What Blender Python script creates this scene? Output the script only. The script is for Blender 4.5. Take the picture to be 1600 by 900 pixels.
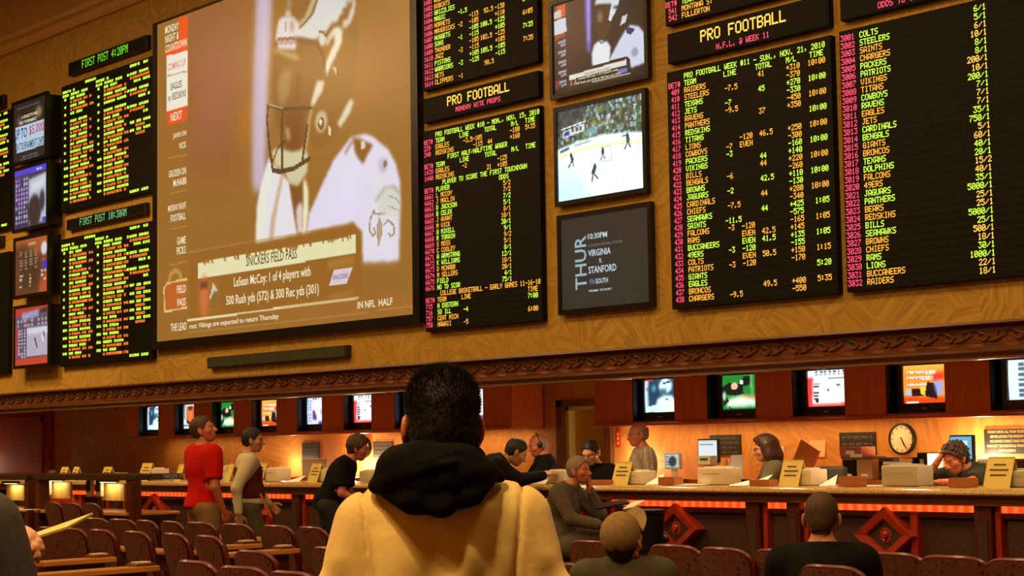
import bpy, bmesh, math, random
import numpy as np
from mathutils import Vector, Matrix

for _o in list(bpy.data.objects):
    bpy.data.objects.remove(_o)
SC = bpy.context.scene
COL = SC.collection
PI = math.pi

# ------------------------------------------------------------------ camera
FPX, PSI, PITCH, ROLL = 2787.832, -0.847610608, 0.0829703908, -0.0164014387
PCX, PCY, EYE = 825.964, 464.434, 1.5
cF = Vector((math.sin(PSI)*math.cos(PITCH), math.cos(PSI)*math.cos(PITCH), math.sin(PITCH)))
_r = Vector((math.cos(PSI), -math.sin(PSI), 0.0)); _u = _r.cross(cF)
cR = _r*math.cos(ROLL) + _u*math.sin(ROLL)
cU = -_r*math.sin(ROLL) + _u*math.cos(ROLL)
cam_data = bpy.data.cameras.new('camera')
cam = bpy.data.objects.new('camera', cam_data); COL.objects.link(cam)
cam.matrix_world = Matrix(((cR.x, cU.x, -cF.x, 0), (cR.y, cU.y, -cF.y, 0), (cR.z, cU.z, -cF.z, EYE), (0, 0, 0, 1)))
cam_data.sensor_width = 36.0
cam_data.lens = FPX/1600*36
cam_data.shift_x = (800-PCX)/1600
cam_data.shift_y = (PCY-450)/1600
cam_data.clip_start = 0.05; cam_data.clip_end = 200
SC.camera = cam

# ------------------------------------------------------------------ world, exposure
world = bpy.data.worlds.new('world'); SC.world = world
world.use_nodes = True
world.node_tree.nodes['Background'].inputs[0].default_value = (1.0, 0.55, 0.22, 1)
world.node_tree.nodes['Background'].inputs[1].default_value = 0.05
SC.view_settings.view_transform = 'Standard'
SC.view_settings.look = 'None'
SC.view_settings.gamma = 1.0
SC.view_settings.use_curve_mapping = False
SC.view_settings.exposure = 0.0

# ------------------------------------------------------------------ lights of the room
WARM = (1.0, 0.60, 0.24)
WARMW = (1.0, 0.74, 0.42)
def area(name, loc, target, sx, sy, power, color=WARM, spread=PI):
    d = bpy.data.lights.new(name, 'AREA'); d.shape = 'RECTANGLE'; d.size = sx; d.size_y = sy
    d.energy = power; d.color = color; d.spread = spread
    o = bpy.data.objects.new(name, d); COL.objects.link(o); o.location = loc
    v = Vector(target)-Vector(loc)
    o.rotation_euler = v.to_track_quat('-Z', 'Y').to_euler()
    return o
def point(name, loc, power, color=WARMW, r=0.05):
    d = bpy.data.lights.new(name, 'POINT'); d.energy = power; d.color = color; d.shadow_soft_size = r
    o = bpy.data.objects.new(name, d); COL.objects.link(o); o.location = loc
    return o
def spot(name, loc, target, power, angle, color=WARMW, blend=0.6, r=0.06):
    d = bpy.data.lights.new(name, 'SPOT'); d.energy = power; d.color = color; d.shadow_soft_size = r
    d.spot_size = angle; d.spot_blend = blend
    o = bpy.data.objects.new(name, d); COL.objects.link(o); o.location = loc
    v = Vector(target)-Vector(loc)
    o.rotation_euler = v.to_track_quat('-Z', 'Y').to_euler()
    return o
CEIL_Z = 8.3
#LIGHTS
# big ceiling troffers over the seating
for lx, ly, pw in ((-25, 5.5, 330), (-20, 6.0, 260), (-14, 6.5, 190), (-8, 6.0, 210), (-2, 6.0, 220), (-8, 0.5, 330), (-2.5, -1.0, 420), (-15, 0.5, 200)):
    area('ceiling_light', (lx, ly, CEIL_Z-0.12), (lx, ly, 0), 1.6, 1.6, pw, WARM)
# warm wash on the foot of the board wall, from a row of spots over the seating
for lx, pw in ((-27.5, 900), (-24.2, 1200), (-20.8, 480), (-17.2, 200), (-13.5, 160), (-10, 140), (-6.5, 135)):
    spot('wall_wash_spot', (lx+0.5, 7.6, CEIL_Z-0.2), (lx, 11.67, 2.6), pw, 1.0, WARM, 1.0, 0.45)
spot('aisle_spot', (-2.2, 0.4, 6.2), (-3.2, 2.5, 1.4), 560, 0.9, WARMW, 0.9, 0.15)
# downlights in the soffit over the counter
SOFFIT_SPOTS = [-28.3, -23.6, -21.5, -19.6, -17.6, -15.8, -13.6, -12.2, -10.8, -9.4, -8.0, -6.4]  # leftmost one is added to brighten the red panelling
for lx in SOFFIT_SPOTS:
    spot('soffit_downlight', (lx, 11.98, 2.17), (lx, 12.05, 0), 44 if lx > -15 else (28 if lx > -22 else (34 if lx > -25 else 90)), 2.3, WARMW, 0.7, 0.05)
# under-shelf strips washing the service wall
for lx, w, pw in ((-22.0, 3.4, 7), (-17.2, 3.6, 15), (-11.8, 3.6, 15), (-8.2, 2.8, 14)):
    area('shelf_strip_light', (lx, 13.45, 1.67), (lx, 13.55, 0.9), w, 0.06, pw, WARM)
# small lamps on the back counter
LAMPS = [(-20.37, 13.52), (-18.75, 13.52), (-13.72, 13.52), (-9.35, 13.52), (-29.9, 13.40)]  # last lamp is added, out of view, to light the red panelling
#ENDLIGHTS

# ------------------------------------------------------------------ pixel of the photograph -> point of the room
def ray(px, py):
    return cF + cR*((px-PCX)/FPX) - cU*((py-PCY)/FPX)
def at(px, py, Y):
    d = ray(px, py); return Vector((0, 0, EYE)) + d*(Y/d.y)
def atz(px, py, Z):
    d = ray(px, py); return Vector((0, 0, EYE)) + d*((Z-EYE)/d.z)

# ------------------------------------------------------------------ materials
def s2l(c):
    return tuple((v/255/12.92 if v/255 <= 0.04045 else ((v/255+0.055)/1.055)**2.4) for v in c)
_M = {}
def mat(name, rgb, rough=0.6, metal=0.0, spec=0.5, noise=None, bump=0.0, scale=20.0, stretch=(1, 1, 1), coat=0.0, sheen=0.0, coords='Object'):
    """rgb: sRGB 0-255; noise: second sRGB colour mixed by a noise texture"""
    if name in _M: return _M[name]
    m = bpy.data.materials.new(name); m.use_nodes = True; nt = m.node_tree
    b = nt.nodes['Principled BSDF']
    b.inputs['Base Color'].default_value = (*s2l(rgb), 1)
    b.inputs['Roughness'].default_value = rough; b.inputs['Metallic'].default_value = metal
    b.inputs['Specular IOR Level'].default_value = spec
    if coat: b.inputs['Coat Weight'].default_value = coat; b.inputs['Coat Roughness'].default_value = 0.15
    if sheen: b.inputs['Sheen Weight'].default_value = sheen
    if noise or bump:
        tc = nt.nodes.new('ShaderNodeTexCoord'); mp = nt.nodes.new('ShaderNodeMapping')
        mp.inputs['Scale'].default_value = stretch
        nz = nt.nodes.new('ShaderNodeTexNoise'); nz.inputs['Scale'].default_value = scale; nz.inputs['Detail'].default_value = 4
        nt.links.new(tc.outputs[coords], mp.inputs[0]); nt.links.new(mp.outputs[0], nz.inputs['Vector'])
        if noise:
            rp = nt.nodes.new('ShaderNodeValToRGB')
            rp.color_ramp.elements[0].position = 0.35; rp.color_ramp.elements[1].position = 0.65
            rp.color_ramp.elements[0].color = (*s2l(rgb), 1); rp.color_ramp.elements[1].color = (*s2l(noise), 1)
            nt.links.new(nz.outputs['Fac'], rp.inputs[0]); nt.links.new(rp.outputs[0], b.inputs['Base Color'])
        if bump:
            bp = nt.nodes.new('ShaderNodeBump'); bp.inputs['Strength'].default_value = bump; bp.inputs['Distance'].default_value = 0.01
            nt.links.new(nz.outputs['Fac'], bp.inputs['Height']); nt.links.new(bp.outputs[0], b.inputs['Normal'])
    _M[name] = m
    return m
def emit(name, rgb, strength=1.0):
    if name in _M: return _M[name]
    m = bpy.data.materials.new(name); m.use_nodes = True; nt = m.node_tree
    b = nt.nodes['Principled BSDF']; b.inputs['Base Color'].default_value = (0.01, 0.01, 0.01, 1); b.inputs['Roughness'].default_value = 0.4
    b.inputs['Emission Color'].default_value = (*s2l(rgb), 1); b.inputs['Emission Strength'].default_value = strength
    _M[name] = m
    return m
def emit_attr(name, strength=1.0, rough=0.3):
    if name in _M: return _M[name]
    m = bpy.data.materials.new(name); m.use_nodes = True; nt = m.node_tree
    b = nt.nodes['Principled BSDF']; b.inputs['Base Color'].default_value = (0.01, 0.01, 0.01, 1); b.inputs['Roughness'].default_value = rough
    a = nt.nodes.new('ShaderNodeAttribute'); a.attribute_name = 'picture'
    nt.links.new(a.outputs['Color'], b.inputs['Emission Color']); b.inputs['Emission Strength'].default_value = strength
    _M[name] = m
    return m

# ------------------------------------------------------------------ mesh builder
class MB:
    def __init__(s): s.v = []; s.f = []
    def add(s, vs, fs, M=None):
        n = len(s.v)
        s.v += [tuple(M @ Vector(v)) if M is not None else tuple(v) for v in vs]
        s.f += [tuple(i+n for i in f) for f in fs]
        return s
    def box(s, x0, x1, y0, y1, z0, z1, M=None):
        return s.add([(x0,y0,z0),(x1,y0,z0),(x1,y1,z0),(x0,y1,z0),(x0,y0,z1),(x1,y0,z1),(x1,y1,z1),(x0,y1,z1)],
                     [(0,3,2,1),(4,5,6,7),(0,1,5,4),(1,2,6,5),(2,3,7,6),(3,0,4,7)], M)
    def rbox(s, x0, x1, y0, y1, z0, z1, r=0.01, M=None, seg=2):
        bm = bmesh.new(); bmesh.ops.create_cube(bm, size=1)
        for v in bm.verts:
            v.co = Vector((x0 if v.co.x < 0 else x1, y0 if v.co.y < 0 else y1, z0 if v.co.z < 0 else z1))
        bmesh.ops.bevel(bm, geom=bm.edges[:], offset=r, segments=seg, affect='EDGES', profile=0.5)
        bm.verts.index_update()
        s.add([v.co.copy() for v in bm.verts], [[v.index for v in f.verts] for f in bm.faces], M); bm.free()
        return s
    def quad(s, a, b, c, d, M=None): return s.add([a,b,c,d], [(0,1,2,3)], M)
    def tube(s, pts, r, n=10, cap=True, M=None):
        pts = [Vector(p) for p in pts]; rs = r if isinstance(r, (list, tuple)) else [r]*len(pts)
        vs = []; fs = []
        t0 = (pts[1]-pts[0]).normalized()
        ref = Vector((0,0,1)) if abs(t0.z) < 0.9 else Vector((1,0,0))
        a = t0.cross(ref).normalized()
        for i, p in enumerate(pts):
            t = (pts[min(i+1,len(pts)-1)]-pts[max(i-1,0)]).normalized()
            a = (a-t*a.dot(t)).normalized(); b = t.cross(a)
            for k in range(n):
                an = 2*PI*k/n; vs.append(p+(a*math.cos(an)+b*math.sin(an))*rs[i])
        for i in range(len(pts)-1):
            for k in range(n): fs.append((i*n+k, i*n+(k+1)%n, (i+1)*n+(k+1)%n, (i+1)*n+k))
        if cap: fs.append(tuple(range(n-1,-1,-1))); fs.append(tuple((len(pts)-1)*n+k for k in range(n)))
        return s.add(vs, fs, M)
    def lathe(s, prof, n=24, M=None):
        vs = []; fs = []
        for r, z in prof:
            for k in range(n): vs.append((r*math.cos(2*PI*k/n), r*math.sin(2*PI*k/n), z))
        for i in range(len(prof)-1):
            for k in range(n): fs.append((i*n+k, i*n+(k+1)%n, (i+1)*n+(k+1)%n, (i+1)*n+k))
        fs.append(tuple(range(n-1,-1,-1))); fs.append(tuple((len(prof)-1)*n+k for k in range(n)))
        return s.add(vs, fs, M)
    def prism(s, poly, y0, y1, M=None):
        """poly in (x,z), extruded along y"""
        n = len(poly)
        vs = [(x, y0, z) for x, z in poly]+[(x, y1, z) for x, z in poly]
        fs = [tuple(range(n)), tuple(range(2*n-1, n-1, -1))]+[(i, i+n, (i+1)%n+n, (i+1)%n) for i in range(n)]
        return s.add(vs, fs, M)
    def extrude_x(s, prof, x0, x1, M=None):
        """prof in (y,z) extruded along x"""
        n = len(prof)
        vs = [(x0, y, z) for y, z in prof]+[(x1, y, z) for y, z in prof]
        fs = [tuple(range(n)), tuple(range(2*n-1, n-1, -1))]+[(i, i+n, (i+1)%n+n, (i+1)%n) for i in range(n)]
        return s.add(vs, fs, M)
    def ball(s, c, r, M=None, nu=12, nv=8):
        vs = []; fs = []
        r = (r,r,r) if not isinstance(r, (tuple, list)) else r
        for j in range(1, nv):
            for i in range(nu):
                th = PI*j/nv; ph = 2*PI*i/nu
                vs.append((c[0]+r[0]*math.sin(th)*math.cos(ph), c[1]+r[1]*math.sin(th)*math.sin(ph), c[2]+r[2]*math.cos(th)))
        for j in range(nv-2):
            for i in range(nu): fs.append((j*nu+i, (j+1)*nu+i, (j+1)*nu+(i+1)%nu, j*nu+(i+1)%nu))
        t = len(vs); vs.append((c[0],c[1],c[2]+r[2])); vs.append((c[0],c[1],c[2]-r[2]))
        for i in range(nu): fs.append((t, i, (i+1)%nu)); fs.append((t+1, (nv-2)*nu+(i+1)%nu, (nv-2)*nu+i))
        return s.add(vs, fs, M)
    def build(s, name, m, parent=None, label=None, smooth=False, loc=None, fix=True):
        me = bpy.data.meshes.new(name); me.from_pydata(s.v, [], s.f); me.update()
        if fix:
            bm = bmesh.new(); bm.from_mesh(me); bmesh.ops.recalc_face_normals(bm, faces=bm.faces[:]); bm.to_mesh(me); bm.free()
        if smooth:
            me.polygons.foreach_set('use_smooth', [True]*len(me.polygons))
            try: me.set_sharp_from_angle(angle=math.radians(40))
            except Exception: pass
        me.materials.append(m)
        o = bpy.data.objects.new(name, me); COL.objects.link(o)
        if parent is not None: o.parent = parent
        if loc is not None: o.location = loc
        if label: o['label'] = label
        return o

def tag(o, label, cat, group=None, kind=None):
    o['label'] = label; o['category'] = cat
    if group: o['group'] = group
    if kind: o['kind'] = kind
    return o
def thing(name, label, cat, loc=(0,0,0), rz=0.0, group=None):
    o = bpy.data.objects.new(name, None); COL.objects.link(o); o.empty_display_size = 0.1
    o.location = loc; o.rotation_euler = (0, 0, rz)
    return tag(o, label, cat, group)
def struct(name, mb, m, smooth=False, parent=None):
    o = mb.build(name, m, parent, smooth=smooth)
    if parent is None: o['kind'] = 'structure'
    return o
def copy_tree(o, parent=None):
    c = o.copy(); COL.objects.link(c)
    if parent is not None: c.parent = parent
    for ch in o.children: copy_tree(ch, c)
    return c
def Rz(a): return Matrix.Rotation(a, 4, 'Z')
def T(*p): return Matrix.Translation(Vector(p))

def text_mesh(name, s, m, parent, box, Y, label=None, depth=0.0, flip=False):
    """flat lettering fitted into box=(x0,x1,z0,z1) on the plane y=Y, read from -y"""
    cu = bpy.data.curves.new('t', 'FONT'); cu.body = s; cu.align_x = 'LEFT'; cu.resolution_u = 2
    cu.offset = 0.012
    tmp = bpy.data.objects.new('t', cu); COL.objects.link(tmp)
    me = bpy.data.meshes.new_from_object(tmp.evaluated_get(bpy.context.evaluated_depsgraph_get()))
    bpy.data.objects.remove(tmp); bpy.data.curves.remove(cu)
    co = np.empty(len(me.vertices)*3); me.vertices.foreach_get('co', co); co = co.reshape(-1, 3)
    if len(co) == 0: return None
    mn = co.min(0); mx = co.max(0)
    x0, x1, z0, z1 = box
    out = np.empty_like(co)
    out[:, 0] = x0+(co[:, 0]-mn[0])/(mx[0]-mn[0])*(x1-x0)
    out[:, 2] = z0+(co[:, 1]-mn[1])/(mx[1]-mn[1])*(z1-z0)
    out[:, 1] = Y
    me.vertices.foreach_set('co', out.ravel()); me.update()
    me.name = name; me.materials.clear(); me.materials.append(m)
    o = bpy.data.objects.new(name, me); COL.objects.link(o); o.parent = parent
    if label: o['label'] = label
    return o
# ------------------------------------------------------------------ 5x7 dot letters of the display boards
_F = {' ':'0000000000','A':'7E1111117E','B':'7F49494936','C':'3E41414122','D':'7F4141221C','E':'7F49494941','F':'7F09090901',
'G':'3E4149497A','H':'7F0808087F','I':'00417F4100','J':'2040413F01','K':'7F08142241','L':'7F40404040','M':'7F020C027F','N':'7F0408107F',
'O':'3E4141413E','P':'7F09090906','Q':'3E4151215E','R':'7F09192946','S':'4649494931','T':'01017F0101','U':'3F4040403F','V':'1F2040201F',
'W':'3F4038403F','X':'6314081463','Y':'0708700807','Z':'6151494543','0':'3E5149453E','1':'00427F4000','2':'4261514946','3':'2141454B31',
'4':'1814127F10','5':'2745454539','6':'3C4A494930','7':'0171090503','8':'3649494936','9':'064949291E','-':'0808080808','+':'08083E0808',
'.':'0060600000',',':'0050300000',':':'0036360000','/':'2010080402','#':'147F147F14','@':'324979413E','c':'3844444420'}
def glyph(ch):
    h = _F.get(ch, _F[' ']); return [int(h[i:i+2], 16) for i in range(0, 10, 2)]
LED = {'r': emit('led_red', (255, 74, 108), 1.4), 'g': emit('led_green', (206, 255, 72), 1.4), 'o': emit('led_amber', (255, 176, 58), 1.4),
       'y': emit('led_yellow', (255, 196, 84), 1.5), 'd': emit('led_lime', (110, 220, 40), 1.0), 'k': emit('led_orange', (250, 124, 48), 1.15),
       'w': emit('led_pale_green', (120, 190, 120), 1.0)}
LEDNAME = {'r': 'red_lettering', 'g': 'green_lettering', 'o': 'amber_lettering', 'y': 'yellow_lettering', 'd': 'lime_lettering', 'k': 'orange_lettering', 'w': 'pale_lettering'}
M_BOARD = mat('board_black', (7, 6, 5), 0.6, spec=0.2)
M_BOARD2 = mat('board_grid', (16, 12, 8), 0.7)
M_SIGNBODY = mat('sign_housing', (38, 30, 22), 0.5)
M_BLACK = mat('black_plastic', (14, 13, 13), 0.4)
M_BLACKSATIN = mat('black_frame', (10, 9, 9), 0.35)
class Letters:
    def __init__(s, Y): s.Y = Y; s.d = {}
    def put(s, x, z, txt, col, dx, dz, noise=None):
        """x: left edge, z: centre of the row, dx,dz: dot pitch"""
        mb = s.d.setdefault(col, MB())
        for ch in txt:
            cols = glyph(ch) if noise is None or ch == ' ' else [noise.randint(0, 127) | noise.randint(0, 127) for _ in range(5)]
            for c, bits in enumerate(cols):
                r = 0
                while r < 7:
                    if bits >> r & 1:
                        e = r
                        while e < 6 and bits >> (e+1) & 1: e += 1
                        xa = x+c*dx; xb = xa+dx*1.12
                        za = z+(3.5-r)*dz; zb = z+(3.5-e-1)*dz-dz*0.05
                        mb.quad((xa, s.Y, zb), (xb, s.Y, zb), (xb, s.Y, za), (xa, s.Y, za))
                        r = e+1
                    else: r += 1
            x += dx*6
        return x
    def build(s, parent):
        for c, mb in s.d.items():
            if mb.f: mb.build(LEDNAME[c], LED[c], parent, label=LEDNAME[c].replace('_', ' '), fix=False)
BY = 11.60     # plane of the board faces
WY = 11.67     # plane of the wall behind them
def board(name, label, cat, X0, X1, Z0, Z1, grid=None, rim=0.012, group=None, body=M_BOARD):
    t = thing(name, label, cat, ((X0+X1)/2, WY, Z0), 0, group)
    M = T(-(X0+X1)/2, -WY, -Z0)
    MB().rbox(X0, X1, BY, WY-0.002, Z0, Z1, 0.006, M).build('housing', body, t)
    if grid:
        g = MB()
        nx, nz = grid
        for i in range(1, nz):
            z = Z0+(Z1-Z0)*i/nz; g.box(X0+rim, X1-rim, BY-0.002, BY+0.001, z-0.0022, z+0.0022, M)
        for i in range(1, nx):
            x = X0+(X1-X0)*i/nx; g.box(x-0.0016, x+0.0016, BY-0.002, BY+0.001, Z0+rim, Z1-rim, M)
        g.build('module_seams', M_BOARD2, t)
    return t, M
def letters_on(t):
    L = Letters(-(WY-BY)-0.0045); L.t = t
    return L
def LX(px, py=300): return at(px, py, BY).x
def LZ(px, py): return at(px, py, BY).z

# ---- right board: week games
X0, X1, Z0, Z1 = -11.188, -9.290, 2.703, 4.871
t, M = board('odds_board', 'tall black odds board of coloured rows headed PRO FOOTBALL WEEK #11', 'odds board', X0, X1, Z0, Z1, (8, 34))
L = letters_on(t); cx, cz = t.location.x, t.location.z
zr1 = LZ(1056, 133)-cz; zr31 = LZ(1056, 469)-cz
pit = (zr1-zr31)/30
def rowz(i): return zr1-(i-1)*pit
DX = 0.0064; DZ = 0.0072
def colx(px, py): return LX(px, py)-cx
c_num, c_team, c_line, c_juice, c_tot, c_ml, c_time = [colx(*p) for p in ((1046.5, 200), (1071, 200), (1134, 180), (1158.5, 300), (1186.5, 180), (1231, 180), (1265, 180))]
L.put(c_team, rowz(0), 'PRO FOOTBALL WEEK #11 - SUN., NOV. 21, 2010', 'g', DX*0.985, DZ)
for c, s in ((c_num, 'BET#'), (c_team, 'TEAM'), (c_line-0.01, 'LINE'), (c_tot-0.03, 'TOTAL'), (c_ml, 'M/L'), (c_time+0.02, 'TIME')):
    L.put(c, rowz(1), s, 'r' if s == 'BET#' else 'g', DX, DZ)
teams = 'RAIDERS STEELERS TEXANS JETS RAVENS PANTHERS REDSKINS TITANS LIONS COWBOYS PACKERS VIKINGS BILLS BENGALS BROWNS JAGUARS CARDINALS CHIEFS SEAHAWKS SAINTS FALCONS RAMS BUCCANEERS 49ERS COLTS PATRIOTS GIANTS EAGLES BRONCOS CHARGERS'.split()
line = {410:'-7.5', 412:'-7', 413:'-9.5', 418:'-7', 419:'-3', 422:'-6', 424:'-2', 426:'-7.5', 428:'-11.5', 429:'-3', 432:'-3', 434:'-3', 438:'-9.5'}
juice = {417:'-120', 418:'EVEN', 429:'-120', 430:'EVEN', 431:'EVEN', 432:'-120', 433:'EVEN', 434:'-120'}
tot = {409:'41', 411:'45', 414:'37', 417:'46.5', 420:'44', 421:'44', 423:'42.5', 425:'44', 427:'44', 430:'42.5', 431:'41.5', 433:'50.5', 437:'49.5'}
ml = dict(zip([409,410,411,412,413,414]+list(range(417,435))+[437,438], '+310 -370 +270 -330 -450 +350 +250 -300 -160 +140 +220 -260 +110 -130 +280 -340 +425 -575 -165 +145 +135 -155 +150 -170 +400 -550'.split()))
tm = dict(zip(range(409, 439, 2), ['10:00']*9+[' 1:05']*3+[' 1:15', ' 5:20', ' 5:35']))
for i, nm in enumerate(teams):
    n = 409+i; z = rowz(2+i); c = 'og'[(i//2) % 2]
    L.put(c_num, z, ' '+str(n), 'r', DX*0.9, DZ)
    L.put(c_team, z, nm, c, DX, DZ)
    if n in line: L.put(c_line+(0.0 if line[n] != '-11.5' else -0.03), z, line[n], c, DX, DZ)
    if n in juice: L.put(c_juice, z, juice[n], c, DX, DZ)
    if n in tot: L.put(c_tot, z, tot[n], c, DX, DZ)
    if n in ml: L.put(c_ml, z, ml[n], c, DX, DZ)
    if n in tm: L.put(c_time, z, tm[n], c, DX, DZ)
L.build(t)

# ---- far right board: futures
X0, X1, Z0, Z1 = -9.198, -7.10, 2.707, 4.879
t, M = board('odds_board', 'tall black odds board listing 3001 COLTS down to 3032 RAIDERS, furthest right', 'odds board', X0, X1, Z0, Z1, (8, 34))
L = letters_on(t); cx, cz = t.location.x, t.location.z
za = LZ(1328, 58)-cz; zb = LZ(1340, 442)-cz
names = 'COLTS STEELERS SAINTS CHARGERS PACKERS PATRIOTS VIKINGS TITANS COWBOYS RAVENS EAGLES JETS CARDINALS BENGALS GIANTS BRONCOS TEXANS DOLPHINS FALCONS 49ERS JAGUARS PANTHERS BEARS REDSKINS BILLS SEAHAWKS BROWNS CHIEFS RAMS LIONS BUCCANEERS RAIDERS'.split()
odds = '6/1 5/1 6/1 10/1 8/1 8/1 200/1 10/1 200/1 7/1 7/1 7/1 35/1 750/1 5/1 60/1 40/1 20/1 15/2 40/1 35/1 5000/1 25/1 25/1 5000/1 25/1 500/1 18/1 30/1 1000/1 22/1 18/1'.split()
cn, ct, co_ = colx(1318, 200), colx(1348, 200), colx(1549, 200)
for i, (a, b) in enumerate(zip(names, odds)):
    z = za+(zb-za)*i/31; c = 'go'[(i//2) % 2]
    L.put(cn, z, str(3001+i), 'r', DX*0.98, DZ)
    L.put(ct, z, a, c, DX, DZ)
    L.put(co_-DX*6*len(b), z, b, c if (c == 'g') else 'y', DX, DZ)
L.build(t)

# ---- centre board: props
X0, X1, Z0, Z1 = -14.793, -12.942, 2.711, 4.844
t, M = board('odds_board', 'narrow black odds board beside the big screen listing PLAYER TO SCORE THE FIRST TOUCHDOWN', 'odds board', X0, X1, Z0, Z1, (8, 34))
L = letters_on(t); cx, cz = t.location.x, t.location.z
za = LZ(672, 222)-cz; zb = LZ(672, 508)-cz      # BET# row and last row
N = 30.0
def rz_(i): return za-(za-zb)*(i-1)/N
cA, cB = colx(664, 300), colx(682, 300)
cL, cT, cM, cTi, cO = colx(719, 250), colx(758, 250), colx(800, 250), colx(822, 250), colx(798, 300)
P = lambda x, i, s, c: L.put(x, rz_(i), s, c, DX, DZ)
P(cB, 0, 'PRO FOOTBALL WEEK #10 - MON., NOV. 15, 2010', 'g')
def hdr(i, a='TEAM', extra=((0, 'LINE'), (1, 'TOTAL'), (2, 'M/L'), (3, 'TIME'))):
    P(cA, i, 'BET#', 'r'); P(cB, i, a, 'g')
    for k, s in extra: P((cL, cT, cM, cTi)[k], i, s, 'g')
hdr(1)
P(cA, 2, '239', 'r'); P(cB, 2, 'EAGLES', 'o'); P(cL+0.06, 2, '-3.5-105', 'o'); P(cM-0.02, 2, '-180', 'o'); P(cTi, 2, '5:35', 'o')
P(cA, 3, '240', 'r'); P(cB, 3, 'REDSKINS', 'o'); P(cL+0.22, 3, '-115  44', 'o'); P(cM-0.02, 3, '+160', 'o')
P(cB+0.2, 4, 'FIRST HALF/HALFTIME WAGER', 'g'); hdr(5)
P(cA, 6, '1439', 'r'); P(cB, 6, 'EAGLES', 'o'); P(cL+0.04, 6, '-2', 'o'); P(cM-0.22, 6, '-125', 'o')
P(cA, 7, '1440', 'r'); P(cB, 7, 'REDSKINS', 'o'); P(cT+0.03, 7, '21', 'o'); P(cM-0.22, 7, '+105', 'o')
P(cB+0.11, 8, 'PLAYER TO SCORE THE FIRST TOUCHDOWN', 'g')
P(cA, 9, 'BET#', 'r'); P(cB, 9, 'PLAYER', 'g'); P(cM-0.2, 9, 'ODDS', 'g')
pl = ['L MCCOY', 'J MACLIN', 'D JACKSON', 'B CELEK', 'J AVANT', 'M VICK', 'Q MIKELL', 'R TORAIN', 'S MOSS', 'C COOLEY', 'A ARMSTRNG', 'K WILLIAMS', 'D MCNABB', 'M SELLERS', 'FIELD', 'NO TD SCOR']
od = '5/2 7/2 7/2 5/1 8/1 10/1 30/1 9/1 9/2 5/1 8/1 12/1 18/1 20/1 4/1 75/1'.split()
for i, (a, b) in enumerate(zip(pl, od)):
    c = 'og'[(i//2) % 2]
    P(cA, 10+i, str(6661+i), 'r'); P(cB, 10+i, a, c); P(cM-0.02-DX*6*len(b), 10+i, b, c)
P(cB+0.05, 26, 'COLLEGE BASKETBALL - EARLY GAMES 11-16-10', 'o')
P(cA, 27, 'BET#', 'r'); P(cB, 27, 'TEAM', 'o'); P(cL, 27, 'LINE', 'o'); P(cTi, 27, 'TIME', 'o')
for k, (n, nm, ln, tmm) in enumerate((('715', 'N EASTERN', '', '7:00'), ('716', 'SO ILL', '-4', ''), ('757', 'CENT MICH', '', '6:00'), ('758', 'HAWAII', '-5', ''))):
    c = 'gggooo'[k*1 if k < 2 else 3+k-2]
    P(cA, 28+k, n, 'r'); P(cB, 28+k, nm, c); P(cL+0.03, 28+k, ln, c); P(cTi, 28+k, tmm, c)
L.build(t)

# ---- upper centre board: basketball rows
X0, X1, Z0, Z1 = -14.793, -12.942, 5.28, 7.40
t, M = board('odds_board', 'narrow black odds board above the MONDAY NITE PROPS sign, its last row CLIPPERS', 'odds board', X0, X1, Z0, Z1, (8, 34))
L = letters_on(t); cx, cz = t.location.x, t.location.z
zc = LZ(672, 131)-cz; zt = LZ(672, 3)-cz
cA, cB, cL, cJ, cT, cM, cTi = [colx(x, 60) for x in (663, 679.5, 716.5, 734, 754, 774.5, 818)]
up = [('WOLVES','o','-5','','','','5:35'),('BOBCATS','o','','','89.5','',''),('GRIZZLIES','g','','','','','6:05'),('MAGIC','g','-1.5','','','',''),
 ('HORNETS','o','','-115','92.5','-130','6:05'),('MAVERICKS','o','-2','-105','','+110',''),('NUGGETS','g','','-105','100.5','-125','7:35'),('SUNS','g','-1','-115','','+105',''),
 ('THUNDER','o','','-105','102.5','-125','7:35'),('JAZZ','o','-3','-115','','+105',''),('PISTONS','g','','+105','105.5','-105',''),('WARRIORS','g','-3','-125','','-115',''),('NETS','o','','','98.5','',''),('CLIPPERS','o','-1','','','','')]
pr = (zt-zc)/13.0
tms = {0: ('o', '5:35'), 2: ('g', '6:05'), 4: ('o', '6:05'), 6: ('g', '7:35'), 8: ('o', '7:35')}
for i, (nm, c, ln, ju, to, mm, _t) in enumerate(up):
    z = zc+(13-i)*pr
    L.put(cA, z, str(1601+i), 'r', DX, DZ); L.put(cB, z, nm, c, DX, DZ)
    for xx, s in ((cL, ln), (cJ, ju), (cT+(0.03 if len(to) < 5 else -0.03), to), (cM, mm)): L.put(xx, z, s, c, DX, DZ)
for k, (c, s) in tms.items(): L.put(cTi, zc+(13-(k+2))*pr if k else zc+13*pr, s, c, DX, DZ)
L.build(t)

# ---- upper right board (foot of it in view)
t, M = board('odds_board', 'black odds board cut by the top of the photo, rows MONTANA ST and FULLERTON', 'odds board', -11.188, -9.290, 5.30, 7.40, (8, 34))
L = letters_on(t); cx, cz = t.location.x, t.location.z
z1 = LZ(1048, 29)-cz; z2 = LZ(1048, 18)-cz; z3 = LZ(1048, 7)-cz
for z, a, b, c in ((z1, ' 542', 'FULLERTON', 'o'), (z2, ' 541', 'MONTANA ST', 'o'), (z3, 'BET#', 'TEAM', 'g')):
    L.put(colx(1041, 30), z, a, 'r', DX*0.95, DZ); L.put(colx(1066, 30), z, b, c, DX, DZ)
L.build(t)

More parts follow.
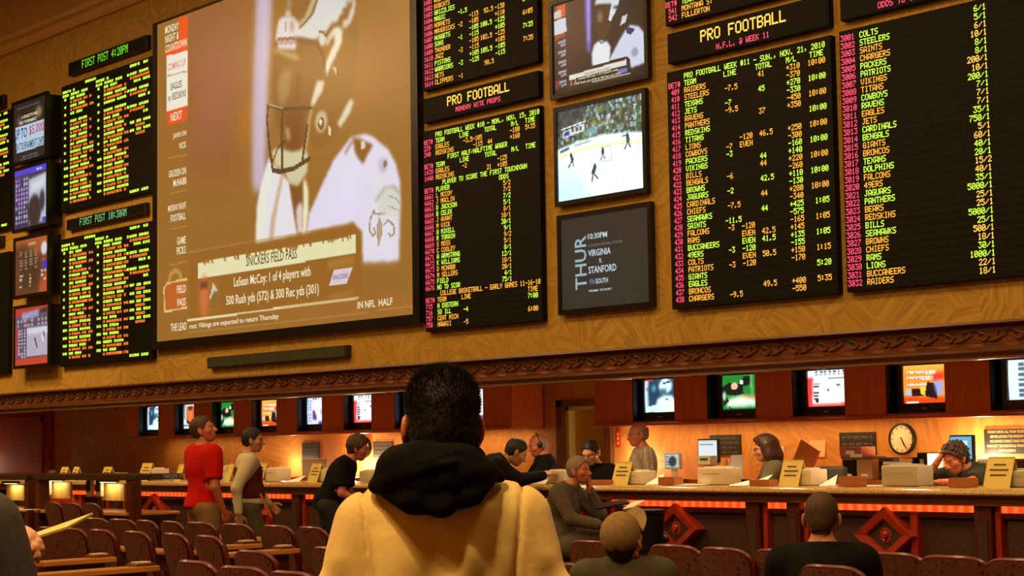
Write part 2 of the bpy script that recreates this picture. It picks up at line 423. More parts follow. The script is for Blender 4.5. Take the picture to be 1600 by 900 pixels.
# ---- header signs
def sign(label, X0, X1, Z0, Z1, rows, body=M_BOARD, name='header_sign', recess=False):
    t, M = board(name, label, 'led sign', X0, X1, Z0, Z1, None, body=body)
    w = X1-X0; h = Z1-Z0
    MB().box(-w/2+0.02, w/2-0.02, -(WY-BY)-0.003, -(WY-BY)+0.001, 0.015, h-0.015).build('display_panel', M_BOARD, t)
    L = letters_on(t)
    for (xa, xb, zc, hh, s, c) in rows:
        n = len(s)*6-1; dx = (xb-xa)/n
        L.put(xa-t.location.x, zc-t.location.z, s, c, dx, hh/7)
    L.build(t)
    return t
sign('black header sign reading PRO FOOTBALL in amber and N.F.L. @ WEEK 11 in red', -11.17, -9.30, 4.945, 5.225,
     [(LX(1094.5, 50), LX(1228, 30), 5.128, 0.105, 'PRO FOOTBALL', 'y'), (LX(1119.5, 68), LX(1202, 52), 5.0, 0.052, 'N.F.L. @ WEEK 11', 'r')])
sign('black header sign reading PRO FOOTBALL over MONDAY NITE PROPS', -14.785, -12.945, 4.93, 5.193,
     [(LX(699, 150), LX(796, 140), 5.105, 0.098, 'PRO FOOTBALL', 'y'), (LX(712.5, 170), LX(782, 155), 5.0, 0.05, 'MONDAY NITE PROPS', 'r')])
sign('black header sign cut by the top edge, red ODDS TO WIN above the rightmost board', -9.18, -7.3, 4.962, 5.24,
     [(-8.85, -7.65, 5.16, 0.10, 'PRO FOOTBALL', 'y'), (LX(1372, 5), LX(1440, 2), 5.02, 0.052, 'ODDS TO WIN', 'r')])
sign('thin dark sign with green dots reading FIRST POST 4:20PM', -22.88, -20.67, 6.80, 6.99,
     [(LX(128.5, 100), LX(200, 80), 6.90, 0.115, 'FIRST POST 4:20PM', 'd')], body=M_SIGNBODY)
sign('thin dark sign with faint green dots reading FIRST POST 10:30AM', -22.91, -20.70, 4.61, 4.76,
     [(LX(125, 350), LX(198, 330), 4.688, 0.10, 'FIRST POST 10:30AM', 'w')], body=M_SIGNBODY)
sign('thin dark sign cropped at the left edge above the upper left board', -27.2, -24.97, 6.68, 6.88,
     [(-26.6, -25.4, 6.78, 0.11, 'FIRST POST', 'd')], body=M_SIGNBODY)
sign('thin dark sign cropped at the left edge between the two leftmost boards', -27.2, -24.99, 4.60, 4.75,
     [(-26.6, -25.4, 4.68, 0.10, 'FIRST POST', 'w')], body=M_SIGNBODY)

# ---- racing boards: rows too small to read
rng = random.Random(5)
def race_board(label, X0, X1, Z0, Z1, n1, head_gap, foot=True, empty=False):
    t, M = board('race_board', label, 'race board', X0, X1, Z0, Z1, (3, 40))
    L = letters_on(t); cx, cz = t.location.x, t.location.z
    w = X1-X0; h = Z1-Z0; px = w/240.0; dz = 0.0052
    rows = 32; p = h/(rows+1.0)
    def z(i): return h-p*(i+0.8)
    def w_(x, i, k, c):
        k = min(k, int((0.985-x)*w/(6*px)))
        if k > 0: L.put(-w/2+x*w, z(i), 'A'*k, c, px, dz, rng)
    def word(x, i, ks, c):
        for k in ks: w_(x, i, k, c); x += (k+0.8)*6*px/w
        return x
    for ci, x in enumerate((0.02, 0.40)):
        word(x, 1, (4, 1), 'g'); word(x, 2, (3, 4, 3), 'g'); word(x+0.26, 0, (5,), 'g') if ci == 0 else None
        i = 3
        for r in range(n1):
            if i > rows-2: break
            w_(x+0.02, i, 1 if r < 9 else 2, 'g')
            word(x+0.09, i, (rng.randint(2, 5), rng.randint(3, 5)), 'g')
            if head_gap and r == 2: i += 2; continue
            w_(x+0.09, i+1, 1, 'k'); w_(x+0.125, i+1, rng.randint(4, 7), 'k'); w_(x+0.24, i+1, 2, 'k'); w_(x+0.31, i+1, rng.choice((1, 2)), 'k')
            i += 2
    x = 0.77
    word(x, 0, (3,), 'g'); w_(x+0.08, 0, 1, 'g'); w_(x+0.14, 0, 4, 'g')
    for r in range(3):
        i = 2+r*4
        w_(x-0.03, i, 1, 'g'); word(x, i, (3, rng.randint(5, 7)), 'g'); w_(x, i+1, 1, 'k'); w_(x+0.03, i+1, rng.randint(5, 8), 'k')
        word(x+0.04+0.05*r, i+2, (3,)*(3-r), 'g')
    for r in range(2 if head_gap else 5):
        i = 14+r*2; word(x, i, (2, 2, 3), 'g'); w_(x+0.06, i+1, 4, 'k')
    if foot: word(x, rows-1, (4, 3, 4), 'g')
    L.build(t)
race_board('black racing board with lime and orange rows below the FIRST POST 4:20PM sign', -23.09, -20.52, 4.88, 6.68, 15, True)
race_board('black racing board with lime and orange rows below the FIRST POST 10:30AM sign', -23.10, -20.51, 2.705, 4.50, 15, False)
race_board('black racing board cut by the left edge, upper one, a few green numbers showing', -27.3, -24.70, 4.83, 6.62, 15, True)
t, M = board('race_board', 'blank black racing board cut by the left edge, lower one', 'race board', -27.3, -24.73, 2.69, 4.49, (3, 40))
# ---- dim display under the big screen
t, M = board('ticker_sign', 'long dim green-grey unlit ticker sign under the big screen', 'led sign', -19.17, -16.22, 2.515, 2.65, None, body=M_SIGNBODY)
MB().box(-1.455, 1.43, -0.074, -0.068, 0.012, 0.123).build('display_panel', mat('ticker_face', (62, 66, 40), 0.5, noise=(50, 56, 36), scale=8), t)
# ------------------------------------------------------------------ materials of the room
def wall_mat(name, a, b, c, scale=3.0, rough=0.6, bump=0.25):
    m = bpy.data.materials.new(name); m.use_nodes = True; nt = m.node_tree; bs = nt.nodes['Principled BSDF']
    bs.inputs['Roughness'].default_value = rough; bs.inputs['Specular IOR Level'].default_value = 0.3
    tc = nt.nodes.new('ShaderNodeTexCoord'); mp = nt.nodes.new('ShaderNodeMapping'); nt.links.new(tc.outputs['Object'], mp.inputs[0])
    v = nt.nodes.new('ShaderNodeTexVoronoi'); v.inputs['Scale'].default_value = scale; v.inputs['Randomness'].default_value = 1.0
    nt.links.new(mp.outputs[0], v.inputs['Vector'])
    # each patch gets its own stroke direction
    sep = nt.nodes.new('ShaderNodeSeparateColor'); nt.links.new(v.outputs['Color'], sep.inputs[0])
    mul = nt.nodes.new('ShaderNodeMath'); mul.operation = 'MULTIPLY'; mul.inputs[1].default_value = 3.14; nt.links.new(sep.outputs[0], mul.inputs[0])
    rot = nt.nodes.new('ShaderNodeVectorRotate'); rot.rotation_type = 'Y_AXIS'; nt.links.new(mp.outputs[0], rot.inputs['Vector']); nt.links.new(mul.outputs[0], rot.inputs['Angle'])
    m2 = nt.nodes.new('ShaderNodeMapping'); m2.inputs['Scale'].default_value = (28, 28, 2.2); nt.links.new(rot.outputs[0], m2.inputs[0])
    n = nt.nodes.new('ShaderNodeTexNoise'); n.inputs['Scale'].default_value = 1.0; n.inputs['Detail'].default_value = 3; nt.links.new(m2.outputs[0], n.inputs['Vector'])
    n2 = nt.nodes.new('ShaderNodeTexNoise'); n2.inputs['Scale'].default_value = 0.9; n2.inputs['Detail'].default_value = 3; nt.links.new(mp.outputs[0], n2.inputs['Vector'])
    rp = nt.nodes.new('ShaderNodeValToRGB'); rp.color_ramp.elements[0].position = 0.36; rp.color_ramp.elements[1].position = 0.64
    rp.color_ramp.elements[0].color = (*s2l(a), 1); rp.color_ramp.elements[1].color = (*s2l(b), 1); nt.links.new(n.outputs['Fac'], rp.inputs[0])
    mx = nt.nodes.new('ShaderNodeMix'); mx.data_type = 'RGBA'; mx.inputs[7].default_value = (*s2l(c), 1)
    r2 = nt.nodes.new('ShaderNodeMapRange'); r2.inputs[1].default_value = 0.4; r2.inputs[2].default_value = 0.7; r2.inputs[4].default_value = 0.45
    nt.links.new(n2.outputs['Fac'], r2.inputs[0]); nt.links.new(r2.outputs[0], mx.inputs[0]); nt.links.new(rp.outputs[0], mx.inputs[6]); nt.links.new(mx.outputs[2], bs.inputs['Base Color'])
    bp = nt.nodes.new('ShaderNodeBump'); bp.inputs['Strength'].default_value = bump; bp.inputs['Distance'].default_value = 0.01
    nt.links.new(n.outputs['Fac'], bp.inputs['Height']); nt.links.new(bp.outputs[0], bs.inputs['Normal'])
    return m
def wood_mat(name, a, b, rough=0.35, scale=1.0, axis='z', coat=0.3):
    m = bpy.data.materials.new(name); m.use_nodes = True; nt = m.node_tree; bs = nt.nodes['Principled BSDF']
    bs.inputs['Roughness'].default_value = rough; bs.inputs['Coat Weight'].default_value = coat; bs.inputs['Coat Roughness'].default_value = 0.2
    tc = nt.nodes.new('ShaderNodeTexCoord'); mp = nt.nodes.new('ShaderNodeMapping'); nt.links.new(tc.outputs['Object'], mp.inputs[0])
    mp.inputs['Scale'].default_value = {'z': (40*scale, 40*scale, 3*scale), 'x': (3*scale, 40*scale, 40*scale), 'y': (40*scale, 3*scale, 40*scale)}[axis]
    n = nt.nodes.new('ShaderNodeTexNoise'); n.inputs['Scale'].default_value = 1.0; n.inputs['Detail'].default_value = 4; n.inputs['Distortion'].default_value = 0.6
    nt.links.new(mp.outputs[0], n.inputs['Vector'])
    rp = nt.nodes.new('ShaderNodeValToRGB'); rp.color_ramp.elements[0].position = 0.3; rp.color_ramp.elements[1].position = 0.7
    rp.color_ramp.elements[0].color = (*s2l(a), 1); rp.color_ramp.elements[1].color = (*s2l(b), 1)
    nt.links.new(n.outputs['Fac'], rp.inputs[0]); nt.links.new(rp.outputs[0], bs.inputs['Base Color'])
    _M[name] = m
    return m
M_WALL = wall_mat('amber_straw_wallpaper', (190, 154, 66), (162, 124, 48), (176, 138, 56), 4.0, 0.6, 0.10)
M_SWALL = wall_mat('service_wall_paper', (205, 150, 78), (182, 126, 60), (196, 138, 66), 2.0, 0.55, 0.15)
M_CEIL = mat('ceiling_paint', (206, 162, 100), 0.8, noise=(196, 152, 92), scale=3)
M_CROWN = mat('crown_paint', (205, 158, 88), 0.55)
M_FLOOR = mat('floor_carpet', (58, 26, 18), 0.95, noise=(96, 64, 30), scale=9, bump=0.4)
W_CHERRY = wood_mat('cherry_wood', (168, 74, 34), (196, 96, 44))
W_CHERRYX = wood_mat('cherry_wood_long', (168, 78, 36), (196, 100, 48), axis='x')
W_DARK = wood_mat('dark_mahogany', (66, 26, 12), (92, 38, 18), 0.3)
W_DARKX = wood_mat('dark_mahogany_long', (84, 40, 18), (116, 60, 28), 0.35, axis='x')
W_RED = wood_mat('red_mahogany', (140, 40, 20), (170, 54, 28), 0.32)
W_OAK = wood_mat('honey_oak', (176, 112, 48), (204, 140, 70), 0.35, axis='y')
M_CARVE = mat('carved_bronze_wood', (104, 66, 28), 0.5, noise=(70, 42, 18), scale=30)
M_GRANITE = mat('speckled_granite', (196, 160, 96), 0.25, noise=(150, 116, 62), scale=60, coat=0.3)
M_GRANITE_D = mat('dark_granite', (64, 46, 28), 0.25, noise=(36, 26, 18), scale=50, coat=0.3)
M_CHROME = mat('chrome', (200, 200, 200), 0.15, metal=1.0)
M_BRASS = mat('brass', (196, 156, 80), 0.3, metal=1.0)
M_WHITE = mat('white_paper', (236, 230, 214), 0.8)
M_BEIGE = mat('beige_plastic', (214, 200, 168), 0.5)
M_BEIGE2 = mat('putty_plastic', (178, 168, 140), 0.5)
M_YELLOWCARD = mat('yellow_card', (214, 190, 96), 0.6)
M_DARKTEXT = mat('dark_ink', (70, 56, 30), 0.8)
M_CARDBOX = mat('orange_brown_box', (176, 104, 52), 0.6)
M_BLACKCLOTH = mat('black_cloth', (11, 10, 11), 0.95, spec=0.2, noise=(18, 16, 16), scale=40)

# ------------------------------------------------------------------ room shell
XL, XR, YB, YF = -33.0, 7.0, -5.0, 13.7
struct('floor', MB().box(XL, XR, YB, 14.2, -0.1, 0.0), M_FLOOR)
struct('ceiling', MB().box(XL, XR, YB, 14.2, CEIL_Z, CEIL_Z+0.15), M_CEIL)
struct('wall_front', MB().box(XL, XR, WY, 14.2, 2.39, CEIL_Z), M_WALL)
struct('wall_back', MB().box(XL, -14.98, YF, YF+0.2, 0, 2.6).box(-14.18, XR, YF, YF+0.2, 0, 2.6).box(-14.98, -14.18, YF, YF+0.2, 2.0, 2.6), M_SWALL)
struct('wall_left', MB().box(XL-0.15, XL, YB, 14.2, 0, CEIL_Z), M_WALL)
struct('wall_right', MB().box(XR, XR+0.15, YB, 14.2, 0, CEIL_Z), M_WALL)
struct('wall_rear', MB().box(XL, XR, YB-0.15, YB, 0, CEIL_Z), M_WALL)
struct('ceiling', MB().box(XL, XR, 11.6, YF, 2.25, 2.39), M_CEIL)
# crown at the head of the board wall: lower roll, cove, upper roll
struct('trim_1', MB().extrude_x([(WY, 7.48), (WY-0.05, 7.49), (WY-0.09, 7.54), (WY-0.10, 7.60), (WY-0.16, 7.64), (WY-0.17, 7.70), (WY, 7.72)], XL, XR), M_CROWN, True)
struct('trim_2', MB().extrude_x([(WY, 7.70), (WY-0.12, 7.72), (WY-0.25, 7.90), (WY-0.45, 8.06), (WY-0.62, 8.12), (WY-0.62, CEIL_Z), (WY, CEIL_Z)], XL, XR), M_CEIL, True)
struct('trim_3', MB().extrude_x([(WY-0.60, 8.08), (WY-0.70, 8.10), (WY-0.74, 8.16), (WY-0.82, 8.20), (WY-0.84, CEIL_Z), (WY-0.6, CEIL_Z)], XL, XR), M_CROWN, True)
# cornice at the foot of the board wall
cor = struct('trim_4', MB().extrude_x([(11.60, 2.39), (11.50, 2.385), (11.49, 2.365), (11.55, 2.345), (11.56, 2.34), (11.56, 2.215), (11.54, 2.21), (11.50, 2.19), (11.50, 2.17), (11.54, 2.15), (11.55, 2.12), (11.58, 2.10), (11.68, 2.10), (11.72, 2.25), (11.72, 2.39)], XL, XR), W_DARKX, True)
sc = MB()
x = -27.0; k = 0
while x < -6.0:
    # a leafy scroll, mirrored from one to the next
    sgn = 1 if k % 2 == 0 else -1; pts = []
    for i in range(15):
        a = i/14*1.6*PI; r = 0.046*(1-0.62*i/14)
        pts.append((x+0.06+r*math.cos(a)*1.1, 11.553, 2.277+sgn*r*math.sin(a)))
    sc.tube(pts, [0.011-0.0004*i for i in range(15)], 5)
    sc.tube([(x-0.03, 11.553, 2.277-sgn*0.045), (x+0.03, 11.55, 2.277-sgn*0.03), (x+0.10, 11.553, 2.277)], [0.006, 0.013, 0.004], 5)
    sc.ball((x+0.125, 11.553, 2.277+sgn*0.038), (0.018, 0.012, 0.012), nu=6, nv=4)
    x += 0.155; k += 1
sc.box(-27, -6, 11.548, 11.556, 2.335, 2.341)
sc.build('carved_scrolls', M_CARVE, cor, fix=False)
# panelling at the far left end of the service wall
pn = MB().box(-29.9, -27.46, YF-0.06, YF, 0, 2.25)
for a, b in ((-29.7, -27.72),):
    pn.box(a, a+0.07, YF-0.09, YF-0.05, 0.95, 2.12).box(b-0.07, b, YF-0.09, YF-0.05, 0.95, 2.12).box(a, b, YF-0.09, YF-0.05, 2.05, 2.12).box(a, b, YF-0.09, YF-0.05, 0.95, 1.02)
struct('trim_5', pn, wood_mat('matt_red_mahogany', (140, 40, 20), (164, 52, 28), 0.7, coat=0.0))
# door in the service wall
M_DOORF = wood_mat('door_frame_brown', (84, 46, 18), (104, 60, 26)); M_DOOR = mat('door_cream', (200, 168, 84), 0.5)
d = struct('door_1', MB().box(-14.90, -14.25, 13.80, 13.86, 0, 1.94), M_DOOR)
MB().box(-15.02, -14.92, 13.64, 13.87, 0, 2.0).box(-14.24, -14.14, 13.64, 13.87, 0, 2.0).box(-15.02, -14.14, 13.64, 13.87, 1.93, 2.01).build('door_frame', M_DOORF, d)
MB().box(-14.92, -14.87, 13.70, 13.84, 0, 1.93).box(-14.92, -14.24, 13.70, 13.84, 1.885, 1.93).build('door_jamb', M_DOOR, d)
k_ = MB().tube([(-14.31, 13.80, 0.98), (-14.31, 13.74, 0.98)], 0.012).ball((-14.31, 13.72, 0.98), 0.028).build('door_handle', M_BRASS, d, smooth=True)
struct('wall_back', MB().box(-15.2, -14.0, 13.86, 13.9, 0, 2.6), M_SWALL)

# ceiling fixtures where the lamps hang
M_LAMPFACE = emit('lamp_diffuser', (255, 214, 150), 2.0)
for o in [o for o in bpy.data.objects if o.type == 'LIGHT' and o.name.startswith('ceiling_light')]:
    t = thing('ceiling_fixture', 'square ceiling light fixture above the seating, out of the photo', 'ceiling light', (o.location.x, o.location.y, CEIL_Z), 0, 'ceiling light fixtures above the seats')
    MB().box(-0.9, 0.9, -0.9, -0.82, -0.1, 0).box(-0.9, 0.9, 0.82, 0.9, -0.1, 0).box(-0.9, -0.82, -0.82, 0.82, -0.1, 0).box(0.82, 0.9, -0.82, 0.82, -0.1, 0).build('frame', M_CROWN, t)
    MB().box(-0.82, 0.82, -0.82, 0.82, -0.05, -0.03).build('diffuser', M_LAMPFACE, t)
for i, lx in enumerate(SOFFIT_SPOTS):
    t = thing('recessed_downlight', 'small round downlight in the soffit over the betting counter', 'downlight', (lx, 11.98, 2.25), 0, 'downlights in the soffit over the counter')
    MB().lathe([(0.09, 0), (0.09, -0.012), (0.075, -0.02), (0.07, -0.01)], 20).build('ring', M_CHROME, t, smooth=True)
    MB().lathe([(0.068, -0.004), (0.06, -0.012)], 20).build('lens', M_LAMPFACE, t)
# ------------------------------------------------------------------ broadcast pictures, painted on a vertex grid
class Pic:
    def __init__(s, w, h, bg):
        s.w = w; s.h = h; s.a = np.zeros((h, w, 3)); s.a[:] = bg
        s.X, s.Y = np.meshgrid((np.arange(w)+0.5)/w, (np.arange(h)+0.5)/h)   # 0..1, y down
    def mask(s, pts):
        m = np.zeros((s.h, s.w), bool); n = len(pts)
        for i in range(n):
            x1, y1 = pts[i]; x2, y2 = pts[(i+1) % n]
            if y1 == y2: continue
            c = ((y1 > s.Y) != (y2 > s.Y)) & (s.X < (x2-x1)*(s.Y-y1)/(y2-y1)+x1)
            m ^= c
        return m
    def blurm(s, m, r):
        m = m.astype(float)
        for _ in range(2):
            for ax in (0, 1):
                k = int(r)
                if k < 1: continue
                p = np.pad(m, [(k, k) if a == ax else (0, 0) for a in (0, 1)], mode='edge')
                c = np.cumsum(p, axis=ax); z = np.zeros_like(np.take(c, [0], axis=ax)); c = np.concatenate([z, c], axis=ax)
                L = m.shape[ax]
                m = (np.take(c, range(2*k+1, 2*k+1+L), axis=ax)-np.take(c, range(0, L), axis=ax))/(2*k+1)
        return m
    def poly(s, pts, col, soft=0, alpha=1.0):
        m = s.blurm(s.mask(pts), soft)*alpha
        s.a = s.a*(1-m[..., None])+np.array(col, float)*m[..., None]; return s
    def ell(s, cx, cy, rx, ry, col, soft=0, alpha=1.0):
        m = s.blurm(((s.X-cx)/rx)**2+((s.Y-cy)/ry)**2 < 1, soft)*alpha
        s.a = s.a*(1-m[..., None])+np.array(col, float)*m[..., None]; return s
    def line(s, pts, wd, col, soft=0, alpha=1.0):
        asp = s.w/s.h; M_ = np.zeros((s.h, s.w), bool)
        for (x1, y1), (x2, y2) in zip(pts[:-1], pts[1:]):
            dx, dy = (x2-x1)*asp, y2-y1; L2 = dx*dx+dy*dy+1e-12
            t = np.clip((((s.X-x1)*asp)*dx+(s.Y-y1)*dy)/L2, 0, 1)
            M_ |= np.hypot((s.X-x1)*asp-t*dx, (s.Y-y1)-t*dy) < wd/2
        m = s.blurm(M_, soft)*alpha
        s.a = s.a*(1-m[..., None])+np.array(col, float)*m[..., None]; return s
    def speck(s, x0, y0, x1, y1, cols, n, size, rng, tall=1.0):
        for _ in range(n):
            cx = rng.uniform(x0, x1); cy = rng.uniform(y0, y1); c = rng.choice(cols)
            w_ = size*rng.uniform(0.5, 1.3); h_ = w_*tall
            xa, xb = int((cx-w_)*s.w), int((cx+w_)*s.w)+1; ya, yb = int((cy-h_)*s.h), int((cy+h_)*s.h)+1
            s.a[max(0, ya):yb, max(0, xa):xb] = s.a[max(0, ya):yb, max(0, xa):xb]*0.35+np.array(c, float)*0.65
        return s
    def rows(s, x0, y0, x1, y1, nr, nc, col, rng, fill=0.7):
        for r in range(nr):
            for c in range(nc):
                if rng.random() < 0.12: continue
                xa = x0+(x1-x0)*(c+0.1)/nc; xb = xa+(x1-x0)/nc*fill*rng.uniform(0.6, 1.1)
                ya = y0+(y1-y0)*(r+0.2)/nr; yb = ya+(y1-y0)/nr*0.6
                s.poly([(xa, ya), (xb, ya), (xb, yb), (xa, yb)], col, 0, 0.85)
        return s
    def build(s, name, parent, box, Y, m, bulge=0.0, label=None):
        """box=(x0,x1,z0,z1) in the parent's frame; the picture glows, so its colours are emission"""
        x0, x1, z0, z1 = box; w, h = s.w, s.h
        gx, gz = np.meshgrid(np.linspace(x0, x1, w), np.linspace(z1, z0, h))
        u = (gx-(x0+x1)/2)/((x1-x0)/2); v = (gz-(z0+z1)/2)/((z1-z0)/2)
        gy = np.full_like(gx, Y)-bulge*(1-(u*u+v*v)/2)
        co = np.stack([gx, gy, gz], -1).reshape(-1, 3)
        idx = np.arange(w*h).reshape(h, w)
        fs = np.stack([idx[:-1, :-1], idx[1:, :-1], idx[1:, 1:], idx[:-1, 1:]], -1).reshape(-1, 4)
        me = bpy.data.meshes.new(name); me.from_pydata(co.tolist(), [], fs.tolist()); me.update()
        c = np.clip(s.a/255.0, 0, 1.2); lin = np.where(c <= 0.04045, c/12.92, ((c+0.055)/1.055)**2.4)
        at_ = me.color_attributes.new('picture', 'FLOAT_COLOR', 'POINT')
        at_.data.foreach_set('color', np.concatenate([lin.reshape(-1, 3), np.ones((w*h, 1))], 1).ravel())
        me.polygons.foreach_set('use_smooth', [True]*len(me.polygons))
        me.materials.append(m)
        o = bpy.data.objects.new(name, me); COL.objects.link(o); o.parent = parent
        if label: o['label'] = label
        return o
M_PIC = emit_attr('broadcast_picture', 1.0)
M_PICBRIGHT = emit_attr('bright_picture', 1.35)

# ------------------------------------------------------------------ the projection screen
SX0, SX1, SZ0, SZ1 = -20.483, -14.862, 2.812, 7.092
IX0 = at(245.8, 250, BY).x; IX1 = at(644.6, 250, BY).x; IZ0 = at(500, 507, BY).z; IZ1 = at(246, 39, BY).z
t = thing('projection_screen', 'giant black-framed projection screen showing a football player in a cage helmet', 'screen', ((SX0+SX1)/2, WY, SZ0))
M = T(-(SX0+SX1)/2, -WY, -SZ0)
fr = MB().box(SX0, SX1, BY-0.02, WY-0.001, SZ0, IZ0, M).box(SX0, SX1, BY-0.02, WY-0.001, IZ1, SZ1, M).box(SX0, IX0, BY-0.02, WY-0.001, IZ0, IZ1, M).box(IX1, SX1, BY-0.02, WY-0.001, IZ0, IZ1, M)
fr.build('frame', M_BLACKSATIN, t)
def scr(px, py):
    p = at(px, py, BY); return ((p.x-IX0)/(IX1-IX0), (IZ1-p.z)/(IZ1-IZ0))
def za(pts, ox, oy, k): return [scr(ox+a/k, oy+b/k) for a, b in pts]
A = lambda p: za(p, 230, 0, 3.214)       # three views of the photograph used for tracing
B = lambda p: za(p, 230, 280, 3.0)
Cc = lambda p: za(p, 380, 0, 3.0)
D_ = lambda p: za(p, 440, 0, 9.0)
E_ = lambda p: za(p, 380, 180, 3.75)
BG = (152, 103, 42); DK = (120, 74, 28); DKR = (96, 58, 24); LT = (214, 214, 196); LIL = (206, 196, 214); WH = (236, 234, 214)
pc = Pic(330, 280, BG)
pc.poly(A([(200, 0), (520, 0), (500, 400), (470, 900), (200, 900)]), (150, 92, 52), 14, 0.8)
pc.poly(A([(240, 200), (420, 100), (430, 600), (250, 800)]), (158, 98, 66), 16, 0.7)
pc.ell(*scr(385, 195), 0.03, 0.07, (176, 112, 24), 8, 0.8)
pc.poly(A([(900, 350), (1330, 250), (1330, 900), (950, 900)]), (146, 98, 34), 18, 0.6)
# lilac light column behind the player
pc.poly(A([(548, -40), (628, -40), (622, 200), (606, 420), (600, 640), (590, 960), (530, 960), (526, 600), (536, 300)]), (192, 172, 188), 3, 1.0)
pc.poly(A([(575, -40), (605, -40), (596, 400), (575, 900), (560, 900), (566, 400)]), (204, 188, 200), 3, 0.6)
# helmet shell, face
pc.poly(Cc([(150, 180), (200, 60), (300, -20), (500, -20), (540, 130), (530, 330), (500, 480), (450, 620), (350, 700), (280, 640), (320, 500), (385, 370), (350, 200), (240, 190)]), (140, 92, 34), 2, 0.9)
pc.poly(Cc([(150, 200), (350, 210), (380, 370), (320, 500), (300, 640), (250, 720), (200, 700), (150, 560), (135, 380)]), (128, 80, 30), 2, 0.9)
pc.poly(Cc([(185, 330), (230, 330), (215, 440), (190, 500), (165, 480), (160, 400)]), (170, 134, 84), 2, 0.7)
pc.poly(Cc([(200, 520), (280, 520), (275, 640), (240, 700), (205, 640)]), (122, 66, 24), 2, 0.9)
pc.poly(Cc([(250, 350), (262, 350), (262, 480), (250, 480)]), (104, 62, 24), 1, 0.7)
pc.poly(Cc([(195, 595), (215, 600), (225, 650), (205, 670)]), (190, 150, 100), 1, 0.8)
# white parts of the helmet
pc.poly(D_([(520, -40), (1000, -40), (960, 40), (900, 110), (880, 180), (820, 230), (790, 300), (740, 350), (690, 340), (640, 440), (560, 460), (510, 540), (430, 570), (200, 530), (230, 410), (300, 370), (420, 230), (480, 90)]), (208, 208, 204), 1, 1)
pc.poly(D_([(440, -40), (500, -40), (400, 220), (300, 350), (245, 400), (240, 330), (330, 230)]), (196, 178, 140), 1, 0.9)
pc.line(D_([(510, -20), (440, 200), (330, 320), (250, 400)]), 0.006, (110, 70, 40), 0, 0.8)
for q in ([(920, 10), (960, 60), (890, 70)], [(870, 110), (920, 160), (850, 180)], [(830, 210), (885, 270), (800, 260)], [(730, 320), (785, 370), (700, 350)]):
    pc.poly(D_(q), (120, 78, 36), 1, 1)
pc.poly(D_([(960, -20), (1040, 0), (1020, 200), (970, 330), (900, 400), (850, 400), (860, 300), (930, 260), (960, 150), (1000, 60)]), (206, 190, 182), 1, 1)
pc.poly(D_([(520, 460), (580, 440), (640, 500), (620, 620), (560, 660), (520, 600)]), (206, 202, 184), 1, 1)
pc.poly(D_([(620, 600), (700, 430), (800, 380), (850, 420), (760, 500), (690, 560), (640, 660)]), (206, 200, 180), 1, 1)
pc.line(D_([(530, 450), (590, 460), (620, 520), (690, 400)]), 0.007, (112, 76, 36), 0, 0.9)
pc.poly(Cc([(425, 130), (465, 145), (462, 200), (440, 250), (410, 310), (385, 375), (376, 330), (400, 260), (428, 200)]), (222, 216, 190), 1, 1)
pc.poly(Cc([(345, 380), (382, 380), (370, 430), (335, 490), (315, 505), (322, 460)]), (216, 208, 178), 1, 1)
pc.poly(Cc([(165, 100), (185, 80), (235, 80), (262, 110), (262, 150), (245, 235), (165, 232), (152, 180)]), (216, 206, 204), 1, 1)
pc.poly(Cc([(160, 178), (240, 172), (240, 188), (160, 196)]), (130, 84, 50), 0, 0.8)
pc.poly(Cc([(195, 105), (205, 105), (205, 150), (195, 150)]), (150, 120, 110), 0, 0.7)
pc.poly(Cc([(218, 100), (240, 100), (240, 150), (218, 150)]), (170, 145, 130), 1, 0.7)
pc.poly(Cc([(200, 50), (222, 50), (226, 84), (196, 84)]), (200, 192, 180), 1, 0.9)
pc.poly(Cc([(206, 0), (224, 0), (222, 50), (206, 50)]), (160, 140, 110), 1, 0.8)
pc.poly(Cc([(135, 240), (160, 228), (250, 255), (270, 280), (240, 285), (160, 250)]), (186, 154, 100), 1, 0.8)
pc.line(Cc([(240, 182), (345, 200), (372, 260), (386, 372)]), 0.009, (84, 50, 22), 1, 0.9)
pc.line(Cc([(150, 205), (245, 198), (340, 215)]), 0.006, (100, 60, 26), 1, 0.8)
pc.ell(*Cc([(365, 570)])[0], 0.022, 0.030, (200, 186, 140), 1, 0.9); pc.ell(*Cc([(365, 580)])[0], 0.012, 0.017, (110, 74, 30), 0, 0.9); pc.ell(*Cc([(362, 572)])[0], 0.006, 0.008, (226, 220, 190), 0, 1)
pc.poly(Cc([(500, 465), (518, 475), (500, 530), (455, 600), (440, 580), (460, 540)]), (214, 208, 186), 1, 1)
pc.poly(Cc([(400, 590), (412, 600), (412, 640), (398, 630)]), (214, 208, 176), 0, 1); pc.poly(Cc([(420, 310), (436, 320), (434, 350), (422, 330)]), (200, 190, 160), 0, 0.9)
pc.line(Cc([(320, 510), (310, 560), (300, 640), (285, 740)]), 0.012, (190, 168, 110), 1, 0.9)
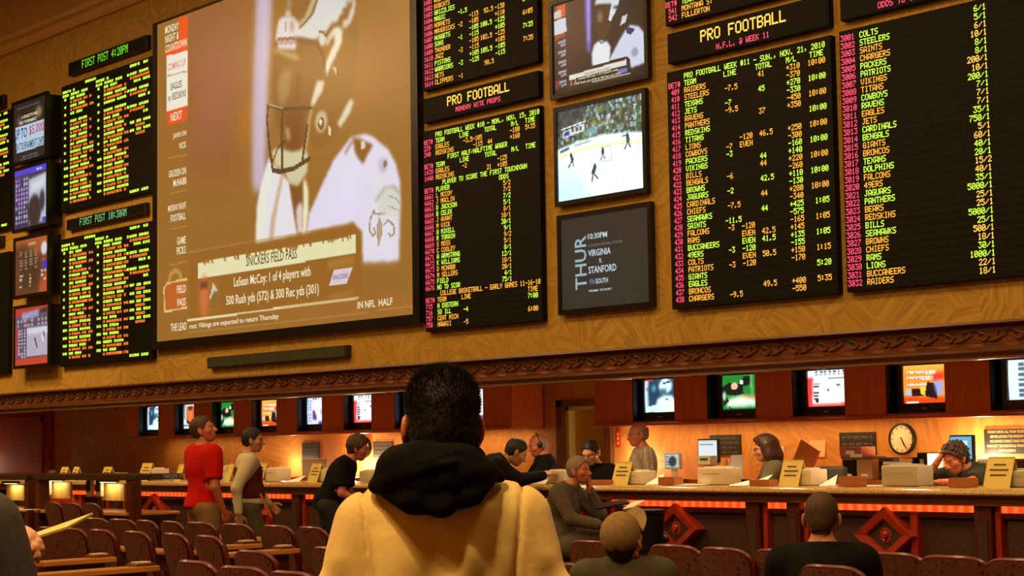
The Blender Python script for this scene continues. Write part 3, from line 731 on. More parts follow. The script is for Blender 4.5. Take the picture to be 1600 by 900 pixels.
# jersey
pc.poly(E_([(150, 250), (215, 330), (270, 390), (300, 590), (320, 700), (75, 760), (80, 540), (110, 380)]), (226, 222, 226), 1, 1)
pc.poly(E_([(90, 540), (120, 400), (150, 300), (170, 330), (130, 500), (110, 740), (75, 750)]), (228, 232, 196), 2, 0.8)
pc.poly(E_([(220, 350), (238, 350), (190, 600), (175, 730), (150, 730), (165, 600)]), (190, 160, 110), 1, 0.8)
pc.poly(E_([(272, 400), (350, 400), (380, 560), (370, 700), (320, 700), (300, 580)]), (130, 82, 36), 1, 1)
pc.poly(E_([(320, 520), (345, 510), (352, 690), (318, 690), (308, 560)]), (214, 196, 190), 1, 1)
pc.poly(E_([(355, 350), (378, 420), (382, 560), (368, 700), (345, 700), (352, 500)]), (232, 228, 190), 1, 1)
pc.poly(E_([(385, 580), (450, 430), (530, 260), (630, 130), (700, 115), (760, 130), (850, 200), (895, 290), (920, 400), (915, 600), (910, 850), (700, 860), (690, 690), (640, 625), (370, 690)]), (222, 214, 232), 1, 1)
pc.poly(E_([(640, 200), (700, 290), (690, 500), (640, 620), (520, 640), (470, 560), (560, 350)]), (222, 218, 236), 4, 0.8)
pc.poly(E_([(760, 300), (860, 420), (900, 560), (900, 840), (710, 850), (700, 700), (740, 500)]), (222, 222, 222), 4, 0.6)
pc.poly(E_([(640, 130), (690, 140), (765, 165), (700, 285), (655, 225)]), (140, 88, 36), 1, 1)
pc.line(E_([(600, 220), (640, 150)]), 0.008, (130, 90, 60), 1, 0.8)
pc.ell(*E_([(700, 175)])[0], 0.008, 0.012, (214, 200, 180), 0, 1)
pc.poly(E_([(700, 110), (760, 130), (800, 180), (760, 170), (700, 140)]), (222, 214, 230), 1, 1)
pc.ell(*E_([(820, 290)])[0], 0.016, 0.02, (190, 180, 190), 1, 0.9); pc.ell(*E_([(830, 285)])[0], 0.006, 0.01, (130, 90, 60), 0, 0.8)
# sleeve flower of three leaves
FL = (158, 128, 96)
pc.line(E_([(764, 560), (742, 610), (738, 670), (756, 705), (772, 694), (766, 660)]), 0.006, FL, 0, 0.9)
pc.line(E_([(822, 640), (850, 612), (880, 645), (884, 690), (860, 708), (850, 690)]), 0.006, FL, 0, 0.9)
pc.poly(E_([(796, 600), (812, 640), (806, 700), (790, 765), (782, 700), (784, 640)]), (176, 150, 118), 0, 0.9)
pc.line(E_([(796, 600), (784, 650), (790, 765), (808, 700), (810, 640), (796, 600)]), 0.004, FL, 0, 0.8)
pc.line(E_([(770, 575), (800, 580), (830, 572)]), 0.006, FL, 0, 0.8)
pc.poly(E_([(780, 480), (830, 425), (890, 420), (915, 450), (915, 640), (880, 560), (830, 600), (800, 560)]), (206, 208, 190), 2, 0.8)
pc.line(E_([(775, 500), (830, 425), (880, 418), (912, 455)]), 0.005, (150, 120, 90), 1, 0.8); pc.line(E_([(850, 470), (900, 490), (915, 520)]), 0.004, (168, 144, 112), 0, 0.8); pc.line(E_([(850, 530), (905, 555)]), 0.004, (168, 144, 112), 0, 0.7)
pc.poly(E_([(165, 215), (200, 190), (230, 200), (300, 210), (350, 190), (380, 230), (375, 330), (320, 415), (270, 400), (240, 320), (190, 300)]), (206, 198, 156), 1, 1)
pc.poly(E_([(240, 150), (350, 130), (340, 200), (290, 212), (250, 200)]), (128, 72, 28), 1, 0.8)
# cage bars
BAR = (84, 56, 30)
for q, wd in (([(118, 492), (185, 512), (320, 508)], .010), ([(118, 495), (112, 560), (120, 660), (138, 795)], .009), ([(140, 798), (180, 806), (240, 788), (308, 745)], .014), ([(186, 510), (180, 620), (184, 800)], .010), ([(300, 590), (290, 660), (276, 765)], .010), ([(138, 760), (165, 690), (200, 660)], .006)):
    pc.line(Cc(q), wd, BAR, 0, 0.95)
pc.line(Cc([(122, 490), (184, 508)]), 0.004, (214, 190, 140), 0, 0.8)
# lower caption panel
pc.poly(B([(200, 345), (700, 262), (965, 205), (1005, 245), (1005, 560), (200, 660)]), (150, 99, 36), 1, 0.96)
pc.line(B([(190, 345), (965, 205), (1005, 245), (1005, 390)]), 0.004, (186, 140, 74), 0, 0.6)
pc.poly(B([(240, 390), (975, 260), (975, 345), (240, 467)]), (226, 222, 172), 0, 1)
rr = random.Random(3)
for i in range(46):
    u = rr.uniform(0.02, 0.98); xx = 240+735*u; yy = 390-130*u
    pc.poly(B([(xx, yy-2), (xx+10, yy-4), (xx+10, yy+rr.uniform(4, 22)), (xx, yy+rr.uniform(4, 18))]), BG, 0, 0.75)
pc.poly(B([(240, 475), (340, 458), (340, 615), (240, 640)]), (160, 104, 40), 1, 1)
pc.ell(*B([(268, 548)])[0], 0.018, 0.062, (206, 112, 60), 2, 1); pc.poly(B([(250, 480), (285, 472), (284, 510), (250, 515)]), (110, 60, 30), 1, 0.9)
for k in range(4): pc.line(B([(296+6*k, 560-12*k), (312+5*k, 490+9*k)]), 0.006, (226, 226, 200), 0, 1)
pc.ell(*B([(318, 560)])[0], 0.015, 0.03, (130, 100, 60), 2, 0.7)
pc.line(B([(190, 660), (988, 553)]), 0.006, (232, 214, 160), 0, 1)
pc.poly(B([(620, 610), (1010, 560), (1245, 520), (1245, 620), (620, 690)]), (160, 108, 44), 3, 0.7)
pc.line(B([(190, 715), (880, 640), (1240, 592)]), 0.003, (186, 140, 80), 0, 0.6)
pc.poly(B([(845, 380), (970, 360), (968, 400), (845, 420)]), (176, 128, 60), 1, 0.6); pc.poly(B([(845, 540), (968, 520), (968, 545), (845, 560)]), (176, 128, 60), 1, 0.5)
# left rail of menu items
pc.poly(A([(0, 100), (206, 60), (206, 920), (0, 960)]), (156, 105, 40), 3, 0.5)
pc.poly(A([(160, 92), (204, 80), (204, 262), (92, 290), (92, 262), (160, 200)]), (236, 82, 30), 0, 1)
pc.poly(A([(98, 284), (204, 256), (204, 530), (98, 562)]), (234, 228, 206), 0, 1)
pc.poly(A([(98, 562), (204, 532), (204, 595), (190, 612), (104, 634)]), (226, 84, 34), 0, 1)
pc.line(A([(98, 384), (204, 358)]), 0.004, (176, 156, 130), 0, 1)
for yy in (795, ): pc.line(A([(110, yy), (200, yy-18)]), 0.004, (186, 140, 84), 0, 0.7)
for yy in (66, 235, 400): pc.line(B([(110, yy), (186, yy-16)]), 0.004, (186, 140, 84), 0, 0.7)
pc.poly(B([(85, 485), (186, 465), (186, 604), (85, 620)]), (190, 96, 36), 1, 0.9)
pc.line(B([(186, 466), (95, 486), (80, 510), (84, 618), (186, 600)]), 0.006, (224, 196, 120), 0, 1)
pc.line(B([(104, 478), (112, 440), (135, 425), (156, 440), (160, 470)]), 0.012, (196, 164, 80), 1, 0.9)
pc.build('picture', t, (IX0-t.location.x, IX1-t.location.x, IZ0-SZ0, IZ1-SZ0), BY-WY-0.001, M_PIC, label='projected picture of a helmeted football player')
M_TWH = emit('caption_white', (238, 228, 190), 1.0); M_TDK = emit('caption_dark', (96, 66, 40), 1.0); M_TRED = emit('caption_red', (222, 120, 90), 1.0); M_TPUR = emit('caption_purple', (96, 84, 150), 1.0)
def cap(s, pl, pr, h, m, name='caption'):
    """lettering whose foot runs from pixel pl to pl-right pr, h pixels high at its left"""
    a = at(*pl, BY); b = at(*pr, BY); c = at(pl[0], pl[1]-h, BY)
    text_mesh(name, s, m, t, (a.x-t.location.x, b.x-t.location.x, (a.z+b.z)/2-SZ0, (a.z+b.z)/2-SZ0+(c.z-a.z)), BY-WY-0.006)
fa = lambda x, y: (230+x/3.214, y/3.214)
fb = lambda x, y: (230+x/3.0, 280+y/3.0)
for s_, l_, r_, h_, m_ in (('MONDAY', fa(92, 170), fa(160, 150), 12, M_TWH), ('NIGHT &', fa(92, 216), fa(160, 198), 12, M_TWH), ('COUNTDOWN', fa(92, 262), fa(201, 236), 12, M_TWH),
    ('COMING UP', fa(105, 356), fa(195, 330), 11, M_TRED), ('EAGLES', fa(120, 452), fa(176, 440), 11, M_TDK), ('vs. REDSKINS', fa(106, 510), fa(197, 484), 11, M_TDK), ('NEXT', fa(120, 612), fa(176, 596), 13, M_TWH),
    ('JAWS ON', fa(132, 702), fa(198, 688), 10, M_TWH), ('VICK', fa(162, 750), fa(197, 742), 10, M_TWH), ('GRUDEN ON', fa(110, 895), fa(197, 872), 11, M_TWH), ('McNABB', fb(124, 34), fb(185, 24), 11, M_TWH),
    ('MONDAY NIGHT', fb(100, 153), fb(184, 137), 10, M_TWH), ('FOOTBALL', fb(112, 200), fb(182, 188), 11, M_TWH), ('GAME', fb(142, 308), fb(182, 302), 12, M_TWH), ('PICKS', fb(140, 355), fb(182, 348), 12, M_TWH),
    ('FIELD', fb(141, 536), fb(183, 530), 12, M_TWH), ('PASS', fb(143, 597), fb(183, 590), 12, M_TWH), ('THE LEAD', fb(112, 716), fb(186, 704), 12, M_TWH),
    ('SNICKERS FIELD PASS', fb(466, 410), fb(704, 372), 16, M_TDK), ('LeSean McCoy: 1 of 4 players with', fb(408, 515), fb(768, 470), 19, M_TWH), ('500 Rush yds (572) & 300 Rec yds (301)', fb(372, 605), fb(806, 548), 19, M_TWH),
    ('rest: Vikings are expected to return Thursday', fb(200, 706), fb(618, 664), 10, M_TWH), ('IN NFL  HALF', fb(988, 606), fb(1152, 590), 11, M_TWH)):
    cap(s_, l_, r_, h_, m_)
a = at(*fb(858, 500), BY); b = at(*fb(965, 415), BY)
lg = MB(); xx0, xx1 = a.x-t.location.x, b.x-t.location.x; zz0, zz1 = a.z-SZ0, at(*fb(858, 428), BY).z-SZ0
lg.add([(xx0-0.02, BY-WY-0.004, zz0), (xx1-0.12, BY-WY-0.004, zz0), (xx1, BY-WY-0.004, zz1), (xx0+0.08, BY-WY-0.004, zz1)], [(0, 1, 2, 3)]).build('logo_plate', emit('logo_plate', (214, 196, 200), 1), t)
text_mesh('logo_lettering', 'SNICKERS', M_TPUR, t, (xx0+0.06, xx1-0.08, zz0+0.06, zz1-0.06), BY-WY-0.007)

# ------------------------------------------------------------------ flat screens on the board wall
M_TVGLASS = mat('dark_tv_glass', (44, 36, 30), 0.25)
def wall_tv(label, pxs, Yf, pic, bezel=0.045, m=M_PIC, blank=None):
    """pxs = photo corners TL, BR of the front face on plane Yf"""
    (ax, ay), (bx, by) = pxs
    a = at(ax, ay, Yf); b = at(bx, by, Yf)
    x0, x1, z1, z0 = a.x, b.x, a.z, b.z
    t = thing('wall_television', label, 'television', ((x0+x1)/2, WY, z0))
    M = T(-(x0+x1)/2, -WY, -z0)
    MB().rbox(x0+0.03, x1-0.03, Yf+0.02, WY-0.002, z0+0.03, z1-0.03, 0.01, M).build('cabinet', M_BLACK, t)
    bz = bezel
    MB().box(x0, x1, Yf, Yf+0.05, z0, z0+bz, M).box(x0, x1, Yf, Yf+0.05, z1-bz, z1, M).box(x0, x0+bz, Yf, Yf+0.05, z0+bz, z1-bz, M).box(x1-bz, x1, Yf, Yf+0.05, z0+bz, z1-bz, M).build('bezel', M_BLACKSATIN, t)
    w = x1-x0; h = z1-z0
    pic.build('picture', t, (-w/2+bz, w/2-bz, bz, h-bz), Yf-WY+0.015, m)
    return t, w, h, Yf-WY+0.010
# player close-up
def player_pic(w, h):
    p = Pic(w, h, (38, 24, 26))
    p.ell(0.25, 0.3, 0.22, 0.5, (66, 34, 40), w//10, 0.8)
    p.poly([(0.37, -0.05), (0.44, -0.05), (0.43, 0.35), (0.42, 0.62), (0.38, 0.62), (0.37, 0.3)], (110, 100, 200), 2, 1).poly([(0.39, 0), (0.42, 0), (0.41, 0.5), (0.395, 0.5)], (170, 170, 236), 1, 0.8)
    p.poly([(0.50, -0.05), (0.75, -0.05), (0.79, 0.05), (0.76, 0.13), (0.68, 0.17), (0.52, 0.13), (0.47, 0.13), (0.5, 0.04)], (206, 214, 218), 1)
    p.poly([(0.56, -0.05), (0.62, -0.05), (0.60, 0.05), (0.54, 0.05)], (60, 60, 80), 1)
    p.poly([(0.48, 0.17), (0.66, 0.18), (0.66, 0.35), (0.62, 0.48), (0.54, 0.52), (0.48, 0.4)], (70, 44, 34), 1).ell(0.53, 0.27, 0.03, 0.06, (140, 110, 90), 1, 0.8)
    p.poly([(0.66, 0.15), (0.75, 0.1), (0.72, 0.22), (0.64, 0.35), (0.62, 0.32)], (206, 220, 226), 0)
    p.poly([(0.77, 0.33), (0.82, 0.32), (0.80, 0.4), (0.74, 0.42)], (200, 206, 214), 0)
    p.poly([(0.66, 0.2), (0.74, 0.25), (0.84, 0.3), (0.84, 0.2), (0.8, 0.1), (0.76, 0.2)], (28, 26, 40), 1)
    p.poly([(0.46, 0.55), (0.52, 0.52), (0.6, 0.55), (0.64, 0.62), (0.62, 0.8), (0.44, 0.82), (0.43, 0.65)], (224, 230, 236), 1)
    p.poly([(0.62, 0.75), (0.7, 0.62), (0.78, 0.5), (0.85, 0.44), (0.94, 0.48), (0.99, 0.56), (1.0, 0.7), (0.99, 0.88), (0.85, 0.9), (0.82, 0.8), (0.62, 0.8)], (206, 212, 232), 1)
    p.poly([(0.8, 0.46), (0.86, 0.47), (0.9, 0.5), (0.85, 0.55), (0.81, 0.52)], (44, 44, 96), 0)
    p.ell(0.89, 0.74, 0.035, 0.05, (150, 156, 180), 1)
    p.line([(0.50, 0.34), (0.62, 0.36)], 0.012, (30, 26, 30)).line([(0.49, 0.35), (0.5, 0.5), (0.54, 0.56), (0.64, 0.52)], 0.014, (40, 50, 60))
    p.poly([(0.14, 0.79), (0.80, 0.76), (0.84, 0.80), (0.84, 0.97), (0.14, 0.97)], (44, 36, 34), 0)
    p.poly([(0.18, 0.82), (0.80, 0.795), (0.80, 0.855), (0.18, 0.87)], (222, 220, 208), 0)
    p.line([(0.16, 0.955), (0.84, 0.95)], 0.006, (200, 200, 190))
    p.ell(0.20, 0.91, 0.015, 0.03, (190, 90, 60), 0).line([(0.235, 0.93), (0.25, 0.89)], 0.01, (220, 220, 220))
    p.poly([(0.71, 0.885), (0.81, 0.88), (0.81, 0.925), (0.71, 0.93)], (120, 110, 190), 0)
    p.poly([(0.055, 0.03), (0.15, 0.02), (0.15, 0.155), (0.02, 0.165), (0.02, 0.1), (0.055, 0.1)], (216, 70, 44), 0)
    p.poly([(0.02, 0.08), (0.10, 0.07), (0.10, 0.15), (0.02, 0.155)], (190, 190, 190), 0)
    p.poly([(0.02, 0.18), (0.15, 0.17), (0.16, 0.33), (0.02, 0.34)], (196, 206, 222), 0).poly([(0.02, 0.34), (0.15, 0.33), (0.15, 0.38), (0.03, 0.39)], (150, 50, 44), 0)
    for y0 in (0.42, 0.53, 0.64, 0.75, 0.86): p.poly([(0.06, y0), (0.15, y0-0.01), (0.15, y0+0.02), (0.06, y0+0.03)], (150, 150, 160), 0).poly([(0.09, y0+0.04), (0.15, y0+0.03), (0.15, y0+0.055), (0.09, y0+0.065)], (150, 150, 160), 0)
    p.poly([(0.02, 0.85), (0.07, 0.84), (0.07, 0.93), (0.02, 0.94)], (120, 50, 40), 0)
    return p
ytop = 1.0
t, w, h, yy = wall_tv('wall television showing a helmeted player in a white jersey, top of its column', ((856.5, 3.5), (1012.6, 121.3)), 11.6, player_pic(150, 110))
for s_, bx in (('SNICKERS FIELD PASS', (0.36, 0.62, 0.145, 0.165)), ('LeSean McCoy: 1 of 4 players with', (0.30, 0.70, 0.105, 0.132)), ('500 Rush yds (572) & 300 Rec yds (301)', (0.27, 0.73, 0.062, 0.09))):
    text_mesh('caption', s_, M_TDK if 'FIELD' in s_ else M_TWH, t, (-w/2+w*bx[0], -w/2+w*bx[1], h*(bx[2]+0.03), h*(bx[3]+0.03)), yy)
# hockey
rg = random.Random(11)
p = Pic(150, 112, (222, 242, 250))
p.poly([(-.1, -.1), (1.1, -.1), (1.1, 0.42), (0.55, 0.37), (0, 0.44)], (58, 78, 66), 0)
p.speck(0, 0, 1, 0.38, [(150, 180, 184), (90, 120, 90), (60, 70, 50), (190, 206, 210), (120, 130, 60), (40, 50, 60), (140, 90, 70)], 420, 0.012, rg, 1.4)
p.poly([(-.1, -.1), (0.45, -.1), (0.3, 0.12), (0, 0.3)], (46, 48, 52), 6, 0.8); p.poly([(0.3, 0.3), (0.44, 0.22), (0.5, 0.28), (0.4, 0.36)], (150, 190, 206), 2, 0.6)
p.poly([(0, 0.42), (0.25, 0.37), (0.55, 0.35), (0.85, 0.38), (1, 0.41), (1, 0.50), (0.8, 0.47), (0.5, 0.44), (0.2, 0.46), (0, 0.51)], (226, 238, 240), 1)
p.poly([(0, 0.50), (0.2, 0.46), (0.5, 0.44), (0.8, 0.47), (1, 0.505), (1, 0.535), (0.8, 0.50), (0.5, 0.47), (0.2, 0.49), (0, 0.53)], (222, 226, 140), 1)
p.poly([(0.03, 0.44), (0.14, 0.41), (0.14, 0.445), (0.03, 0.47)], (70, 100, 110), 0).poly([(0.2, 0.405), (0.4, 0.38), (0.4, 0.40), (0.2, 0.425)], (140, 170, 180), 0).poly([(0.76, 0.40), (0.82, 0.405), (0.82, 0.425), (0.76, 0.42)], (80, 110, 120), 0)
p.poly([(-.1, 0.7), (0.4, 0.8), (0.3, 1.1), (-.1, 1.1)], (176, 216, 240), 14, 0.7); p.ell(0.65, 0.8, 0.3, 0.2, (246, 252, 252), 12, 0.8)
def skater(cx, cy, k, lean):
    c = (46, 60, 62)
    p.ell(cx, cy, 0.012*k, 0.016*k, c); p.poly([(cx-0.015*k, cy+0.01*k), (cx+0.022*k, cy+0.01*k), (cx+(0.02+lean)*k, cy+0.08*k), (cx-(0.02-lean)*k, cy+0.08*k)], c)
    p.line([(cx+lean*k, cy+0.07*k), (cx-0.03*k, cy+0.15*k)], 0.02*k, c).line([(cx+lean*k, cy+0.07*k), (cx+0.03*k, cy+0.14*k)], 0.018*k, c)
    p.line([(cx+0.02*k, cy+0.04*k), (cx-0.05*k, cy+0.17*k)], 0.006, (110, 130, 130))
skater(0.16, 0.50, 0.9, 0.02); skater(0.44, 0.66, 1.1, -0.02); skater(0.82, 0.40, 1.0, 0.005); skater(0.535, 0.50, 0.8, 0.0)
p.line([(0.5, 0.49), (0.63, 0.49), (0.64, 0.64), (0.52, 0.64)], 0.008, (150, 170, 176)); p.line([(0.69, 0.86), (0.69, 0.93)], 0.008, (150, 180, 190)); p.ell(0.37, 0.97, 0.02, 0.008, (160, 190, 200))
p.line([(0.05, 0.21), (0.34, 0.17)], 0.012, (220, 226, 226)); p.poly([(0.07, 0.24), (0.33, 0.19), (0.33, 0.27), (0.07, 0.31)], (190, 200, 206), 0).poly([(0.08, 0.25), (0.15, 0.235), (0.15, 0.28), (0.08, 0.295)], (40, 60, 140), 0)
p.rows(0.17, 0.20, 0.31, 0.27, 1, 3, (60, 60, 60), rg)
wall_tv('wall television showing a bright ice hockey game, middle of its column', ((864, 169), (1010.5, 300)), 11.6, p, m=M_PICBRIGHT)
# schedule card
p = Pic(60, 44, (50, 44, 38)); p.ell(0.5, 0.5, 0.6, 0.6, (56, 49, 42), 6, 0.6)
t, w, h, yy = wall_tv('wall television with a dark schedule card reading THUR 10:30PM VIRGINIA v. STANFORD', ((869.3, 337.5), (1019.5, 478.5)), 11.6, p)
M_CY = emit('cool_white_text', (196, 216, 226), 1.0); M_CY2 = emit('grey_text', (110, 112, 112), 1.0); M_CB = emit('blue_text', (90, 130, 190), 1.0)
o = text_mesh('caption', 'THUR', emit('pale_blue_text', (150, 176, 186), 1.0), t, (0, 1, 0, 1), 0)
me = o.data; n = len(me.vertices); co = np.empty(n*3); me.vertices.foreach_get('co', co); co = co.reshape(-1, 3)
X_ = -w*0.31+(1-co[:, 2])*w*0.125; Z_ = h*0.235+co[:, 0]*h*0.53
me.vertices.foreach_set('co', np.stack([X_, np.full(n, yy), Z_], 1).ravel()); me.update()
for s_, (xa, xb, zb, zt_), m_ in (('10:30PM', (-.165, .04, .72, .775), M_CY), ('COLLEGE BASKETBALL FUTURES', (-.16, .20, .645, .67), M_CY2), ('VIRGINIA', (-.165, .075, .55, .615), M_CY), ('v.', (-.05, -.02, .475, .52), M_CY), ('STANFORD', (-.165, .13, .38, .45), M_CY), ('SOUTH', (-.09, .04, .275, .325), M_CY), ('FSN', (-.155, -.10, .275, .325), M_CB), ('PRIME TICKET', (-.165, .08, .20, .22), M_CY)):
    text_mesh('caption', s_, m_, t, (w*xa, w*xb, h*zb, h*zt_), yy)
# left column of four
p = Pic(90, 66, (44, 36, 30)); rg = random.Random(4)
p.ell(0.78, 0.24, 0.10, 0.09, (150, 130, 90), 2, 0.9).ell(0.18, 0.3, 0.08, 0.08, (110, 90, 100), 2, 0.8).poly([(0.12, 0.36), (0.26, 0.34), (0.26, 0.42), (0.12, 0.43)], (120, 40, 40), 1)
p.poly([(0.06, 0.40), (0.94, 0.40), (0.94, 0.82), (0.10, 0.84)], (176, 200, 222), 0)
t, w, h, yy = wall_tv('wall television with a promo reading UP TO $5,000, topmost of the four small ones', ((18, 161), (72, 246)), 11.42, p, 0.05)
M_NV = emit('navy_text', (40, 44, 80), 1.0); M_RD = emit('red_text', (190, 40, 50), 1.0)
for s_, (xa, xb, zb, zt_), m_ in (('UP TO', (-.42, -.06, .40, .56), M_NV), ('$5,000', (0.0, .42, .40, .56), M_RD), ('IN TOURNAMENT CHIPS', (-.36, .42, .22, .34), M_NV), ('A CHANCE TO WIN', (-.22, .22, .70, .75), M_TWH), ('DAILY TOURNAMENTS', (-.28, .2, .62, .67), M_TWH), ('SEE CASHIER', (-.2, .25, .10, .13), M_CY2), ('FOR DETAILS', (-.24, .28, .06, .085), M_CY2), ('SPORTS BOOK CONTEST', (-.34, .30, .86, .885), M_CY2)):
    text_mesh('caption', s_, m_, t, (w*xa, w*xb, h*zb, h*zt_), yy)
p = Pic(90, 66, (60, 48, 76)); p.poly([(0, 0), (1, 0), (1, 0.1), (0, 0.1)], (84, 70, 200), 0).poly([(0, 0.1), (0.45, 0.1), (0.45, 0.62), (0, 0.7)], (84, 60, 110), 2)
p.poly([(0.45, 0.2), (1, 0.14), (1, 0.96), (0.45, 0.96)], (176, 190, 204), 1).ell(0.62, 0.75, 0.2, 0.28, (58, 46, 44), 2).ell(0.85, 0.6, 0.08, 0.18, (60, 50, 60), 2).poly([(0.5, 0.3), (0.95, 0.2), (0.9, 0.35), (0.55, 0.42)], (222, 226, 230), 3, 0.8)
p.rows(0.04, 0.14, 0.44, 0.92, 10, 5, (186, 186, 210), rg, 0.6).rows(0.46, 0.03, 0.98, 0.09, 1, 5, (220, 220, 240), rg).rows(0.02, 0.13, 0.9, 0.18, 1, 9, (120, 90, 60), rg)
p.poly([(0.86, 0.88), (0.99, 0.87), (0.99, 0.95), (0.86, 0.96)], (60, 70, 200), 0)
wall_tv('wall television with a purple racing chart and grey picture, second from top of the four', ((19.3, 264), (74, 353)), 11.42, p, 0.05)
p = Pic(90, 66, (104, 60, 36)); p.poly([(0, 0), (1, 0), (1, 0.3), (0.6, 0.35), (0.3, 0.1), (0, 0.1)], (182, 92, 44), 4, 0.9).poly([(0.1, 0.15), (0.75, 0.3), (0.75, 0.9), (0.2, 0.9)], (66, 46, 32), 8, 0.9).poly([(0.8, 0.7), (1, 0.6), (1, 1), (0.7, 1)], (176, 84, 40), 4)
p.rows(0.12, 0.2, 0.72, 0.55, 7, 4, (150, 120, 96), rg, 0.7).rows(0.12, 0.62, 0.28, 0.88, 4, 1, (206, 196, 170), rg).rows(0.42, 0.62, 0.52, 0.88, 4, 1, (196, 176, 90), rg).rows(0.78, 0.58, 0.95, 0.8, 3, 2, (214, 206, 190), rg, 0.9)
p.ell(0.88, 0.22, 0.09, 0.12, (206, 210, 220), 1).ell(0.9, 0.5, 0.08, 0.09, (70, 50, 190), 1).poly([(0.4, 0.08), (0.62, 0.07), (0.62, 0.12), (0.4, 0.13)], (176, 150, 120), 0).ell(0.86, 0.42, 0.05, 0.03, (200, 60, 40), 0)
wall_tv('wall television with an orange and brown results page, third from top of the four', ((20.8, 373), (75.5, 459.5)), 11.46, p, 0.05)
p = Pic(90, 66, (96, 78, 96)); p.poly([(0, 0), (1, 0), (1, 0.08), (0, 0.16)], (176, 60, 50), 1).poly([(0.2, 0.1), (0.7, 0.06), (0.7, 0.18), (0.2, 0.22)], (150, 156, 190), 1).rows(0.05, 0.2, 0.98, 0.34, 2, 9, (180, 170, 180), rg)
p.poly([(0, 0.3), (0.08, 0.3), (0.08, 0.9), (0, 0.9)], (176, 60, 60), 1).rows(0.08, 0.36, 0.34, 0.88, 9, 3, (180, 180, 200), rg).poly([(0.36, 0.36), (0.99, 0.36), (0.99, 0.85), (0.36, 0.85)], (176, 170, 182), 0).poly([(0.36, 0.36), (0.99, 0.36), (0.99, 0.48), (0.36, 0.46)], (206, 210, 220), 1)
p.poly([(0, 0.89), (1, 0.87), (1, 1), (0, 1)], (196, 66, 44), 0).line([(0.6, 0.56), (0.66, 0.7)], 0.05, (90, 74, 80)).line([(0.8, 0.52), (0.84, 0.6)], 0.05, (226, 226, 240)).line([(0.86, 0.46), (0.87, 0.52)], 0.04, (70, 60, 80)).poly([(0.76, 0.06), (0.96, 0.04), (0.96, 0.12), (0.76, 0.13)], (60, 50, 50), 0)
wall_tv('wall television with a horse race on a grey track, lowest of the four small ones', ((20.8, 479), (76, 571.7)), 11.48, p, 0.045)

# ------------------------------------------------------------------ tube televisions in the shelf over the counter
YT = 13.2
def tv_cabinet(label, X0, X1, openings, end=False):
    t = thing('television_cabinet', label, 'cabinet', ((X0+X1)/2, YF, 1.70)); M = T(-(X0+X1)/2, -YF, -1.70)
    MB().box(X0, X1, YT, YF-0.002, 1.70, 1.735, M).build('shelf', W_CHERRYX, t)
    MB().rbox(X0-0.02, X1+0.02, YT-0.05, YT+0.02, 1.685, 1.715, 0.008, M).build('shelf_lip', W_CHERRYX, t)
    edges = [X0]+[v for o_ in openings for v in o_]+[X1]
    for a, b in zip(edges[::2], edges[1::2]):
        if b-a > 0.02: MB().box(a, b, YT, YF-0.002, 1.735, 2.248, M).build('panel', W_CHERRY, t)
    for a, b in openings: MB().box(a+0.001, b-0.001, YF-0.03, YF-0.003, 1.735, 2.248, M).build('back_board', M_BLACK, t)
    for a, b in openings:
        for c_ in (a, b-0.012): MB().box(c_, c_+0.012, YT+0.01, YF-0.03, 1.736, 2.247, M).build('niche_side', M_BLACK, t)
    return t
OPL = [(-23.76,-23.17),(-22.72,-22.17),(-21.70,-21.12),(-20.67,-20.06),(-19.58,-19.01),(-18.54,-17.94),(-17.47,-16.86),(-16.38,-15.78)]
OPR = [(-13.34,-12.73),(-12.28,-11.63),(-11.17,-10.53),(-10.06,-9.41),(-8.95,-8.30),(-7.84,-7.2)]
tv_cabinet('long cherry wood shelf cabinet holding eight tube televisions, left of the door', -24.15, -15.27, OPL)
tv_cabinet('cherry wood shelf cabinet holding tube televisions, right of the door', -13.91, -5.2, OPR)
M_TVB = mat('tube_tv_shell', (30, 27, 25), 0.4); M_TVB2 = mat('tube_tv_grey_shell', (62, 60, 46), 0.45)
def tube_tv(label, a, b, pic, m_=M_PICBRIGHT, shell=M_TVB):
    w = min(0.58, b-a-0.03); h = 0.475; xc = b-0.015-w/2
    t = thing('tube_television', label, 'television', (xc, YT+0.10, 1.736), 0, None)
    W = w/2; bz = 0.055
    q = [(-W, 0), (W, 0), (W, h), (-W, h)]
    sx = W-bz; s0 = 0.085; s1 = h-0.04
    MB().box(-W, -sx, 0, 0.07, 0, h).box(sx, W, 0, 0.07, 0, h).box(-sx, sx, 0, 0.07, 0, s0).box(-sx, sx, 0, 0.07, s1, h).build('bezel', shell, t)
    MB().add([(-W, 0.07, 0.0), (W, 0.07, 0.0), (W, 0.07, h), (-W, 0.07, h), (-W*0.6, 0.36, 0.0), (W*0.6, 0.36, 0.0), (W*0.6, 0.36, h*0.75), (-W*0.6, 0.36, h*0.75)], [(0, 1, 5, 4), (1, 2, 6, 5), (2, 3, 7, 6), (3, 0, 4, 7), (4, 5, 6, 7)]).build('tube_housing', shell, t)
    pic.build('picture', t, (-sx+0.004, sx-0.004, s0+0.004, s1-0.004), 0.022, m_, bulge=0.014)
    MB().box(-0.03, 0.03, -0.002, 0.0, 0.035, 0.045).build('badge', M_BEIGE2, t)
    return t
rg = random.Random(21)
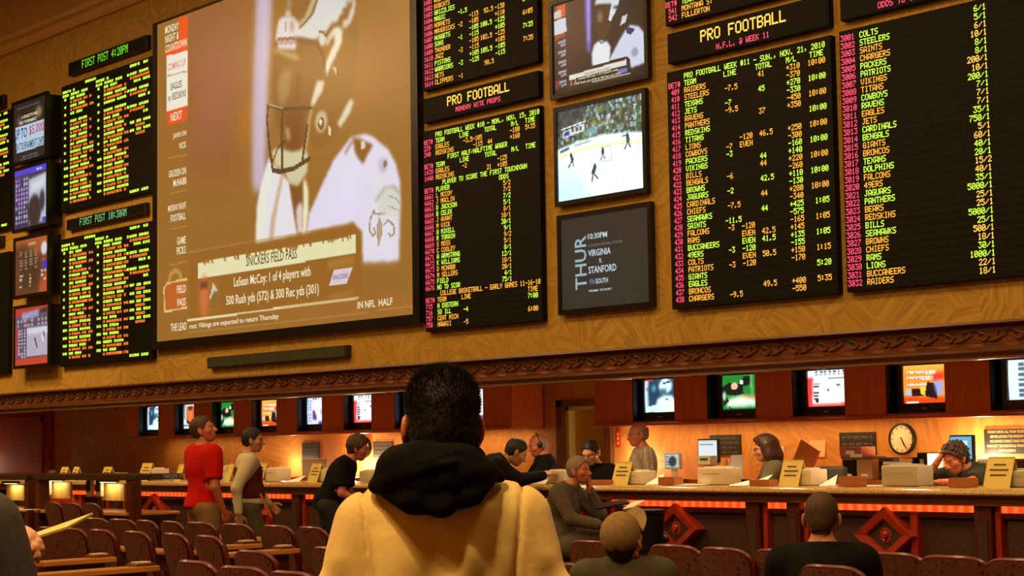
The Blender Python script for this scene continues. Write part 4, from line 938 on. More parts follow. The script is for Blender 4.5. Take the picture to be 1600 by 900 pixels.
def pA():
    p = Pic(48, 36, (40, 70, 90)); p.poly([(0, 0), (0.13, 0), (0.13, 1), (0, 1)], (190, 216, 226), 1).poly([(0, 0), (0.3, 0), (0.3, 0.05), (0, 0.07)], (200, 60, 50), 0).ell(0.3, 0.35, 0.13, 0.3, (30, 60, 90), 2)
    p.ell(0.3, 0.28, 0.07, 0.12, (70, 140, 150), 1).ell(0.66, 0.22, 0.2, 0.22, (206, 230, 240), 1).poly([(0.5, 0.3), (0.7, 0.3), (0.68, 0.5), (0.52, 0.5)], (60, 110, 120), 1).poly([(0.3, 0.95), (0.42, 0.6), (0.6, 0.5), (0.85, 0.5), (1, 0.7), (1, 1), (0.3, 1)], (216, 240, 246), 1)
    p.ell(0.7, 0.62, 0.06, 0.03, (70, 130, 140), 0).poly([(0.05, 0.8), (0.5, 0.78), (0.5, 0.95), (0.05, 0.97)], (200, 230, 236), 0).line([(0.6, 0.14), (0.8, 0.1)], 0.05, (40, 50, 90)).ell(0.1, 0.3, 0.05, 0.05, (150, 60, 60), 0, 0.6)
    return p
def pB():
    p = Pic(48, 36, (206, 216, 226)); p.poly([(0.2, 0.08), (0.8, 0.08), (0.8, 0.78), (0.2, 0.78)], (206, 96, 50), 0).ell(0.48, 0.42, 0.15, 0.26, (226, 120, 66), 1).poly([(0.34, 0.08), (0.62, 0.08), (0.6, 0.25), (0.36, 0.25)], (90, 40, 24), 1)
    p.poly([(0.7, 0.1), (0.95, 0.1), (0.95, 0.8), (0.75, 0.8)], (90, 120, 216), 1).poly([(0, 0.84), (1, 0.84), (1, 0.88), (0, 0.88)], (40, 110, 100), 0).poly([(0.03, 0), (0.12, 0), (0.12, 0.6), (0.03, 0.6)], (90, 140, 120), 1).poly([(0.2, 0.6), (0.4, 0.7), (0.5, 0.8), (0.3, 0.8)], (50, 24, 30), 0).ell(0.42, 0.38, 0.03, 0.015, (60, 30, 20))
    return p
def pC():
    p = Pic(48, 36, (34, 128, 46)); p.line([(0.82, 0), (0.86, 1)], 0.03, (206, 230, 200), 1).poly([(0.5, 0.6), (1, 0.58), (1, 0.68), (0.5, 0.72)], (176, 110, 50), 1).poly([(0.1, 0.72), (0.5, 0.6), (0.95, 0.72), (1, 0.86), (0.6, 0.92), (0.1, 0.9)], (226, 246, 220), 2)
    p.poly([(0.0, 0.35), (0.2, 0.22), (0.5, 0.28), (0.62, 0.05), (0.78, 0.05), (0.8, 0.3), (0.6, 0.35), (0.62, 0.55), (0.4, 0.6), (0.1, 0.55), (0.2, 0.75), (0.02, 0.9)], (22, 26, 22), 0).ell(0.36, 0.33, 0.09, 0.1, (226, 176, 140), 0).ell(0.56, 0.22, 0.05, 0.06, (230, 230, 220), 0).ell(0.06, 0.6, 0.05, 0.12, (206, 230, 206), 1)
    p.poly([(0, 0.96), (1, 0.93), (1, 1), (0, 1)], (30, 90, 36), 0).line([(0.2, 0.92), (0.3, 1)], 0.04, (20, 30, 20))
    return p
def pD():
    p = Pic(48, 36, (240, 140, 50)); p.poly([(0, 0), (1, 0), (1, 0.15), (0, 0.12)], (246, 176, 70), 3).poly([(0, 0.8), (1, 0.85), (1, 1), (0, 1)], (214, 70, 24), 1)
    for y0 in (0.17, 0.31, 0.46): p.poly([(0.1, y0), (0.78, y0+0.01), (0.78, y0+0.07), (0.1, y0+0.06)], (236, 226, 200), 0).rows(0.12, y0+0.005, 0.72, y0+0.06, 1, 8, (60, 30, 20), rg, 0.6)
    p.poly([(0.2, 0.62), (0.4, 0.62), (0.5, 0.75), (0.58, 0.45), (0.72, 0.48), (0.8, 0.6), (0.8, 0.9), (0.55, 0.82), (0.2, 0.8)], (34, 22, 20), 0).poly([(0.42, 0.56), (0.54, 0.56), (0.52, 0.8), (0.42, 0.76)], (240, 196, 70), 0).poly([(0.7, 0.25), (0.95, 0.2), (0.95, 0.4), (0.7, 0.45)], (220, 60, 40), 1).poly([(0.72, 0.45), (0.92, 0.42), (0.92, 0.78), (0.78, 0.78)], (150, 160, 216), 1).poly([(0.06, 0.62), (0.18, 0.62), (0.2, 0.78), (0.06, 0.78)], (150, 190, 206), 0)
    p.poly([(0.06, 0.94), (0.35, 0.95), (0.35, 0.99), (0.06, 0.99)], (250, 230, 200), 0)
    return p
def pE():
    p = Pic(48, 36, (196, 206, 240)); p.poly([(0.3, 0.1), (1, 0.1), (1, 0.88), (0.3, 0.88)], (240, 246, 252), 2).rows(0.06, 0.1, 0.28, 0.9, 8, 2, (110, 120, 200), rg).poly([(0.3, 0.5), (0.42, 0.45), (0.55, 0.75), (0.5, 0.85), (0.32, 0.82)], (96, 60, 130), 1).ell(0.75, 0.55, 0.03, 0.1, (90, 110, 140), 0).poly([(0.6, 0.9), (0.9, 0.9), (0.9, 1), (0.6, 1)], (50, 70, 200), 1).rows(0.3, 0.0, 0.95, 0.12, 1, 5, (60, 60, 90), rg)
    return p
def pF():
    p = Pic(48, 36, (236, 240, 244)); p.poly([(0, 0.2), (0.16, 0.2), (0.12, 1), (0, 1)], (214, 60, 60), 1).poly([(0, 0.92), (1, 0.90), (1, 1), (0, 1)], (220, 70, 60), 1).rows(0.16, 0.25, 0.33, 0.9, 8, 1, (40, 50, 70), rg, 0.9).rows(0.2, 0.02, 1, 0.16, 2, 7, (50, 60, 80), rg).line([(0.35, 0.22), (1, 0.24)], 0.02, (50, 60, 90)).line([(0.36, 0.86), (1, 0.86)], 0.015, (110, 120, 150)).ell(0.55, 0.55, 0.025, 0.04, (70, 80, 90)).ell(0.8, 0.42, 0.05, 0.04, (110, 120, 130)).ell(0.25, 0.83, 0.04, 0.05, (30, 36, 50))
    return p
def pG():
    p = Pic(48, 36, (190, 220, 230)); p.poly([(0, 0), (0.3, 0), (0.26, 1), (0, 1)], (216, 236, 240), 1).rows(0.2, 0.05, 1, 0.95, 7, 3, (60, 80, 96), rg, 0.8).poly([(0.4, 0.4), (1, 0.38), (1, 0.55), (0.4, 0.55)], (120, 170, 150), 1)
    return p
lab = ['player in a white helmet, leftmost of the row', 'an orange portrait in a white frame, second from left', 'black horses on green turf, third from left', 'an orange page with dark figures, left of the waistcoat man', 'a pale blue page with a violet shape, fifth from left',
       'a white page edged in red, left of the cream jacket man', 'a white page, half hidden left of the short-haired head', 'a bluish page, right of the short-haired head']
for (a, b), f_, l_ in zip(OPL, (pA, pB, pC, pD, pE, pF, pE, pE), lab): tube_tv('black tube television showing '+l_, a, b, f_())
lab = ['a player in a white helmet, above the balding clerk', 'black horses on green turf, right of the balding clerk', 'a white track page edged in red, above the wall papers', 'a bright orange page with text bars, above the round wall clock', 'a grey-blue page, cut by the right edge of the photo', 'a page just outside the right edge']
for (a, b), f_, l_ in zip(OPR, (pA, pC, pF, pD, pG, pG), lab): tube_tv('black tube television showing '+l_, a, b, f_(), shell=(M_TVB2 if 'grey-blue' in l_ else M_TVB))
# ------------------------------------------------------------------ betting counter
M_LATTICE = mat('woven_panel', (44, 22, 10), 0.7, noise=(74, 40, 20), scale=70, bump=0.5)
def glow_mat():
    m = bpy.data.materials.new('rope_light_glow'); m.use_nodes = True; nt = m.node_tree; b = nt.nodes['Principled BSDF']
    b.inputs['Base Color'].default_value = (0.1, 0.01, 0.0, 1)
    tc = nt.nodes.new('ShaderNodeTexCoord'); w = nt.nodes.new('ShaderNodeTexWave'); w.inputs['Scale'].default_value = 3.2; w.bands_direction = 'X'
    nt.links.new(tc.outputs['Object'], w.inputs['Vector'])
    rp = nt.nodes.new('ShaderNodeValToRGB'); rp.color_ramp.elements[0].color = (*s2l((240, 62, 18)), 1); rp.color_ramp.elements[1].color = (*s2l((255, 96, 36)), 1)
    rp.color_ramp.elements[0].position = 0.25; rp.color_ramp.elements[1].position = 0.9
    nt.links.new(w.outputs['Fac'], rp.inputs[0]); nt.links.new(rp.outputs[0], b.inputs['Emission Color']); b.inputs['Emission Strength'].default_value = 1.5
    return m
M_GLOW = glow_mat()
CX0, CX1 = -27.0, -4.5
CF = 11.6
ct = thing('betting_counter', 'long betting counter with granite top, orange rope light and carved diamonds on its front', 'counter', ((CX0+CX1)/2, 12.0, 0))
M = T(-(CX0+CX1)/2, -12.0, 0)
MB().extrude_x([(CF+0.02, 1.055), (CF-0.015, 1.06), (CF-0.03, 1.072), (CF-0.028, 1.088), (CF-0.015, 1.104), (CF+0.01, 1.116), (CF+0.05, 1.12), (12.36, 1.12), (12.36, 1.065)], CX0, CX1, M).build('countertop', M_GRANITE, ct, smooth=True)
MB().box(CX0, CX1, CF+0.03, 12.30, 0.99, 1.056, M).box(CX0, CX1, CF+0.02, CF+0.05, 0.985, 0.998, M).build('apron', W_DARKX, ct)
MB().box(CX0, CX1, CF+0.16, 12.30, 0.0, 0.991, M).build('front_panel', M_LATTICE, ct)
MB().box(CX0, CX1, CF+0.08, CF+0.161, 0.0, 0.12, M).box(CX0, CX1, CF+0.10, CF+0.161, 0.46, 0.52, M).box(CX0, CX1, CF+0.12, CF+0.161, 0.885, 0.925, M).build('rail', W_DARK, ct)
def rosette(cx, y, cz, s, parent):
    mb = MB()
    for k in range(10):
        a = 2*PI*k/10; mb.ball((cx+0.05*s*math.cos(a), y, cz+0.055*s*math.sin(a)), (0.02*s, 0.012, 0.02*s), M, 6, 4)
    mb.ball((cx, y-0.006, cz+0.006), (0.034*s, 0.022, 0.038*s), M, 8, 6).ball((cx, y-0.024, cz-0.012), (0.015*s, 0.012, 0.014*s), M, 6, 4).ball((cx-0.012, y-0.022, cz+0.012), 0.006, M, 6, 4).ball((cx+0.012, y-0.022, cz+0.012), 0.006, M, 6, 4)
    mb.tube([(cx-0.014, y-0.02, cz-0.03), (cx, y-0.022, cz-0.045), (cx+0.014, y-0.02, cz-0.03)], 0.005, 5, True, M)
    mb.build('lion_rosette', W_RED, parent, smooth=True)
P0, PER = -8.085, 2.33
for k in range(-1, 9):
    xs = P0-k*PER
    if xs > CX1 or xs < CX0+0.6: continue
    # two slim pilasters with a short lit bay between them
    for xa, xb in ((xs, xs+0.15), (xs+0.46, xs+0.60)):
        if xb > CX1: continue
        p_ = MB().rbox(xa, xb, CF+0.05, CF+0.17, 0.0, 0.99, 0.006, M).build('pilaster', W_DARK, ct)
        MB().box(xa+0.03, xb-0.03, CF+0.044, CF+0.055, 0.30, 0.86, M).box(xa+0.02, xb-0.02, CF+0.046, CF+0.055, 0.87, 0.885, M).box(xa+0.02, xb-0.02, CF+0.046, CF+0.055, 0.27, 0.285, M).build('pilaster_inset', M_LATTICE, p_)
    MB().rbox(xs+0.16, xs+0.21, CF+0.09, CF+0.165, 0.12, 0.985, 0.006, M).build('side_post', W_RED, ct)
    MB().box(xs+0.17, xs+0.45, CF+0.11, CF+0.158, 0.93, 0.985, M).build('rope_light', M_GLOW, ct)
    MB().box(xs+0.25, xs+0.41, CF+0.125, CF+0.161, 0.30, 0.87, M).build('short_panel', M_LATTICE, ct)
    # long lit bay with the diamond
    a, b = xs+0.61, xs+PER-0.01
    if b > CX1: continue
    MB().box(a, b, CF+0.11, CF+0.158, 0.93, 0.985, M).build('rope_light', M_GLOW, ct)
    MB().rbox(a+0.0, a+0.05, CF+0.09, CF+0.165, 0.12, 0.93, 0.006, M).build('side_post', W_RED, ct)
    MB().rbox(b-0.62, b-0.55, CF+0.09, CF+0.165, 0.12, 0.93, 0.006, M).build('side_post', W_RED, ct) if k % 2 else None
    cx, cz = (a+b)/2, 0.735
    d_ = MB()
    o4 = [(cx-0.30, cz), (cx, cz+0.225), (cx+0.30, cz), (cx, cz-0.225)]
    i4 = [(cx-0.17, cz), (cx, cz+0.128), (cx+0.17, cz), (cx, cz-0.128)]
    m4 = [(cx-0.285, cz), (cx, cz+0.214), (cx+0.285, cz), (cx, cz-0.214)]
    n4 = [(cx-0.185, cz), (cx, cz+0.139), (cx+0.185, cz), (cx, cz-0.139)]
    vs = []; 
    for ring, y in ((o4, CF+0.16), (o4, CF+0.06), (m4, CF+0.035), (n4, CF+0.05), (i4, CF+0.07), (i4, CF+0.155)): vs += [(x, y, z) for x, z in ring]
    fs = [(r*4+i, r*4+(i+1) % 4, (r+1)*4+(i+1) % 4, (r+1)*4+i) for r in range(5) for i in range(4)]
    dm = d_.add(vs, fs, M).build('diamond_frame', W_RED, ct)
    MB().prism(i4, CF+0.085, CF+0.15, M).build('diamond_field', M_LATTICE, dm)
    rosette(cx, CF+0.083, cz, 0.9, dm)
# service side shelf behind the counter, and the back counter with its cupboards
bt = thing('back_counter', 'long wooden back counter along the service wall under the wall notices', 'counter', (-15.5, 13.4, 0))
MB().box(-31, -15.1, 13.05, 13.60, 1.10, 1.14, T(15.5, -13.4, 0)).build('countertop', W_CHERRYX, bt)
MB().box(-31, -15.1, 13.10, 13.60, 0, 1.10, T(15.5, -13.4, 0)).build('body', W_CHERRY, bt)
bt = thing('back_counter', 'wooden back counter right of the door, loaded with monitors and trays', 'counter', (-9, 13.4, 0))
MB().box(-13.95, -4.6, 13.05, 13.69, 1.10, 1.14, T(9, -13.4, 0)).build('countertop', W_CHERRYX, bt)
MB().box(-13.9, -4.6, 13.10, 13.69, 0, 1.10, T(9, -13.4, 0)).build('body', W_CHERRY, bt)

# ------------------------------------------------------------------ things on the counter
CT = 1.12
GS = 'yellow notice cards on the counter'
def tent(px, w, h, label, y=11.78, m=None, yaw=0.0, tilt=0.35):
    p = at(px, 752, y)
    t = thing('notice_card', label, 'sign', (p.x, y, CT), yaw, GS)
    R_ = Matrix.Rotation(-tilt, 4, 'X')
    MB().box(-w/2, w/2, 0, 0.004, 0, h, R_).build('front_sheet', m or M_YELLOWCARD, t)
    R2 = T(0, 2*h*math.sin(tilt)*1.0, 0) @ Matrix.Rotation(tilt, 4, 'X')
    MB().box(-w/2, w/2, -0.004, 0, 0, h, R2).build('back_sheet', m or M_YELLOWCARD, t)
    if w > 0.13:
        for i, ww in enumerate((0.45, 0.7, 0.6)):
            zz = h*(0.72-0.17*i)
            MB().box(-w*ww/2, w*ww/2, -0.002, 0, zz, zz+0.012, R_).build('printed_line', M_DARKTEXT, t)
    return t
for px, w, h, l in ((1231, 0.22, 0.235, 'yellow notice card on the counter in front of the long-haired woman clerk'), (1556, 0.24, 0.25, 'yellow notice card on the counter, rightmost, right of the curly-haired clerk'),
    (967, 0.22, 0.23, 'yellow notice card leaning in front of the standing balding clerk'), (487, 0.20, 0.23, 'yellow notice card on the counter left of the blurred dark figure'),
    (403, 0.16, 0.24, 'narrow yellow notice card beside the waistcoat man'), (222, 0.26, 0.25, 'wide yellow notice card left of the red shirt man'),
    (276, 0.13, 0.23, 'narrow tan notice card touching the red shirt man'), (162, 0.22, 0.20, 'yellow notice card above the racing booths, third from the left end'),
    (95, 0.20, 0.20, 'tan notice card at the far left end of the counter'), (113, 0.16, 0.20, 'brown notice card, second from the left end of the counter'), (354, 0.12, 0.23, 'amber notice card between the red shirt man and the waistcoat man')):
    tent(px, w, h, l)
def terminal(px, w, h, label, y=11.95, m=None, dep=0.22):
    p = at(px, 752, y)
    t = thing('ticket_terminal', label, 'terminal', (p.x, y, CT), 0, 'beige ticket terminals on the counter')
    MB().rbox(-w/2, w/2, -dep/2, dep/2, 0.004, h, 0.012).build('case', m or M_BEIGE, t, smooth=True)
    MB().box(-w*0.3, w*0.3, -dep/2-0.003, -dep/2+0.002, h*0.62, h*0.68).build('ticket_slot', M_BEIGE2, t)
    MB().box(-w/2-0.004, -w/2, -dep/2+0.02, dep/2-0.02, 0.02, h-0.02).build('side_panel', M_BEIGE2, t)
    MB().rbox(-w*0.35, w*0.35, -dep*0.3, dep*0.3, h-0.002, h+0.012, 0.004).build('lid', m or M_BEIGE, t)
    return t
for px, w, h, l in ((1124, 0.34, 0.155, 'large beige ticket terminal left of the woman clerk'), (996, 0.30, 0.125, 'low beige ticket terminal beside the balding clerk'), (1262, 0.26, 0.14, 'beige ticket terminal right of the central yellow card'),
    (1418, 0.36, 0.17, 'putty ticket terminal left of the curly-haired clerk'), (1592, 0.30, 0.13, 'dark beige terminal at the right edge of the photo'), (509, 0.28, 0.15, 'beige terminal right of the yellow card, left half of the counter'),
    (434, 0.26, 0.16, 'beige terminal right of the waistcoat man'), (243, 0.34, 0.16, 'white terminal beside the wide yellow card'), (362, 0.12, 0.19, 'small upright white terminal behind the waistcoat man'),
    (186, 0.34, 0.09, 'long low white terminal above the racing booths'), (134, 0.34, 0.08, 'flat pinkish terminal near the left end of the counter'), (262, 0.2, 0.07, 'small low terminal just left of the red shirt man'), (579, 0.14, 0.13, 'small olive-beige box on the counter beside the cream jacket man'), (878, 0.30, 0.13, 'beige terminal between the dark-suited pair and the old man in grey')):
    terminal(px, w, h, l, m=M_BEIGE if 'putty' not in l and 'olive' not in l and 'dark' not in l else M_BEIGE2)
def slipbox(px, w, h, label, y=11.72, m=None):
    p = at(px, 755, y)
    t = thing('slip_box', label, 'box', (p.x, y, CT), 0, 'brown betting slip boxes on the counter')
    b = MB().box(-w/2, w/2, -0.06, 0.06, 0.003, 0.012)
    for q in ((-w/2, w/2, -0.06, -0.052), (-w/2, w/2, 0.052, 0.06), (-w/2, -w/2+0.008, -0.052, 0.052), (w/2-0.008, w/2, -0.052, 0.052)): b.box(q[0], q[1], q[2], q[3], 0.01, h)
    b.build('tray', m or M_CARDBOX, t)
    MB().box(-w/2+0.012, w/2-0.012, -0.045, 0.045, 0.012, h*0.8).build('slips', M_WHITE, t)
for px, w, h, l in ((1048, 0.20, 0.075, 'orange-brown slip box right of the balding clerk'), (1193, 0.22, 0.055, 'flat slip box with white papers in front of the woman clerk'), (1332, 0.20, 0.085, 'orange-brown slip box in the empty place left of the wall clock'), (1505, 0.19, 0.075, 'orange-brown slip box against the arm of the curly-haired clerk'), (936, 0.26, 0.045, 'flat tray of papers in front of the clerk with glasses')):
    slipbox(px, w, h, l)
def paper(px, w, d, label, y=11.75, h=0.006, rz=0.3, z=CT, m=None, name='paper_sheet'):
    p = at(px, 756, y)
    o = MB().add([(-w/2, -d/2, 0), (w/2, -d/2, 0.004), (w/2, d/2, h), (-w/2, d/2, 0.003), (-w/2, -d/2, 0.003), (w/2, -d/2, 0.007), (w/2, d/2, h+0.003), (-w/2, d/2, 0.006)], [(0,3,2,1),(4,5,6,7),(0,1,5,4),(1,2,6,5),(2,3,7,6),(3,0,4,7)]).build(name, m or M_WHITE)
    o.location = (p.x, y, z+0.001); o.rotation_euler = (0, 0, rz); return tag(o, label, 'paper', None)
paper(1082, 0.30, 0.16, 'loose white papers left of the large beige terminal')
paper(1160, 0.22, 0.2, 'crumpled white papers on the counter by the woman clerk', h=0.05, rz=0.8)
paper(1185, 0.2, 0.15, 'white sheets standing up on the flat slip box tray', y=11.9, h=0.09, rz=0.1)
paper(460, 0.2, 0.16, 'white sheet leaning open right of the terminal, left half', h=0.07, rz=0.5)
paper(1023, 0.16, 0.14, 'white folded card beside the low terminal of the balding clerk', y=11.85, h=0.1, rz=0.6)
paper(1294, 0.14, 0.12, 'small white card leaning by the empty chair', y=11.85, h=0.09, rz=0.5)
paper(1380, 0.4, 0.14, 'long white paper on the counter left of the putty terminal', y=11.9)
paper(1442, 0.07, 0.07, 'small cream note on the counter edge right of the putty terminal', y=11.68, m=M_YELLOWCARD)
paper(300, 0.2, 0.1, 'white slips on the counter behind the red shirt man', y=11.8)
M_BRIGHTCARD = mat('bright_card', (250, 246, 226), 0.7)
# standing white cup and paper by the dark-suited pair
t = thing('paper_cup', 'white paper cup beside the man in black at the counter', 'cup', (at(862, 740, 12.0).x, 12.0, CT))
MB().lathe([(0.028, 0.0), (0.038, 0.10), (0.041, 0.102), (0.036, 0.098)], 16).build('cup_body', M_BRIGHTCARD, t, smooth=True)
MB().lathe([(0.042, 0.10), (0.042, 0.108), (0.034, 0.114)], 16).build('lid', M_WHITE, t, smooth=True)
paper(846, 0.16, 0.12, 'crumpled bright paper under the hands of the man in black', y=11.72, h=0.08, m=M_BRIGHTCARD)
# small desk lamp things on the back counter
for i, (lx, ly) in enumerate(LAMPS):
    t = thing('counter_lamp', ['small uplight glowing behind the waistcoat man', 'small bright uplight under the left oval-looking wall clock', 'small uplight behind the balding clerk', 'small bright uplight under the rightmost dark notice', 'small added uplight, out of view at the far left end of the back counter'][i], 'lamp', (lx, ly, 1.14))
    MB().lathe([(0.04, 0), (0.04, 0.012), (0.012, 0.02), (0.01, 0.05)], 14).build('base', M_BRASS, t, smooth=True)
    MB().lathe([(0.012, 0.05), (0.035, 0.06), (0.045, 0.10), (0.041, 0.10), (0.03, 0.066)], 16).build('shade', M_BRASS, t, smooth=True)
    MB().ball((0, 0, 0.09), 0.02).build('bulb', emit('bulb_glow', (255, 226, 160), 12.0), t, smooth=True)
    point('lamp_light', (lx, ly-0.01, 1.14+0.15), (8, 26, 14, 34, 9)[i], WARMW, 0.03)
# monitors
def monitor(px, py0, py1, wpx, y, label, pic, m=M_BLACK, ratio=0.72, z=1.14, picm=None):
    a = at(px-wpx/2, py0, y); b = at(px+wpx/2, py1, y); w = b.x-a.x; h = a.z-b.z; xc = (a.x+b.x)/2
    t = thing('computer_monitor', label, 'monitor', (xc, y, z))
    zb = b.z-z
    MB().rbox(-w/2, w/2, 0, 0.04, zb, zb+h, 0.006).build('screen_case', m, t)
    MB().box(-0.03, 0.03, 0.02, 0.05, 0.01, max(zb+0.05, 0.05)).rbox(-0.09, 0.09, -0.04, 0.12, 0, 0.012, 0.004).build('stand', m, t)
    pic.build('picture', t, (-w/2+0.014, w/2-0.014, zb+0.02, zb+h-0.014), -0.002, picm or M_PIC)
    return t
p = Pic(24, 20, (226, 240, 240)); p.poly([(0.1, 0.2), (0.8, 0.2), (0.8, 0.25), (0.1, 0.25)], (120, 130, 130), 0).poly([(0, 0), (1, 0), (1, 0.08), (0, 0.08)], (196, 226, 226), 0)
monitor(1106, 686, 723, 33, 12.95, 'white-screened monitor right of the balding clerk', p)
p = Pic(24, 20, (190, 210, 210)); p.ell(0.55, 0.55, 0.3, 0.4, (50, 60, 60), 1).rows(0, 0.1, 0.3, 0.9, 4, 1, (60, 70, 80), rg)
monitor(1050, 708, 733, 24, 12.9, 'small beige-framed screen behind the balding clerk', p, M_BEIGE)
p = Pic(30, 26, (110, 180, 216)); p.poly([(0.1, 0.2), (0.8, 0.2), (0.8, 0.75), (0.1, 0.75)], (196, 230, 246), 0).poly([(0.35, 0.28), (0.78, 0.28), (0.78, 0.7), (0.35, 0.7)], (240, 250, 250), 1)
monitor(1502, 680, 721, 39, 12.98, 'blue-screened monitor behind the curly-haired clerk', p, mat('navy_plastic', (20, 30, 60), 0.4))
def blk(name, label, cat, px0, px1, py0, py1, y, m, dep=0.2, z=None, bev=0.01, parts=()):
    a = at(px0, py0, y); b = at(px1, py1, y); w = b.x-a.x; h = (a.z-b.z) if z is None else a.z-z
    zz = b.z if z is None else z
    t = thing(name, label, cat, ((a.x+b.x)/2, y, zz))
    MB().rbox(-w/2, w/2, 0, dep, 0, h, bev).build('case', m, t)
    return t, w, h
BZ = 1.14
t, w, h = blk('card_reader', 'beige payment terminal with a small green display below the white screen', 'terminal', 1090, 1110, 723, 738, 12.85, M_BEIGE, 0.14, None)
t.location.z = CT+0.16
MB().box(-w*0.3, w*0.3, -0.003, 0, h*0.5, h*0.75).build('display', mat('lcd_green', (60, 90, 50), 0.4), t)
MB().box(-0.02, 0.02, 0.03, 0.07, -0.15, 0.01).build('pedestal', M_BEIGE2, t)
t, w, h = blk('document_holder', 'cream paper stand beside the white-screened monitor', 'stand', 1141, 1160, 711, 733, 13.0, M_WHITE, 0.02, BZ)
MB().box(-w/2, w/2, 0.02, 0.10, 0, 0.01).build('foot', M_BEIGE2, t)
t = thing('plastic_bottle', 'small pale bottle left of the cream paper stand', 'bottle', (at(1137, 730, 13.1).x, 13.1, BZ)); MB().lathe([(0.035, 0), (0.037, 0.02), (0.037, 0.13), (0.02, 0.16), (0.016, 0.18)], 14).build('bottle_body', mat('pink_plastic', (220, 186, 176), 0.4), t, smooth=True); MB().lathe([(0.018, 0.18), (0.018, 0.2)], 12).build('cap', M_WHITE, t)
o = MB().box(-0.12, 0.12, 0, 0.03, 0, 0.30, Matrix.Rotation(0.5, 4, 'Y')).build('ring_binder', mat('orange_binder', (214, 120, 50), 0.5)); o.location = (at(1248, 730, 13.2).x, 13.2, BZ+0.06); tag(o, 'orange binder leaning on the back counter right of the woman clerk', 'binder')
for i, (a, b, c, d_, l, m_) in enumerate(((1312, 1345, 698, 713, 'reddish carton on top of the stack under the left dark notice', mat('rosy_carton', (170, 104, 76), 0.7)), (1314, 1362, 713, 718, 'flat brown carton second in the stack under the dark notice', mat('brown_carton', (120, 76, 40), 0.7)), (1338, 1363, 718, 746, 'tall cardboard box standing right in the stack', mat('kraft_card', (176, 128, 76), 0.7)), (1316, 1337, 718, 746, 'dark box with white label, left foot of the stack', M_BLACK))):
    y_ = 13.15; a_ = at(a, c, y_); b_ = at(b, d_, y_)
    t = thing('storage_carton', l, 'box', ((a_.x+b_.x)/2, y_, 0)); z0 = (BZ if d_ > 740 else b_.z); w = b_.x-a_.x
    MB().rbox(-w/2, w/2, 0, 0.22, 0, a_.z-z0-0.004, 0.004).build('carton_body', m_, t); t.location.z = z0+0.002
    MB().box(-w*0.2, w*0.2, -0.002, 0, 0.02, 0.05).build('label', M_WHITE, t)
# letter trays
t = thing('letter_tray', 'three-tier letter tray full of white papers under the round wall clock', 'tray', (at(1410, 720, 13.2).x, 13.2, BZ))
for k in range(4): MB().box(-0.19, 0.19, -0.1, 0.2, 0.005+k*0.062, 0.011+k*0.062).build('shelf', M_BLACK, t)
for k in range(3): MB().box(-0.15, 0.16, -0.09, 0.18, 0.012+k*0.062, 0.038+k*0.062).build('papers', M_WHITE, t)
for sx in (-0.19, 0.184): MB().box(sx, sx+0.006, -0.1, 0.2, 0, 0.20).build('side', M_BLACK, t)
t, w, h = blk('binder_row', 'black document box right of the letter tray', 'box', 1432, 1449, 707, 740, 13.15, M_BLACK, 0.25, BZ)
MB().box(-0.02, 0.02, -0.003, 0, h*0.6, h*0.75).build('label', M_BEIGE2, t)
t, w, h = blk('receipt_printer', 'beige receipt printer right of the blue screen', 'printer', 1524, 1546, 721, 745, 12.95, M_BEIGE2, 0.25, BZ)
MB().box(-w*0.35, w*0.35, -0.003, 0, h*0.2, h*0.5).build('slot', M_BLACK, t); MB().box(-w*0.4, w*0.4, 0.0, 0.15, h, h+0.02).build('paper_cover', M_WHITE, t)
t, w, h = blk('picture_frame', 'brown framed picture standing at the right end of the back counter', 'frame', 1582, 1604, 717, 742, 13.2, mat('frame_brown', (110, 50, 22), 0.5), 0.03, BZ, 0.004)
MB().box(-w/2+0.02, w/2-0.02, -0.003, 0, 0.02, h-0.02).build('picture', mat('dark_photo', (70, 30, 20), 0.6), t)
t, w, h = blk('message_board', 'pinkish white board standing under the left dark notice', 'board', 472, 511, 717, 742, 12.95, mat('pink_board', (236, 206, 176), 0.8), 0.02, BZ, 0.003)
MB().box(-w/2, w/2, 0.02, 0.1, 0, 0.012).build('foot', M_BEIGE2, t)
t, w, h = blk('message_board', 'small pinkish board behind the waistcoat man', 'board', 400, 408, 721, 742, 12.95, mat('pink_board', (236, 206, 176), 0.8), 0.02, BZ, 0.003)
MB().box(-w/2, w/2, 0.02, 0.1, 0, 0.012).build('foot', M_BEIGE2, t)
# half-round sill glowing under the left clock
t = thing('side_table', 'pale half-round shelf lit by the small lamp under the left clock', 'shelf', (at(590, 745, 12.7).x, 12.74, 1.06))
MB().lathe([(0.36, 0), (0.38, 0.015), (0.38, 0.03), (0.36, 0.035)], 36, Matrix.Diagonal((1.25, 0.7, 1, 1))).build('top', M_BEIGE, t, smooth=True)
MB().box(-0.3, 0.3, -0.02, 0.08, -1.06, 0.0).build('body', W_CHERRY, t)
# office chairs of the clerks
def office_chair(px, y, ztop, w, label, m):
    p = at(px, 740, y); t = thing('office_chair', label, 'chair', (p.x, y, 0))
    MB().rbox(-w/2, w/2, -0.04, 0.03, ztop-0.42, ztop, 0.035, seg=3).build('backrest', m, t, smooth=True)
    MB().rbox(-w/2, w/2, -0.42, 0.02, ztop-0.58, ztop-0.48, 0.03, seg=3).build('seat', m, t, smooth=True)
    MB().tube([(0, -0.2, ztop-0.58), (0, -0.2, 0.08)], 0.03).build('post', M_BLACK, t)
    for k in range(5):
        a = 2*PI*k/5; MB().tube([(0, -0.2, 0.10), (0.27*math.cos(a), -0.2+0.27*math.sin(a), 0.05)], 0.018, 8).ball((0.27*math.cos(a), -0.2+0.27*math.sin(a), 0.03), 0.03).build('leg', M_BLACK, t)
office_chair(1299, 12.85, 1.27, 0.36, 'empty grey office chair behind the counter, right of the woman clerk', mat('grey_vinyl', (84, 78, 70), 0.45))
